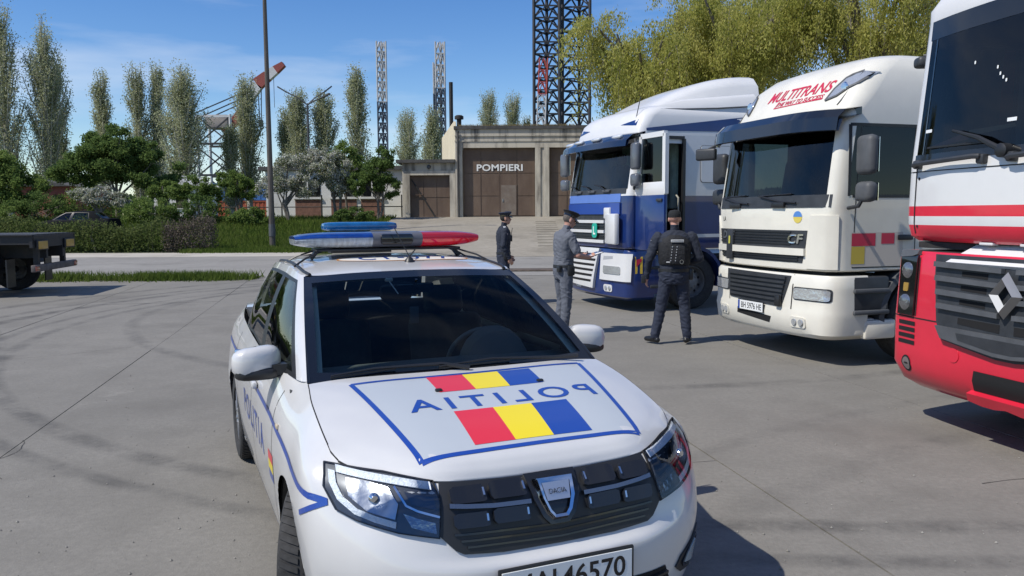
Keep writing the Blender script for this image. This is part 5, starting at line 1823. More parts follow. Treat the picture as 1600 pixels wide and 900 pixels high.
def poplar(x, y, top, wd, label, bz=1.4, dens=1.0, shape=.5):
    e = empty('poplar_tree', (x, y, bz), 0, label, 'tree', 'poplars along the back')
    H_ = top - bz
    wd *= 1.0
    r0 = .22 + H_ * .006
    tr = MB().tube([(0, 0, 0), (.05, .02, H_ * .3), (-.04, .03, H_ * .65), (0, 0, H_ * .96)], [r0, r0 * .75, r0 * .4, .03], 7)
    cen, sz = [], []
    nbr = int(44 + 22 * wd)
    for k in range(nbr):
        t0 = random.uniform(.06, .84)
        az = random.uniform(0, 2 * PI)
        ln = H_ * random.uniform(.16, .30) * (1 - .55 * t0)
        out = wd * .56 * random.uniform(.35, 1.0) * (1.0 if t0 < .55 else (1 - (t0 - .55) / .62))
        p0 = Vector((0, 0, t0 * H_))
        p1 = p0 + Vector((math.cos(az) * out * .62, math.sin(az) * out * .62, ln * .42))
        p2 = p0 + Vector((math.cos(az) * out, math.sin(az) * out, ln))
        tr.tube([p0, p1, p2], [.075, .055, .025], 4, cap=False)
        n_ = int(175 * dens)
        tt = rng.uniform(.15, 1.08, n_)
        P = np.array([(np.array(p0) * (1 - t) ** 2 + 2 * np.array(p1) * t * (1 - t) + np.array(p2) * t * t) for t in tt])
        P += rng.normal(size=(n_, 3)) * np.array([.24, .24, .34]) * (.5 + .16 * wd)
        cen.append(P)
    tr.build('trunk', M_pbark, e, angle=60)
    cen = np.concatenate(cen)
    cen = cen[cen[:, 2] < H_ * 1.01]
    leaves('crown', cen, .155, L_pop, e)
    return e

def clump_tree(name, x, y, bz, crowns, label, lm, nleaf, lsize, group='garden trees', trunk=(.12, 2.0), multi=1, bark=None, cat='tree', rough_=.85):
    """trunk with limbs reaching into clumps; crowns: (dx, dy, dz, rx, ry, rz)"""
    e = empty(name, (x, y, bz), 0, label, cat, group)
    tr = MB()
    th = trunk[1]
    cen = []
    vol = [c[3] * c[4] * c[5] for c in crowns]
    for k in range(multi):
        ox = 0 if multi == 1 else random.uniform(-.4, .4)
        tr.tube([(ox * .15, 0, -.1), (ox * 1.1 + .05, .03, th * .5), (ox * 1.6, 0, th)], [trunk[0], trunk[0] * .8, trunk[0] * .6], 7)
        for c in crowns:
            a0 = Vector((ox * 1.5, 0, th * random.uniform(.7, 1)))
            b0 = Vector((c[0], c[1], c[2]))
            tr.tube([a0, a0.lerp(b0, .5) + Vector((0, 0, .2)), b0 + Vector((0, 0, c[5] * .4))], [trunk[0] * .5, trunk[0] * .3, .02], 5, cap=False)
    for c, v in zip(crowns, vol):
        n_ = int(nleaf * v / sum(vol))
        sub = max(9, int(34 * (v / max(vol)) ** .5))
        n_ = int(n_ * 1.9)
        d = rng.normal(size=(sub, 3)); d /= np.linalg.norm(d, axis=1, keepdims=True)
        sc_ = d * rng.uniform(.45, 1.0, (sub, 1)) ** .6
        idx = rng.integers(0, sub, n_)
        loc = rng.normal(size=(n_, 3)); loc /= np.linalg.norm(loc, axis=1, keepdims=True)
        loc *= rng.uniform(0, 1, (n_, 1)) ** .45 * rng.uniform(.16, .38, (n_, 1)) * rough_
        P = (sc_[idx] * .84 + loc) * np.array(c[3:6]) + np.array(c[:3])
        cen.append(P)
    tr.build('trunk', bark or M_bark, e, angle=60)
    leaves('crown', np.concatenate(cen), lsize * .74, lm, e)
    return e

# ================================================================== poplars
POP = [(-46.5, 75, 21.2, 3.6, 'tall poplar cut by the left edge of the photo'),
       (-43.4, 76, 20.5, 3.4, 'tallest full poplar at the far left, grey green crown'),
       (-44.6, 80, 17.6, 2.7, 'slim poplar just right of the two tallest ones'),
       (-42.6, 85, 17.0, 2.3, 'small narrow poplar standing alone above the dark green tree'),
       (-38.9, 85, 17.6, 2.6, 'left one of the poplar pair beside the cables'),
       (-37.2, 86, 18.2, 2.3, 'right one of the poplar pair beside the cables'),
       (-30.2, 75, 15.9, 4.1, 'broad rounded poplar in front of the crane cables'),
       (-25.9, 80, 15.7, 2.9, 'poplar in front of the red and white crane boom'),
       (-27.0, 78, 10.5, 1.8, 'low brownish poplar in front of the crane portal'),
       (-22.6, 82, 12.6, 1.9, 'thin poplar just right of the tall concrete post'),
       (-20.9, 80, 14.2, 2.6, 'left poplar of the clump behind the three armed lamp'),
       (-18.6, 81, 14.3, 2.6, 'right poplar of the clump behind the three armed lamp'),
       (-14.1, 75, 15.7, 2.3, 'slender poplar left of the lone far lattice tower'),
       (-13.9, 110, 16.2, 3.6, 'poplar between the two far lattice towers'),
       (-8.2, 85, 13.0, 2.2, 'poplar behind the chimney of the garage'),
       (-3.3, 120, 20.0, 3.5, 'left poplar of the pair above the garage roof'),
       (0.3, 120, 20.2, 3.2, 'right poplar of the pair above the garage roof'),
       (2.4, 122, 17.0, 1.6, 'small poplar beside the large lattice legs')]
for (x, y, tp, wd, lb_) in POP:
    poplar(x, y, tp, wd, lb_)

# ================================================================== garden trees, shrubs, hedge
clump_tree('leafy_tree', -25.4, 52, 1.3, [(0, 0, 4.0, 2.8, 2.0, 1.7), (-2.5, .3, 3.3, 2.0, 1.6, 1.3), (2.4, 0, 3.3, 2.1, 1.6, 1.3), (.4, 0, 5.2, 1.8, 1.4, 1.3), (-1.2, .5, 4.8, 1.6, 1.4, 1.2), (1.4, 0, 4.6, 1.6, 1.3, 1.1)],
           'large spreading dark green tree with wide crown behind the hedge', L_dark, 34000, .20, trunk=(.18, 2.2))
clump_tree('leafy_tree', -31.4, 49, 1.2, [(0, 0, 3.0, 2.3, 1.7, 1.7), (-1.8, 0, 2.4, 1.8, 1.5, 1.5), (1.6, 0, 2.3, 1.8, 1.5, 1.4), (.2, 0, 4.0, 1.5, 1.3, 1.0)],
           'green tree above the flatbed trailer at the left edge', L_mid, 17000, .19, trunk=(.13, 1.4), multi=2)
clump_tree('leafy_tree', -35.5, 52, 1.3, [(0, 0, 3.2, 2.2, 1.6, 1.6), (1.2, 0, 2.4, 1.6, 1.4, 1.4)], 'darker green tree cut by the left edge of the photo', L_dark, 6000, .20, trunk=(.15, 1.5))
clump_tree('round_tree', -19.4, 50, 1.35, [(0, 0, 2.1, 1.1, 1.0, .9), (-1.2, 0, 1.9, .9, .8, .7), (.8, .2, 1.7, .8, .8, .7)], 'small round green tree left of the blue container', L_mid, 5200, .16, trunk=(.08, 1.1))
clump_tree('round_tree', -16.6, 49, 1.3, [(0, 0, 2.3, 1.0, .9, .9), (.7, 0, 2.0, .8, .8, .7), (-.7, 0, 2.6, .7, .7, .6)], 'small round green tree left of the tall post', L_mid, 5000, .16, trunk=(.09, 1.2), multi=2)
clump_tree('round_tree', -22.0, 51, 1.35, [(0, 0, 2.0, 1.3, 1.0, .7), (1.2, 0, 1.9, .9, .8, .6)], 'low green tree in front of the white shed', L_mid, 4600, .16, trunk=(.09, 1.1), multi=2)
clump_tree('blossom_tree', -24.6, 48, 1.2, [(0, 0, 1.8, 1.2, .9, .7), (1.2, 0, 1.5, .9, .8, .6), (-1.0, 0, 1.7, .8, .7, .6)], 'small white flowering tree above the dark parked car', L_bloss, 3200, .15, trunk=(.11, 1.0), multi=2, group='flowering trees')
clump_tree('blossom_tree', -13.2, 48, 1.3, [(0, 0, 3.0, 1.5, 1.2, 1.3), (-1.0, 0, 2.2, 1.2, 1.0, 1.0), (1.1, 0, 2.3, 1.1, 1.0, 1.0), (1.6, 0, 3.6, 1.1, 1.0, .9)], 'white flowering tree right of the tall post', L_bloss, 8200, .15, trunk=(.10, 1.2), multi=3, group='flowering trees')
clump_tree('blossom_tree', -10.6, 48.6, 1.3, [(0, 0, 3.1, 1.3, 1.1, 1.2), (-.9, 0, 3.9, .9, .9, .8), (.5, 0, 2.2, 1.0, .9, .8)], 'taller flowering tree between white blossom and dark green tree', L_bloss, 6500, .15, trunk=(.12, 1.5), multi=2, group='flowering trees')
clump_tree('leafy_tree', -10.3, 50.2, 1.35, [(0, 0, 4.2, 1.0, .9, .8), (-1.0, 0, 3.6, 1.0, .9, .8), (.6, 0, 3.4, .9, .9, .8)], 'light green tree top rising behind the white blossom', L_mid, 4200, .16, trunk=(.10, 1.8))
clump_tree('leafy_tree', -8.0, 48.2, 1.3, [(0, 0, 2.9, 1.3, 1.1, 1.1), (.4, 0, 3.7, .9, .8, .8), (-.9, 0, 2.3, .9, .9, .8), (.7, 0, 2.0, .9, .8, .8)], 'dark green tree beside the low garage door', L_dark, 8000, .16, trunk=(.10, 1.5), multi=2)

SHR = [(-34.2, 46, 2.0, 1.7, 'dark shrub at the left edge above the trailer', L_dark), (-31.0, 46.5, 1.8, 1.5, 'green shrub under the left tree', L_mid), (-28.2, 48, 1.9, 1.5, 'dark shrub between the two left trees', L_dark),
       (-20.9, 47, 1.5, 1.3, 'shrub right of the dark parked car', L_mid), (-18.2, 47, 1.4, 1.4, 'shrub below the round trees', L_dark), (-15.0, 46.5, 1.1, .9, 'small shrub at the foot of the tall post', L_mid),
       (-9.2, 47.2, 1.0, .8, 'low shrub under the dark tree by the low garage', L_dark), (-26.6, 50, 1.8, 1.6, 'shrub behind the dark parked car', L_mid)]
for (x, y, w0, h0, lb_, lm) in SHR:
    clump_tree('shrub', x, y, tz(x, y), [(0, 0, h0 * .6, w0, w0 * .7, h0 * .75), (w0 * .7, 0, h0 * .45, w0 * .7, w0 * .6, h0 * .55), (-w0 * .7, 0, h0 * .5, w0 * .7, w0 * .6, h0 * .55)], lb_, lm, 3600, .15, group='shrubs behind the hedge', trunk=(.05, .5), multi=3, cat='shrub')
def hedge(name, x0, x1, y0, y1, h, lm, n_, label, bz=0.0, ls=.12):
    e = empty(name, ((x0 + x1) / 2, (y0 + y1) / 2, bz), 0, label, 'hedge', 'clipped shrubs along the road')
    L = x1 - x0; W_ = y1 - y0
    st_ = MB()
    for k in range(int(L * 2)):
        px_ = random.uniform(-L / 2, L / 2); py_ = random.uniform(-W_ / 3, W_ / 3)
        st_.tube([(px_, py_, 0), (px_ + random.uniform(-.2, .2), py_, h * .5), (px_ + random.uniform(-.3, .3), py_, h * .85)], [.025, .018, .008], 4, cap=False)
    tag(st_.build('stems', M_bark, e), kind='stuff')
    P = np.stack([rng.uniform(-L / 2, L / 2, n_), rng.uniform(-.5, .5, n_), rng.uniform(0, 1, n_)], 1)
    nzv = .5 + .25 * np.sin(P[:, 0] * 1.7) + .25 * np.sin(P[:, 0] * .63 + 1.2)
    P[:, 2] = (P[:, 2] ** .75) * (h * (.72 + .36 * nzv)) * (1 + .10 * rng.normal(size=n_))
    P[:, 2] = np.maximum(P[:, 2], .02)
    P[:, 1] *= W_ * (1.0 - .35 * (P[:, 2] / h) ** 3) * (.85 + .25 * nzv)
    sh_ = np.abs(rng.normal(size=n_)) > .35
    leaves('foliage', P[sh_], ls, lm, e)
    return e
hedge('hedge', -33.5, -16.6, 38.3, 39.6, 1.62, L_hedge, 26000, 'long clipped green hedge across the road behind the trailer', -.02)
hedge('bare_shrub', -16.7, -14.3, 38.2, 39.4, 1.55, L_bare, 7000, 'grey leafless shrub at the right end of the hedge', -.02, .09)

def grass(name, N, fx, hgt, wid, label, m=None):
    P = fx(N)
    N = len(P)
    h = hgt * rng.uniform(.35, 1.25, N)
    az = rng.uniform(0, 2 * PI, N)
    lean = rng.normal(size=(N, 2)) * .35 * h[:, None]
    dx, dy = np.cos(az) * wid / 2, np.sin(az) * wid / 2
    V = np.zeros((N, 3, 3))
    V[:, 0] = P - np.stack([dx, dy, np.zeros(N)], 1)
    V[:, 1] = P + np.stack([dx, dy, np.zeros(N)], 1)
    V[:, 2] = P + np.stack([lean[:, 0], lean[:, 1], h], 1)
    me = bpy.data.meshes.new(name)
    me.vertices.add(3 * N); me.vertices.foreach_set('co', V.astype(np.float32).ravel())
    me.loops.add(3 * N); me.loops.foreach_set('vertex_index', np.arange(3 * N, dtype=np.int32))
    me.polygons.add(N); me.polygons.foreach_set('loop_start', np.arange(0, 3 * N, 3, dtype=np.int32))
    me.update(calc_edges=True)
    me.materials.append(m or L_grass)
    o = bpy.data.objects.new(name, me); C.objects.link(o)
    return tag(o, label, 'grass', kind='stuff')
def strip_pts(N):
    x = rng.uniform(-26, -7.0, N)
    d = .35 + .65 * (np.sin(x * 1.9) + np.sin(x * .77 + 2) > -.2)
    k = rng.uniform(0, 1, N) < d
    x = x[k]
    y = 21.75 + (x + 26) * .012 + rng.normal(size=len(x)) * .30
    return np.stack([x, y, np.zeros(len(x))], 1)
grass('weeds', 26000, strip_pts, .22, .035, 'strip of weeds growing between the yard and the road')
def verge_pts(N):
    x = rng.uniform(-34, -7.2, N)
    y = 38.2 + rng.uniform(0, 1, N) ** 1.3 * 12
    k = ~((y < 39.2) & (x < -14.5))
    x, y = x[k], y[k]
    return np.stack([x, y, np.array([tz(a, b) for a, b in zip(x, y)])], 1)
grass('grass', 70000, verge_pts, .30, .06, 'green grass on the slope between the hedge and the white building')
def edge_pts(N):
    x = rng.uniform(-15.5, -7.4, N)
    return np.stack([x, 37.9 + rng.normal(size=N) * .35, np.full(N, -.0)], 1)
grass('grass_edge', 7000, edge_pts, .20, .05, 'ragged grass edge along the dusty shoulder of the road')

# far-off wood that closes the view under the crowns
N_ = 26000
wx_ = rng.uniform(-190, 60, N_)
wz_ = rng.uniform(0, 1, N_) ** .8 * (4.6 + 1.6 * np.sin(wx_ * .21) + 1.1 * np.sin(wx_ * .53 + 1))
fw = leaves('distant_wood', np.stack([wx_, 150 + rng.normal(size=N_) * 4, 1.4 + wz_], 1), 1.1, L_dark)
tag(fw, 'low band of far-off trees on the horizon behind the poplars', 'trees', kind='stuff')
# willows behind the trucks
def willow(x, y, bz, top, rad, label, n_str=300, sc_=1.0):
    e = empty('willow_tree', (x, y, bz), 0, label, 'tree', 'willows behind the trucks')
    Hh = top - bz
    tr = MB().tube([(0, 0, 0), (.1, 0, Hh * .25), (-.1, .1, Hh * .45)], [.42, .34, .26], 8)
    cen = []
    limbs = []
    for k in range(13):
        az = 2 * PI * k / 13 + random.uniform(-.25, .25)
        rr = rad * random.uniform(.45, .95)
        zt = Hh * random.uniform(.66, .98)
        p0 = Vector((0, 0, Hh * random.uniform(.3, .45)))
        p2 = Vector((math.cos(az) * rr, math.sin(az) * rr, zt))
        p1 = p0.lerp(p2, .5) + Vector((0, 0, Hh * .12))
        tr.tube([p0, p1, p2], [.17, .11, .04], 6, cap=False)
        limbs.append((p0, p1, p2))
    nodes_ = [(random.choice(limbs), random.uniform(.35, 1.05)) for _ in range(46)]
    for k in range(n_str):
        (p0, p1, p2), t = random.choice(nodes_)
        t += random.gauss(0, .04)
        q = p0 * (1 - t) ** 2 + p1 * 2 * t * (1 - t) + p2 * t * t
        q = q + Vector((random.gauss(0, .62), random.gauss(0, .62), random.gauss(0, .42))) * sc_
        ln = random.uniform(1.0, 2.8) * sc_
        dxy = Vector((q.x, q.y, 0)).normalized() * random.uniform(.1, .7)
        m_ = int(165)
        tt = rng.uniform(0, 1, m_)
        up = .35 * np.sin(tt * PI * .6)
        P = np.array(q)[None, :] + np.outer(tt, np.array(dxy)) + np.stack([np.zeros(m_), np.zeros(m_), up - tt ** 1.3 * ln], 1)
        P += rng.normal(size=(m_, 3)) * np.array([.20, .20, .12])
        cen.append(P)
        if k % 3 == 0:
            tr.tube([q, q + dxy * .5 + Vector((0, 0, .1 - ln * .35)), q + dxy + Vector((0, 0, -ln * .9))], [.018, .012, .006], 3, cap=False)
    tr.build('trunk', M_bark, e, angle=60)
    leaves('crown', np.concatenate(cen), .14, L_will, e, droop=(0, 0, -.9), aspect=.5)
willow(6.6, 41, 1.4, 12.2, 3.6, 'leftmost willow, yellow green, rising beside the lattice legs', 330)
willow(11.8, 42, 1.4, 13.5, 4.2, 'second willow, drooping above the roof of the blue truck', 350)
willow(17.6, 40, 1.4, 14.0, 4.6, 'willow above the roof of the cream truck', 380)
willow(23.5, 41, 1.4, 13.5, 4.5, 'rightmost willow, partly behind the red truck', 360)
willow(14.6, 50, 1.4, 16.5, 4.6, 'taller olive willow in the back row behind the cream truck', 290, 1.1)

# ================================================================== fire garage
M_plast = mat('weathered_plaster', (.50, .455, .375), .9, var=.10, scale=1.2, col2=(.17, .15, .125), thr=(.45, .72), stretch=(1.6, 1, .3), bump=.15, bscale=14)
M_plast2 = mat('grey_plaster', (.44, .405, .34), .9, col2=(.10, .09, .08), scale=1.5, thr=(.46, .68), stretch=(1.7, 1, .2), bump=.15, bscale=14)
M_beige = mat('beige_render', (.62, .55, .40), .9, var=.06, scale=.8)
M_bdoor = mat('brown_steel_door', (.095, .060, .040), .62, col2=(.155, .108, .076), scale=1.1, thr=(.35, .75), stretch=(1, 1, .4), bump=.1, bscale=6)
M_roofd = mat('bitumen', (.07, .068, .065), .9, var=.3, scale=3)
gar = empty('fire_garage', (0, 50, 1.5), 0, 'weathered concrete fire garage with tall brown doors, behind the trucks', 'building')
BZ = 1.5
def gbox(name, x0, x1, y0, y1, z0, z1, m, parent=gar, smooth=False):
    return MB().box(((x0 + x1) / 2, (y0 + y1) / 2 - 50, (z0 + z1) / 2 - BZ), (x1 - x0, y1 - y0, z1 - z0)).build(name, m, parent, smooth=smooth)
for (x0, x1) in ((-3.45, -3.02), (1.47, 1.80), (2.02, 2.34), (6.85, 7.2), (7.4, 7.75), (12.2, 12.8)):
    gbox('pillar', x0, x1, 50.0, 50.6, 1.2, 5.80, M_plast)
gbox('pier', 1.80, 2.02, 50.06, 50.6, 1.2, 5.80, M_plast2)
gbox('lintel', -3.45, 12.8, 50.0, 50.6, 5.803, 6.17, M_plast)
gbox('fascia', -3.45, 12.8, 50.03, 50.6, 6.173, 6.93, M_plast2)
gbox('moulding', -3.47, 12.8, 49.97, 50.03, 6.50, 6.56, M_plast2)
gbox('moulding', -3.47, 12.8, 49.96, 50.03, 6.175, 6.25, M_plast2)
gbox('parapet', -3.52, 12.85, 49.93, 50.7, 6.933, 7.12, M_roofd)
gbox('roof_slab', -3.4, 12.8, 50.7, 62, 6.6, 6.9, M_roofd)
q = MB(); q.prism([(-3.44, 1.2), (-3.44, 7.45), (-3.60, 7.60), (-5.0, 7.22), (-5.0, 1.2)], lambda p, r_, t: (p, (50.62 - 50) + (-3.44 - p) * 5.2 + t, r_ - BZ), 0, .3)
q.build('gable_wall', M_beige, gar, smooth=False)
gbox('back_wall', -4, 12.8, 62, 62.3, 1.2, 6.6, M_plast)
def gate(x0, x1, z0, z1, y, name='garage_door', wicket=True, dark=False):
    g_ = gbox(name, x0, x1, y, y + .08, z0, z1, M_bdoor)
    nl = 4
    wl_ = (x1 - x0) / nl
    for i in range(nl):
        for k, (a_, b_) in enumerate(((.02, .30), (.31, .63), (.64, .985))):
            zz0, zz1 = z0 + (z1 - z0) * a_, z0 + (z1 - z0) * b_
            gbox('door_panel', x0 + i * wl_ + .03, x0 + (i + 1) * wl_ - .03, y - .03, y, zz0, zz1, M_bdoor, g_)
    gbox('meeting_strip', (x0 + x1) / 2 - .03, (x0 + x1) / 2 + .03, y - .05, y - .031, z0, z1, M_bdoor, g_)
    if wicket:
        wx = (x0 + x1) / 2 + .06
        gbox('wicket_frame', wx, wx + 1.05, y - .065, y - .032, z0 + .05, z0 + 2.02, M_bdoor, g_)
        gbox('wicket_leaf', wx + .06, wx + .99, y - .085, y - .066, z0 + .1, z0 + 1.96, mat('brown_door_worn', (.15, .115, .09), .65, col2=(.22, .185, .15), scale=1.5, thr=(.4, .7)), g_)
        gbox('wicket_handle', wx + .14, wx + .20, y - .12, y - .086, z0 + .95, z0 + 1.10, M_steel, g_)
    for zz in (.12, .5, .88):
        gbox('hinge', x0 + .01, x0 + .25, y - .055, y - .031, z0 + (z1 - z0) * zz, z0 + (z1 - z0) * zz + .07, M_bdoor, g_)
    return g_
g1 = gate(-3.0, 1.47, 1.56, 5.80, 50.34)
lettering('lettering', 'POMPIERI', .5, lambda p, r_: (-.72 + p, .34 - .056, 4.60 - BZ + r_), mat('sign_paint_white', (.72, .72, .70), .6, var=.1, scale=8), g1, bold=.012, spacing=1.05, width=2.85, height=.42)
gate(2.35, 6.84, 1.56, 5.80, 50.34, wicket=False)
gate(7.76, 12.2, 1.56, 5.80, 50.34, wicket=False)
# lower side garage
low = empty('side_garage', (-5, 50, 1.5), 0, 'low garage with diagonal brace across its brown door, left of the fire garage', 'building')
def lbox(name, x0, x1, y0, y1, z0, z1, m, parent=low):
    return MB().box(((x0 + x1) / 2 + 5, (y0 + y1) / 2 - 50, (z0 + z1) / 2 - BZ), (x1 - x0, y1 - y0, z1 - z0)).build(name, m, parent, smooth=False)
lbox('pillar', -6.75, -6.30, 50.1, 50.6, 1.2, 4.15, M_plast)
lbox('pillar', -3.82, -3.47, 50.1, 50.6, 1.2, 4.15, M_plast)
lbox('lintel', -6.75, -3.47, 50.1, 50.6, 4.153, 4.42, M_plast)
lbox('fascia', -6.75, -3.47, 50.16, 50.6, 4.423, 4.90, M_plast2)
lbox('roof_slab', -7.1, -3.47, 49.85, 58, 4.903, 5.10, M_roofd)
lbox('side_wall', -6.75, -6.5, 50.6, 58, 1.2, 4.9, M_plast)
ld = lbox('garage_door', -6.30, -3.82, 50.42, 50.5, 1.45, 4.15, M_bdoor)
for i in range(3):
    lbox('door_panel', -6.27 + i * .82, -6.27 + i * .82 + .78, 50.39, 50.42, 1.52, 2.75, M_bdoor, ld)
    lbox('door_panel', -6.27 + i * .82, -6.27 + i * .82 + .78, 50.39, 50.42, 2.80, 4.10, M_bdoor, ld)
q = MB().bar((-6.2 + 5, .35, 3.9 - BZ), (-4.75 + 5, .30, 1.55 - BZ), .07); q.build('door_brace', M_chassis, ld)
q = MB().bar((-6.3 + 5, .30, 2.95 - BZ), (-5.5 + 5, .30, 2.95 - BZ), .05); q.build('door_bar', M_bdoor, ld)
MB().lathe([(.13, 0), (.11, -.12), (.03, -.16), (0, -.16)], 12, 'Y', (-5.1 + 5, .15, 4.66 - BZ)).build('wall_lamp', M_grim, low)
# pipes and vents
q = MB().tube([(-3.28, .0 - .10, 0), (-3.28, -.10, 5.3)], .07, 8); q.build('downpipe', M_roofd, gar)
q = MB().tube([(-3.25, 1.0, 5.3), (-3.25, 1.0, 6.15)], .15, 10).lathe([(.28, 6.15), (.28, 6.33), (.18, 6.40), (0, 6.42)], 12, 'Z', (-3.25, 1.0, 0)); q.build('roof_vent', M_chassis, gar)
q = MB().tube([(-4.25, 8, 5.4), (-4.25, 8, 9.55)], .14, 8); q.build('flue_pipe', M_chassis, gar)
def roof_pts(N):
    x = rng.uniform(-3.2, 4, N)
    return np.stack([x, rng.uniform(50.0, 50.6, N), np.full(N, 7.10)], 1)
grass('roof_grass', 2200, roof_pts, .16, .03, 'dry grass growing on the edge of the garage roof', leafmat('dry_grass', [(.14, .11, .05), (.25, .20, .10), (.32, .27, .15)], .3))

# white single-storey building behind the shrubs
wb = empty('white_building', (-12, 54, 1.3), 0, 'low white building with brown panels under its windows, behind the blossom', 'building')
M_ww = mat('white_wall', (.62, .61, .58), .9, col2=(.45, .43, .39), scale=1.5, thr=(.5, .85))
M_brick = mat('brown_panel', (.17, .085, .06), .85, var=.25, scale=5)
def wbox(name, x0, x1, y0, y1, z0, z1, m, parent=wb):
    return MB().box(((x0 + x1) / 2 + 12, (y0 + y1) / 2 - 54, (z0 + z1) / 2 - 1.3), (x1 - x0, y1 - y0, z1 - z0)).build(name, m, parent, smooth=False)
wbox('wall', -16.4, -6.9, 54.0, 60, 1.0, 4.7, M_ww)
wbox('roof', -16.8, -6.9, 53.7, 60.3, 4.703, 4.95, M_roofd)
for x in (-13.6, -11.2, -9.3):
    wd_ = 1.7 if x != -9.3 else 1.5
    wbox('spandrel', x - wd_ / 2, x + wd_ / 2, 53.96, 54.0, 1.25, 2.75, M_brick)
    w_ = wbox('window', x - wd_ / 2, x + wd_ / 2, 53.97, 54.0, 2.95, 4.1, M_gloss)
    wbox('sill', x - wd_ / 2 - .08, x + wd_ / 2 + .08, 53.86, 53.998, 2.80, 2.92, M_ww, w_)
    wbox('mullion', x - .04, x + .04, 53.94, 53.969, 2.95, 4.1, M_ww, w_)
# pipe railing
rl = empty('pipe_railing', (-14, 51.5, 1.4), 0, 'long thin pipe railing on posts in front of the white building', 'railing')
MB().tube([(-8.5, 0, .85), (7.3, 0, .85)], .035, 6).build('rail', M_chassis, rl)
for k in range(7):
    MB().tube([(-8.3 + k * 2.55, 0, -.2), (-8.3 + k * 2.55, 0, 1.0 if k % 2 else 1.6)], .045, 6).build('post', M_chassis, rl)
# things behind the left trees
def simple_house(x0, x1, y, z0, z1, m, label, roofm, win=2, gable=.9):
    e = empty('small_house', ((x0 + x1) / 2, y, z0), 0, label, 'building')
    hw = (x1 - x0) / 2
    MB().box((0, 3, (z1 - z0) / 2), (2 * hw, 6, z1 - z0)).build('wall', m, e, smooth=False)
    q = MB(); q.prism([(-hw - .3, z1 - z0 + .002), (hw + .3, z1 - z0 + .002), (0, z1 - z0 + gable)], lambda p, r_, t: (p, t, r_), -.3, 6.3); q.build('roof', roofm, e, smooth=False)
    for k in range(win):
        x = -hw + 2 * hw * (k + .5) / win
        w_ = MB().box((x, -.02, (z1 - z0) * .55), (.9, .04, 1.0)).build('window', M_gloss, e, smooth=False)
        MB().box((x, -.06, (z1 - z0) * .55 - .55), (1.1, .12, .08)).build('sill', M_ww, w_, smooth=False)
    return e
simple_house(-37.5, -33.2, 61, 1.3, 4.0, mat('red_brick_wall', (.22, .065, .045), .85, var=.2, scale=4), 'small red brown house behind the left trees', M_roofd, 2, .5)
simple_house(-29.2, -26.2, 66, 1.3, 4.2, M_ww, 'white shed with pitched roof behind the flowering tree', mat('pale_roof', (.5, .49, .47), .8), 2, .9)
def container(x, y, z, L, W_, Hh, m, label):
    e = empty('shipping_container', (x, y, z), R(6), label, 'container')
    MB().box((0, 0, Hh / 2), (L - .06, W_ - .06, Hh - .06)).build('body', m, e, smooth=False)
    q = MB()
    for a_ in (-L / 2, L / 2):
        for b_ in (-W_ / 2, W_ / 2):
            q.bar((a_, b_, 0), (a_, b_, Hh), .14)
    for b_ in (-W_ / 2, W_ / 2):
        q.bar((-L / 2, b_, .08), (L / 2, b_, .08), .14).bar((-L / 2, b_, Hh - .08), (L / 2, b_, Hh - .08), .14)
    q.build('frame', m, e, smooth=False)
    for k in range(int(L / .55)):
        MB().box((-L / 2 + .3 + k * .55, -W_ / 2 + .01, Hh / 2), (.22, .05, Hh - .3)).build('rib', m, e, smooth=False)
container(-37.2, 108, 1.4, 9.0, 2.4, 2.3, mat('container_orange', (.38, .085, .04), .7, var=.2, scale=1), 'orange container on the ground under the blue one')
container(-37.0, 108, 3.72, 9.0, 2.4, 2.3, mat('container_blue', (.06, .17, .42), .6, var=.15, scale=1), 'blue container stacked behind the round trees')

# dark car behind the hedge
pc = empty('parked_car', (-24.0, 44.5, .55), R(182), 'dark parked car, only its roof showing above the hedge', 'car')
for src, mm in (('body', 'dark_car_paint'), ('bonnet', 'dark_car_paint'), ('roof', 'dark_car_paint'), ('window_frame', 'dark_car_paint'), ('windscreen', None), ('windscreen_border', None), ('window_seal', None), ('rear_window', None)):
    s_ = bpy.data.objects[src] if bpy.data.objects[src].parent == car else None
    if s_ is None: continue
    me = s_.data.copy()
    if mm:
        me.materials.clear(); me.materials.append(mat('dark_car_paint', (.010, .011, .013), .8, spec=.08))
    o = bpy.data.objects.new(src, me); C.objects.link(o); o.parent = pc; o.location = (1.3, 0, 0)
for s_ in [c for c in car.children if c.name.startswith('side_window')]:
    o = bpy.data.objects.new('side_window', s_.data); C.objects.link(o); o.parent = pc; o.location = (1.3, 0, 0)

# ================================================================== posts and lamps
po = empty('light_post', (-11.9, 40.0, .1), 0, 'tall thin concrete post running out of the top of the photo', 'post')
MB().tube([(0, 0, -.3), (0, 0, 6), (0, 0, 13.6)], [.15, .12, .085], 10).build('pole', mat('post_concrete', (.085, .075, .066), .85, var=.25, scale=3, stretch=(1, 1, .3)), po)
MB().tube([(0, 0, .6), (0, 0, 1.2)], [.165, .16], 10).build('base_sleeve', M_grim, po)
MB().bar((0, 0, 13.4), (1.3, -.3, 13.9), .07).build('lamp_arm', M_chassis, po)
MB().rbox((1.5, -.35, 13.95), (.6, .24, .12), .05).build('lamp_head', M_grim, po)
sl_ = empty('street_lamp', (-14.95, 60, 1.3), 0, 'three armed street lamp standing in front of poplars', 'lamp')
M_lampst = mat('lamp_steel', (.05, .052, .055), .6)
MB().tube([(0, 0, 0), (0, 0, 8.6)], [.11, .07], 8).build('pole', M_lampst, sl_)
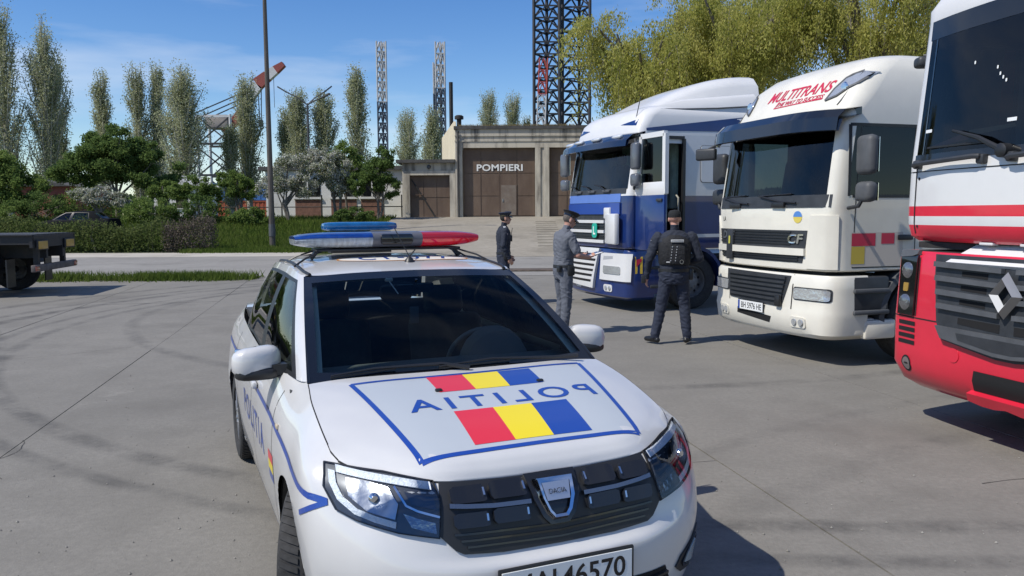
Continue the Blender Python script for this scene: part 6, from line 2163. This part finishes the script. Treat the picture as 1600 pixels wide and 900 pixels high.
for (dx, dy, dz) in ((-1.55, 0, .95), (1.15, .5, 1.0), (1.25, -.6, .45)):
    MB().tube([(0, 0, 8.5), (dx * .45, dy * .45, 8.5 + dz * .55), (dx, dy, 8.5 + dz)], .05, 6).build('arm', M_lampst, sl_)
    v_ = Vector((dx, dy, dz)).normalized()
    MB().bar(Vector((dx, dy, 8.5 + dz)), Vector((dx, dy, 8.5 + dz)) + v_ * .7, .20, .10).build('lamp_head', M_lampst, sl_)

# ================================================================== lattice towers of the harbour
def lattice(name, x, y, z0, z1, wd, bay, label, mats, split=None, rch=.35, rbr=.15, rz=0.0, group=None, nleg=3):
    e = empty(name, (x, y, z0), rz, label, 'tower', group)
    Hh = z1 - z0
    if nleg == 3:
        pts = [(-wd / 2, -wd * .28), (wd / 2, -wd * .28), (wd * .08, wd * .55)]
    else:
        pts = [(-wd / 2, -wd / 2), (wd / 2, -wd / 2), (wd / 2, wd / 2), (-wd / 2, wd / 2)]
    zs = [0, Hh] if split is None else [0, Hh * split, Hh]
    for k in range(len(zs) - 1):
        m = mats[min(k, len(mats) - 1)]
        for p in pts:
            MB().tube([(p[0], p[1], zs[k]), (p[0], p[1], zs[k + 1])], rch, 6).build('chord', m, e)
        q = MB()
        n_ = max(1, int((zs[k + 1] - zs[k]) / bay))
        bh = (zs[k + 1] - zs[k]) / n_
        for i in range(n_):
            za, zb = zs[k] + i * bh, zs[k] + (i + 1) * bh
            for j in range(len(pts)):
                a_, b_ = pts[j], pts[(j + 1) % len(pts)]
                md = ((a_[0] + b_[0]) / 2, (a_[1] + b_[1]) / 2)
                q.bar((a_[0], a_[1], za), (b_[0], b_[1], za), rbr * 2)
                q.bar((a_[0], a_[1], za), (md[0], md[1], zb), rbr * 1.7).bar((b_[0], b_[1], za), (md[0], md[1], zb), rbr * 1.7)
        tag(q.build('bracing', m, e, smooth=False), kind='stuff')
    return e
M_ltd = mat('rig_steel_dark', (.022, .026, .036), .7, var=.3, scale=.3, col2=(.08, .06, .055), thr=(.5, .8))
M_ltl = mat('rig_steel_pale', (.42, .42, .44), .7, var=.15, scale=.3)
M_ltm = mat('rig_steel_blue', (.05, .065, .095), .7, var=.2, scale=.3)
GRP = 'far lattice towers'
lattice('lattice_tower', -94.6, 600, 0, 127.4, 6.6, 7.2, 'lone slim lattice tower with pale top, left of the others', [M_ltm, M_ltl], .66, .7, .36, .2, GRP)
lattice('lattice_tower', -51.6, 600, 0, 126.8, 6.6, 7.2, 'taller front tower of the close pair of far lattice towers', [M_ltm, M_ltl], .74, .7, .36, .1, GRP)
lattice('lattice_tower', -60.0, 655, 0, 122, 6.0, 7.2, 'shorter rear tower of the close pair of far lattice towers', [M_ltm, M_ltl], .80, .6, .32, .6, GRP)
lattice('lattice_mast', 11.2, 260, 0, 96, 8.0, 3.6, 'left leg of the large dark lattice pair beside the willow', [M_ltd], None, .55, .22, .05, 'large lattice legs')
lattice('lattice_mast', 21.0, 262, 0, 96, 8.6, 3.6, 'right leg of the large dark lattice pair beside the willow', [M_ltd], None, .55, .22, -.12, 'large lattice legs')
rc_ = lattice('lattice_crane', 7.6, 240, 0, 47, 2.4, 3.2, 'small red topped lattice crane beside the large lattice legs', [M_ltl, mat('crane_red', (.34, .05, .04), .6)], .78, .2, .12, .2, None, 4)
rc_.rotation_euler = (0, R(2.5), 0)
# harbour crane
cr_ = empty('harbour_crane', (-66.5, 200, 0), 0, 'harbour crane with red and white boom and pale portal', 'crane')
M_crr = mat('boom_red', (.25, .055, .045), .6, var=.1, scale=.3)
M_crw = mat('boom_white', (.52, .52, .53), .6, var=.1, scale=.3)
def cpt(dx, z): return (dx, 0, z)
seg = [((-3.5, 22.0), 1.6), ((.6, 27.0), 1.9), ((3.2, 31.5), 2.6), ((4.6, 33.6), 2.9), ((7.2, 35.6), 2.4), ((9.2, 37.0), 1.9), ((11.2, 38.4), 1.2)]
for k in range(len(seg) - 1):
    (a_, wa), (b_, wb_) = seg[k], seg[k + 1]
    A_, B_ = Vector((a_[0], 0, a_[1])), Vector((b_[0], 0, b_[1]))
    d_ = (B_ - A_).normalized(); nrm = Vector((-d_.z, 0, d_.x))
    vs_2 = []
    for P_, wv in ((A_, wa), (B_, wb_)):
        for sy in (-.8, .8):
            vs_2 += [P_ + nrm * wv * .5 + Vector((0, sy, 0)), P_ - nrm * wv * .5 + Vector((0, sy, 0))]
    MB().add(vs_2, [(0, 1, 5, 4), (2, 6, 7, 3), (0, 4, 6, 2), (1, 3, 7, 5), (0, 2, 3, 1), (4, 5, 7, 6)]).build('boom_section', [M_crr, M_crw, M_crw, M_crr, M_crw, M_crr][k], cr_, smooth=False)
for dz in (0, 1.3, 2.4):
    q = MB().tube([(3.2, 0, 32.6 - dz), (-8, 0, 28 - dz * 1.1), (-26, 0, 20.5 - dz * .7)], .16, 5); q.build('cable', M_ltd, cr_)
q = MB().tube([(4.7, 0, 32.2), (4.9, 0, 25)], .12, 5).tube([(5.5, 0, 32.4), (5.3, 0, 25)], .12, 5).box((5.1, 0, 24.2), (1.0, .8, 1.6)); q.build('hook_block', M_ltd, cr_)
MB().tube([(8.6, 0, 36), (8.6, 0, 28)], .06, 4).build('hook_line', M_ltd, cr_)
for (xa, ya) in ((-9, -4), (-1, -4), (-9, 4), (-1, 4)):
    MB().tube([(xa, ya, 0), (xa, ya, 26)], .35, 6).build('portal_leg', M_crw, cr_)
for z in (4, 11.5, 19, 25.5):
    for ya in (-4, 4):
        MB().bar((-9, ya, z), (-1, ya, z), .5).build('portal_beam', M_crw if z > 20 else M_ltd, cr_)
        if z < 25:
            MB().bar((-9, ya, z), (-1, ya, z + 6.5), .3).build('portal_brace', M_ltd, cr_)
            MB().bar((-1, ya, z), (-9, ya, z + 6.5), .3).build('portal_brace', M_ltd, cr_)
MB().rbox((-5, 0, 24.5), (5.5, 5, 3.2), .2).build('machine_house', mat('machine_house', (.30, .27, .26), .7, var=.3, scale=.4), cr_)
MB().bar((-3.5, 0, 25.5), (-3.5, 0, 22), .8).build('boom_foot', M_crr, cr_)

# ================================================================== flatbed trailer at the left
tl = empty('flatbed_trailer', (-10.45, 18.4, 0), PI + R(9.8), 'dark flatbed trailer at the left edge, rear end towards the hedge', 'trailer')
M_tl = mat('trailer_black', (.020, .020, .022), .6, var=.35, scale=5, col2=(.06, .042, .032), thr=(.55, .8))
for sg in (1, -1):
    q = MB().box((3.2, sg * 1.20, 1.24), (6.4, .08, .20)).box((3.2, sg * 1.20, 1.337), (6.4, .16, .02)); q.build('side_rail', M_tl, tl)
    MB().box((3.2, sg * .48, 1.0), (6.4, .10, .36)).build('main_beam', M_tl, tl)
for k in range(9):
    MB().box((.10 + k * .78, 0, 1.20), (.10, 2.32, .14)).build('cross_member', M_tl, tl)
for k in range(7):
    MB().box((3.2, -.95 + k * .317, 1.335), (6.3, .29, .045)).build('deck_plank', mat('deck_steel', (.05, .05, .052), .6, var=.3, scale=3), tl)
MB().box((.03, 0, 1.20), (.06, 2.5, .26)).build('rear_beam', M_tl, tl)
MB().rbox((.02, 0, .62), (.10, 2.44, .15), .015).build('underride_bar', mat('bar_grey_rust', (.12, .10, .095), .6, var=.4, scale=4), tl)
for sg in (1, -1):
    MB().box((.12, sg * .75, .85), (.10, .12, .5)).build('bar_bracket', M_tl, tl)
    b_ = MB().rbox((-.025, sg * .80, 1.12), (.04, .62, .22), .01).build('lamp_board', M_tl, tl)
    MB().rbox((-.048, sg * .80, 1.12), (.012, .50, .17), .01).build('reflector', mat('amber_reflector', (.50, .30, .06), .35, var=.1, scale=20), b_)
    MB().rbox((-.035, sg * 1.13, .62), (.012, .20, .10), .01).build('tail_lamp', mat('tail_red', (.35, .05, .03), .3, coat=1), tl)
    MB().box((.55, sg * 1.02, .52), (.03, .40, .60)).build('mud_flap', M_black, tl)
    for x in (1.25, 2.55):
        truck_wheel(tl, x, sg * 1.02, sg, .50, .36)
        ring = []
        for k in range(13):
            t = R(15 + 150 * k / 12)
            ring.append([(x + rr * math.cos(t), sg * yy, .50 + rr * math.sin(t)) for rr, yy in ((.56, 1.23), (.585, 1.23), (.585, .82), (.56, .82))])
        MB().grid(ring, closeu=True).build('mudguard', M_tl, tl)
q = MB().tube([(1.25, -1, .5), (1.25, 1, .5)], .07, 8); q.build('axle', M_chassis, tl)
q = MB().tube([(2.55, -1, .5), (2.55, 1, .5)], .07, 8); q.build('axle', M_chassis, tl)
# ================================================================== people
def seg_d(P, a, b, ra, rb):
    a, b = np.array(a), np.array(b)
    ab = b - a
    t = np.clip(((P - a) @ ab) / max(1e-9, ab @ ab), 0, 1)
    return np.linalg.norm(P - (a + t[:, None] * ab), axis=1) - (ra + (rb - ra) * t)

def person(loc, yaw, label, pose, mats, voxel=.0085):
    """x right, y forward, z up; one continuous remeshed body, clothing regions by nearest limb"""
    root = empty('person', loc, yaw, label, 'person')
    prim = []      # (region, points, radii)
    mb = MB()
    def limb(reg, pts, rad, n=12):
        Q, Rd = [], []
        for i in range(len(pts) - 1):
            for k in range(3):
                t = k / 3
                Q.append(Vector(pts[i]).lerp(Vector(pts[i + 1]), t)); Rd.append(rad[i] * (1 - t) + rad[i + 1] * t)
        Q.append(Vector(pts[-1])); Rd.append(rad[-1])
        mb.tube(Q, Rd, n)
        for p, r in ((Q[0], Rd[0]), (Q[-1], Rd[-1])):
            blob(mb, p, (2 * r * .98,) * 3, n=10, m=6, pw=1)
        for p, r in zip(pts[1:-1], rad[1:-1]):
            blob(mb, p, (2 * r,) * 3, n=10, m=6, pw=1)
        prim.append((reg, pts, rad))
    hp = Vector(pose.get('hip', (0, 0, 0)))
    lean = Vector(pose.get('lean', (0, 0, 0)))      # shift of the shoulders relative to the hips
    def tors(z):
        t = max(0, (z - .92) / .55)
        return hp + lean * t
    rings = []
    bulk = pose.get('bulk', 1.0)
    TR = [(.80, .135, .105), (.86, .165, .12), (.93, .172, .125), (1.00, .162, .120), (1.08, .158, .118), (1.18, .168, .124), (1.28, .182, .130), (1.37, .190, .126), (1.43, .178, .108), (1.475, .125, .082), (1.505, .072, .066)]
    tw = pose.get('twist', 0.0)
    for z, rx, ry in TR:
        c = tors(z)
        a = tw * max(0, min(1, (z - .92) / .5))
        ring = []
        for j in range(24):
            t = 2 * PI * j / 24
            x, y = rx * bulk * math.copysign(abs(math.cos(t)) ** .85, math.cos(t)), ry * bulk * math.copysign(abs(math.sin(t)) ** .85, math.sin(t))
            ring.append((c.x + x * math.cos(a) - y * math.sin(a), c.y + x * math.sin(a) + y * math.cos(a), z))
        rings.append(ring)
    mb.grid(rings, closeu=True)
    mb.add(rings[0], [tuple(range(24))]); mb.add(rings[-1], [tuple(range(24))])
    for z, rx, ry in TR:
        c = tors(z)
        prim.append(('trousers' if z < .99 else 'shirt', [(c.x - rx * .5, c.y, z), (c.x + rx * .5, c.y, z)], [.11, .11]))
    S_ = tors(1.42)
    nk = tors(1.50)
    nk.z = 1.50
    hd = Vector(pose.get('head', (0, .035, 1.645))) + hp + lean
    limb('skin', [tuple(nk - Vector((0, 0, .03))), tuple(hd - Vector((0, .02, .07)))], [.056, .052])
    # head: skull, jaw, nose, ears
    pit = pose.get('pitch', 0.0); hy = pose.get('hyaw', 0.0)
    HM = Matrix.Rotation(hy, 3, 'Z') @ Matrix.Rotation(pit, 3, 'X')
    def hv(x, y, z): return hd + HM @ Vector((x, y, z))
    def hblob(c, d):
        q = MB(); blob(q, (0, 0, 0), d, n=16, m=10, pw=.95)
        mb.add([hv(*(Vector(v) + Vector(c))) for v in q.v], q.f)
    hblob((0, -.012, .03), (.155, .19, .175)); hblob((0, .022, -.035), (.125, .15, .16)); hblob((0, .05, -.075), (.085, .08, .07))
    hblob((0, .10, -.015), (.028, .045, .055)); hblob((0, .092, -.058), (.05, .02, .022))
    hblob((.077, -.008, -.01), (.022, .045, .065)); hblob((-.077, -.008, -.01), (.022, .045, .065))
    prim.append(('skin', [tuple(hv(0, 0, -.06)), tuple(hv(0, 0, .05))], [.09, .09]))
    for sd_ in ('L', 'R'):
        sg = -1 if sd_ == 'L' else 1
        sh_ = S_ + Matrix.Rotation(tw, 3, 'Z') @ Vector((sg * .185 * bulk, 0, 1.415 - S_.z))
        sh_.z = 1.415
        el = Vector(pose['el' + sd_]); wr_ = Vector(pose['wr' + sd_])
        short = pose.get('short', False)
        sr = (.068, .056, .050) if not short else (.070, .060, .040)
        limb('shirt', [tuple(sh_), tuple(sh_.lerp(el, .8 if short else 1.0))], [sr[0] * bulk, sr[1]])
        if short:
            limb('skin', [tuple(sh_.lerp(el, .75)), tuple(el), tuple(wr_)], [.046, .044, .031])
        else:
            limb('shirt', [tuple(el), tuple(wr_)], [sr[1] * .98, .038])
        # hand
        d = (wr_ - el).normalized()
        hdv = Vector(pose.get('hd' + sd_, tuple(d))).normalized()
        pn = Vector(pose.get('pn' + sd_, (-sg, 0, 0)))             # palm normal
        side = hdv.cross(pn).normalized()
        pn = side.cross(hdv).normalized()
        pc_ = wr_ + hdv * .055
        limb('skin', [tuple(wr_), tuple(wr_ + hdv * .02)], [.030, .032], 10)
        for k in (-1, 0, 1):
            limb('skin', [tuple(wr_ + hdv * .02 + side * .013 * k), tuple(wr_ + hdv * .085 + side * .022 * k)], [.016, .014], 8)
        curl = pose.get('curl', .5)
        for k, ln in enumerate((.066, .076, .072, .058)):
            b0 = wr_ + hdv * .085 + side * (-.030 + .020 * k)
            d1 = (hdv * math.cos(curl * .6) + pn * math.sin(curl * .6))
            d2 = (hdv * math.cos(curl * 1.7) + pn * math.sin(curl * 1.7))
            limb('skin', [tuple(b0), tuple(b0 + d1 * ln * .5), tuple(b0 + d1 * ln * .5 + d2 * ln * .5)], [.0098, .009, .0075], 8)
        tb = wr_ + hdv * .03 - side * .028
        limb('skin', [tuple(tb), tuple(tb + hdv * .028 - side * .022 + pn * .01), tuple(tb + hdv * .058 - side * .028 + pn * .02)], [.013, .011, .009], 8)
        # leg
        hip_ = hp + Vector((sg * .092, 0, .90))
        kn = Vector(pose['kn' + sd_]); an = Vector(pose['an' + sd_])
        limb('trousers', [tuple(hip_), tuple(hip_.lerp(kn, .45)), tuple(kn), tuple(kn.lerp(an, .45)), tuple(an + Vector((0, 0, .02)))], [.098, .092, .074, .070, .062], 14)
        ty = pose.get('toe' + sd_, 0.0)
        fd = Vector((-math.sin(ty), math.cos(ty), 0))
        fz_ = an.z - .075
        h0 = Vector((an.x, an.y, fz_ + .045))
        limb('boots', [tuple(an + Vector((0, 0, .0))), tuple(h0)], [.052, .047], 10)
        limb('boots', [tuple(h0 - fd * .045 + Vector((0, 0, -.008))), tuple(h0 + fd * .06 + Vector((0, 0, -.004))), tuple(h0 + fd * .155 + Vector((0, 0, -.012)))], [.040, .044, .034], 10)
    tmp = mb.build('tmp_body', M_dark, None, smooth=False)
    md = tmp.modifiers.new('r', 'REMESH'); md.mode = 'VOXEL'; md.voxel_size = voxel
    sm = tmp.modifiers.new('s', 'SMOOTH'); sm.iterations = 4; sm.factor = .5
    dg = bpy.context.evaluated_depsgraph_get()
    me = bpy.data.meshes.new_from_object(tmp.evaluated_get(dg))
    bpy.data.objects.remove(tmp)
    me.name = 'body'
    n = len(me.polygons)
    cen = np.zeros(n * 3); me.polygons.foreach_get('center', cen); cen = cen.reshape(-1, 3)
    regs = ['shirt', 'trousers', 'skin', 'boots', 'hair']
    best = np.full(n, 9.0); idx = np.zeros(n, np.int32)
    for reg, pts, rad in prim:
        for i in range(len(pts) - 1):
            d = seg_d(cen, pts[i], pts[i + 1], rad[i], rad[i + 1])
            k = d < best - .0005
            best[k] = d[k]; idx[k] = regs.index(reg)
    HI = np.array(HM.transposed()); loc_h = (cen - np.array(hd)) @ HI.T
    hair = (idx == 2) & (loc_h[:, 2] > -.045 + .08 * (loc_h[:, 1] > .02) + .25 * np.maximum(0, loc_h[:, 1])) & (loc_h[:, 2] < .2) & (np.hypot(loc_h[:, 0], loc_h[:, 1]) < .14) & (np.abs(loc_h[:, 0]) < .074) & (cen[:, 2] > 1.5)
    if pose.get('hair', True):
        idx[hair] = 4
    from mathutils import noise as mnz
    nv = len(me.vertices)
    co = np.zeros(nv * 3); me.vertices.foreach_get('co', co); co = co.reshape(-1, 3)
    nm_ = np.zeros(nv * 3); me.vertices.foreach_get('normal', nm_); nm_ = nm_.reshape(-1, 3)
    lv = np.zeros(len(me.loops), np.int32); me.loops.foreach_get('vertex_index', lv)
    lt = np.zeros(n, np.int32); me.polygons.foreach_get('loop_total', lt)
    vreg = np.zeros(nv, np.int32); vreg[lv] = np.repeat(idx, lt)
    for i_ in np.nonzero(vreg < 2)[0]:              # cloth folds
        x_, y_, z_ = co[i_]
        k_ = mnz.noise((x_ * 9, y_ * 9, z_ * 15 + 3 * mnz.noise((x_ * 4, y_ * 4, z_ * 4))))
        k2 = mnz.noise((x_ * 22 + 5, y_ * 22, z_ * 30))
        co[i_] += nm_[i_] * (.0088 * (1 - 2 * abs(k_)) - .004 + .004 * k2)
    me.vertices.foreach_set('co', co.ravel())
    me.update()
    me.materials.clear()
    for r in regs:
        me.materials.append(mats[r])
    me.polygons.foreach_set('material_index', idx)
    me.polygons.foreach_set('use_smooth', [True] * n)
    bo_ = bpy.data.objects.new('body', me); C.objects.link(bo_); bo_.parent = root
    # eyes
    for sg in (1, -1):
        q = MB(); blob(q, hv(sg * .031, .083, .012), (.026, .014, .012), n=8, m=6, pw=1); q.build('eye', M_dark, root)
    belt = []
    for z, k in ((.965, 1.03), (.968, 1.07), (1.005, 1.07), (1.008, 1.03)):
        c = tors(z)
        belt.append([(c.x + .166 * bulk * k * math.cos(2 * PI * j / 28), c.y + .124 * bulk * k * math.sin(2 * PI * j / 28), z) for j in range(28)])
    MB().grid(belt, closeu=True).build('belt', M_black, root)
    return root, hv, tors, HM, hd

def cloth(name, col, **k):
    return mat(name, col, .85, var=.07, scale=5, bump=.35, bscale=14, **k)
M_skin = mat('skin_tan', (.42, .235, .165), .55, var=.08, scale=20)
M_skin2 = mat('skin_ruddy', (.45, .24, .18), .55, var=.08, scale=20)
M_navyc = cloth('navy_uniform', (.014, .019, .034))
M_navyc2 = cloth('navy_trousers', (.016, .022, .042))
M_greyc = cloth('grey_shirt', (.105, .115, .14))
M_greyt = cloth('grey_trousers', (.090, .10, .125))
M_boot = mat('black_leather', (.010, .010, .011), .35)
M_hair = mat('grey_hair', (.10, .085, .075), .8, var=.3, scale=60)
M_dhair = mat('dark_hair', (.025, .02, .018), .8)

def peaked_cap(root, hv, HM, hd, m):
    q = MB()
    rings = [(.078, .096, .045, 0), (.080, .098, .075, 0), (.105, .125, .105, .004), (.112, .135, .118, .01), (.09, .11, .130, .012), (.0, .0, .132, .012)]
    P = []
    for rx, ry, z, up in rings:
        P.append([hv(rx * math.cos(2 * PI * j / 24), -.008 + ry * math.sin(2 * PI * j / 24), z + up * math.sin(2 * PI * j / 24)) for j in range(24)])
    q.grid(P, closeu=True)
    c = q.build('peaked_cap', m, root, angle=50)
    V = []
    for r_ in (0, 1):
        V.append([hv(.080 * math.cos(t) * (1 + .10 * r_), .015 + (.078 + .065 * r_) * math.sin(t), .052 - .026 * r_) for t in [PI * (.08 + .84 * k / 12) for k in range(13)]])
    V.append([p + Vector((0, 0, -.004)) for p in V[1]])
    q = MB().grid(V); q.build('cap_visor', M_gloss, c)
    P = [[hv(.0815 * math.cos(2 * PI * j / 24), -.008 + .0995 * math.sin(2 * PI * j / 24), z) for j in range(24)] for z in (.048, .072)]
    MB().grid(P, closeu=True).build('cap_band', M_gloss, c)
    MB().rbox(hv(0, .112, .095), (.03, .012, .035), .005).build('cap_badge', mat('badge_silver', (.5, .5, .48), .3, metal=.8), c)

# --- officer with the black vest, seen from behind
rA, hv, tors, HM, hd = person((2.15, 10.62, 0), R(-6), 'person in dark navy uniform and vest, back turned, standing legs apart before the trucks',
    dict(elL=(-.335, -.02, 1.125), wrL=(-.355, .05, .885), elR=(.325, -.02, 1.14), wrR=(.20, .20, 1.06), pnL=(1, .3, 0), pnR=(-1, 0, 0),
         knL=(-.165, .02, .50), anL=(-.245, -.03, .095), knR=(.145, .03, .50), anR=(.175, -.02, .095), toeL=.75, toeR=-.35, bulk=1.18, hair=True, head=(0, .02, 1.66)),
    dict(shirt=M_navyc, trousers=M_navyc2, skin=M_skin2, boots=M_boot, hair=M_skin2))
P = []
for (rx, ry, z, o) in ((.082, .100, .020, 0), (.085, .104, .045, 0), (.083, .102, .080, 0), (.062, .078, .110, 0), (0, 0, .120, 0)):
    P.append([hv(rx * math.cos(2 * PI * j / 20), -.012 + ry * math.sin(2 * PI * j / 20), z) for j in range(20)])
MB().grid(P, closeu=True).build('knit_cap', mat('cap_black_knit', (.010, .012, .014), .9, bump=.5, bscale=150), rA)
vest = []
for z, rx, ry in ((1.06, .185, .150), (1.08, .195, .160), (1.20, .205, .168), (1.32, .212, .168), (1.40, .185, .150), (1.45, .12, .115)):
    c = tors(z)
    rx *= 1.05; ry *= 1.06
    vest.append([(c.x + rx * math.copysign(abs(math.cos(2 * PI * j / 28)) ** .8, math.cos(2 * PI * j / 28)), c.y + ry * math.copysign(abs(math.sin(2 * PI * j / 28)) ** .8, math.sin(2 * PI * j / 28)), z) for j in range(28)])
M_vest = mat('vest_black', (.008, .009, .012), .8, bump=.6, bscale=30)
ve = MB().grid(vest, closeu=True).build('vest', M_vest, rA, angle=50)
MB().rbox((.02, -0.1820, 1.375), (.165, .012, .036), .004).build('name_patch', mat('patch_grey', (.42, .43, .44), .7), ve)
lettering('lettering', 'JANDARMERIA', .03, lambda p, r_: (.02 + p, -0.1892, 1.375 + r_), M_dark, ve, width=.145, height=.018)
MB().rbox((.02, -0.1880, 1.19), (.20, .05, .24), .02).build('vest_pouch', M_vest, ve)
for k in range(6):
    for x in (-.045, .015):
        MB().rbox((x - .004 * k, -0.2150, 1.30 - k * .036), (.012, .008, .018), .003).build('webbing_loop', mat('loop_grey', (.30, .31, .33), .6), ve)
q = MB().tube([(.075 + .022 * math.cos(2 * PI * k / 12), -0.2170, 1.105 + .026 * math.sin(2 * PI * k / 12)) for k in range(12)], .004, 5, closed=True)
q.build('carabiner', M_chrome, ve)
MB().rbox((-.085, -0.2000, 1.10), (.07, .012, .014), .004).build('buckle', mat('buckle_pale', (.55, .55, .55), .4), ve)
MB().rbox((-.292, -.01, 1.345), (.012, .07, .085), .01, 2, Matrix.Rotation(R(-24), 3, 'Y')).build('shoulder_patch', mat('patch_pale', (.35, .37, .42), .7), rA)
MB().rbox((-.40, .035, .86), (.055, .03, .11), .008, 2).build('glove_in_hand', M_black, rA)
MB().rbox((.215, 0, .93), (.06, .13, .15), .02, 2).build('holster', M_black, rA)

# --- officer in grey, reading papers
rB, hv, tors, HM, hd = person((.74, 11.55, 0), R(-68), 'person in grey short sleeved uniform and black peaked cap, reading papers beside the blue truck',
    dict(lean=(0, .02, 0), elL=(-.28, .10, 1.155), wrL=(-.13, .33, 1.12), elR=(.285, .10, 1.15), wrR=(.14, .335, 1.11), hdL=(.35, .93, .1), hdR=(-.35, .93, .1), pnL=(.3, 0, 1), pnR=(-.3, 0, 1),
         knL=(-.105, .03, .49), anL=(-.12, -.02, .095), knR=(.115, .0, .49), anR=(.135, -.05, .095), toeL=.25, toeR=-.25, short=True, head=(0, .075, 1.640), pitch=R(-24), bulk=1.06, curl=.9),
    dict(shirt=M_greyc, trousers=M_greyt, skin=M_skin2, boots=M_boot, hair=M_hair))
peaked_cap(rB, hv, HM, hd, mat('cap_black', (.009, .010, .013), .6))
pb = MB().rbox((0, .455, 1.135), (.22, .30, .006), .002, 1, Matrix.Rotation(R(14), 3, 'X')).build('clipboard', mat('clip_dark', (.03, .032, .036), .5), rB)
MB().rbox((0.005, .458, 1.143), (.205, .28, .004), .001, 1, Matrix.Rotation(R(14), 3, 'X')).build('paper', mat('paper_white', (.72, .73, .72), .8), pb)
MB().rbox((.195, .03, .93), (.05, .11, .14), .02, 2).build('holster', M_black, rB)
MB().rbox((.12, -.125, .955), (.09, .05, .10), .02, 2).build('belt_pouch', M_black, rB)
for sg in (1, -1):
    MB().rbox((sg * .15, .02, 1.478), (.10, .05, .012), .005, 1, Matrix.Rotation(R(20 * sg), 3, 'Y')).build('shoulder_strap', mat('strap_dark', (.03, .035, .05), .7), rB)
# --- officer further back in peaked cap
rC, hv, tors, HM, hd = person((-.16, 15.5, 0), R(-78), 'person in dark navy uniform and peaked cap, in profile beyond the police car roof',
    dict(elL=(-.27, -.02, 1.13), wrL=(-.23, .16, .92), elR=(.28, -.06, 1.13), wrR=(.265, .06, .90), pnR=(-1, 0, 0), pnL=(1, 0, 0),
         knL=(-.10, .03, .49), anL=(-.11, -.02, .095), knR=(.10, .01, .49), anR=(.12, -.06, .095), toeL=.2, toeR=-.2, head=(0, .04, 1.645), bulk=1.05),
    dict(shirt=M_navyc, trousers=M_navyc2, skin=M_skin, boots=M_boot, hair=M_dhair))
peaked_cap(rC, hv, HM, hd, mat('cap_navy', (.012, .018, .035), .6))
MB().rbox((.258, .0, 1.335), (.012, .065, .075), .01, 2, Matrix.Rotation(R(18), 3, 'Y')).build('shoulder_patch', mat('patch_ring', (.30, .25, .27), .7), rC)
for sg in (1, -1):
    MB().rbox((sg * .15, .0, 1.480), (.11, .05, .014), .005, 1, Matrix.Rotation(R(20 * sg), 3, 'Y')).build('shoulder_strap', mat('strap_pale', (.40, .42, .45), .6), rC)
ra = MB().rbox((.06, .142, 1.27), (.055, .035, .12), .01, 2).build('radio', M_black, rC)
MB().tube([(.06, .142, 1.33), (.055, .165, 1.47)], .006, 6).build('antenna', M_black, ra)
MB().rbox((.20, .02, .93), (.05, .12, .14), .02, 2).build('holster', M_black, rC)
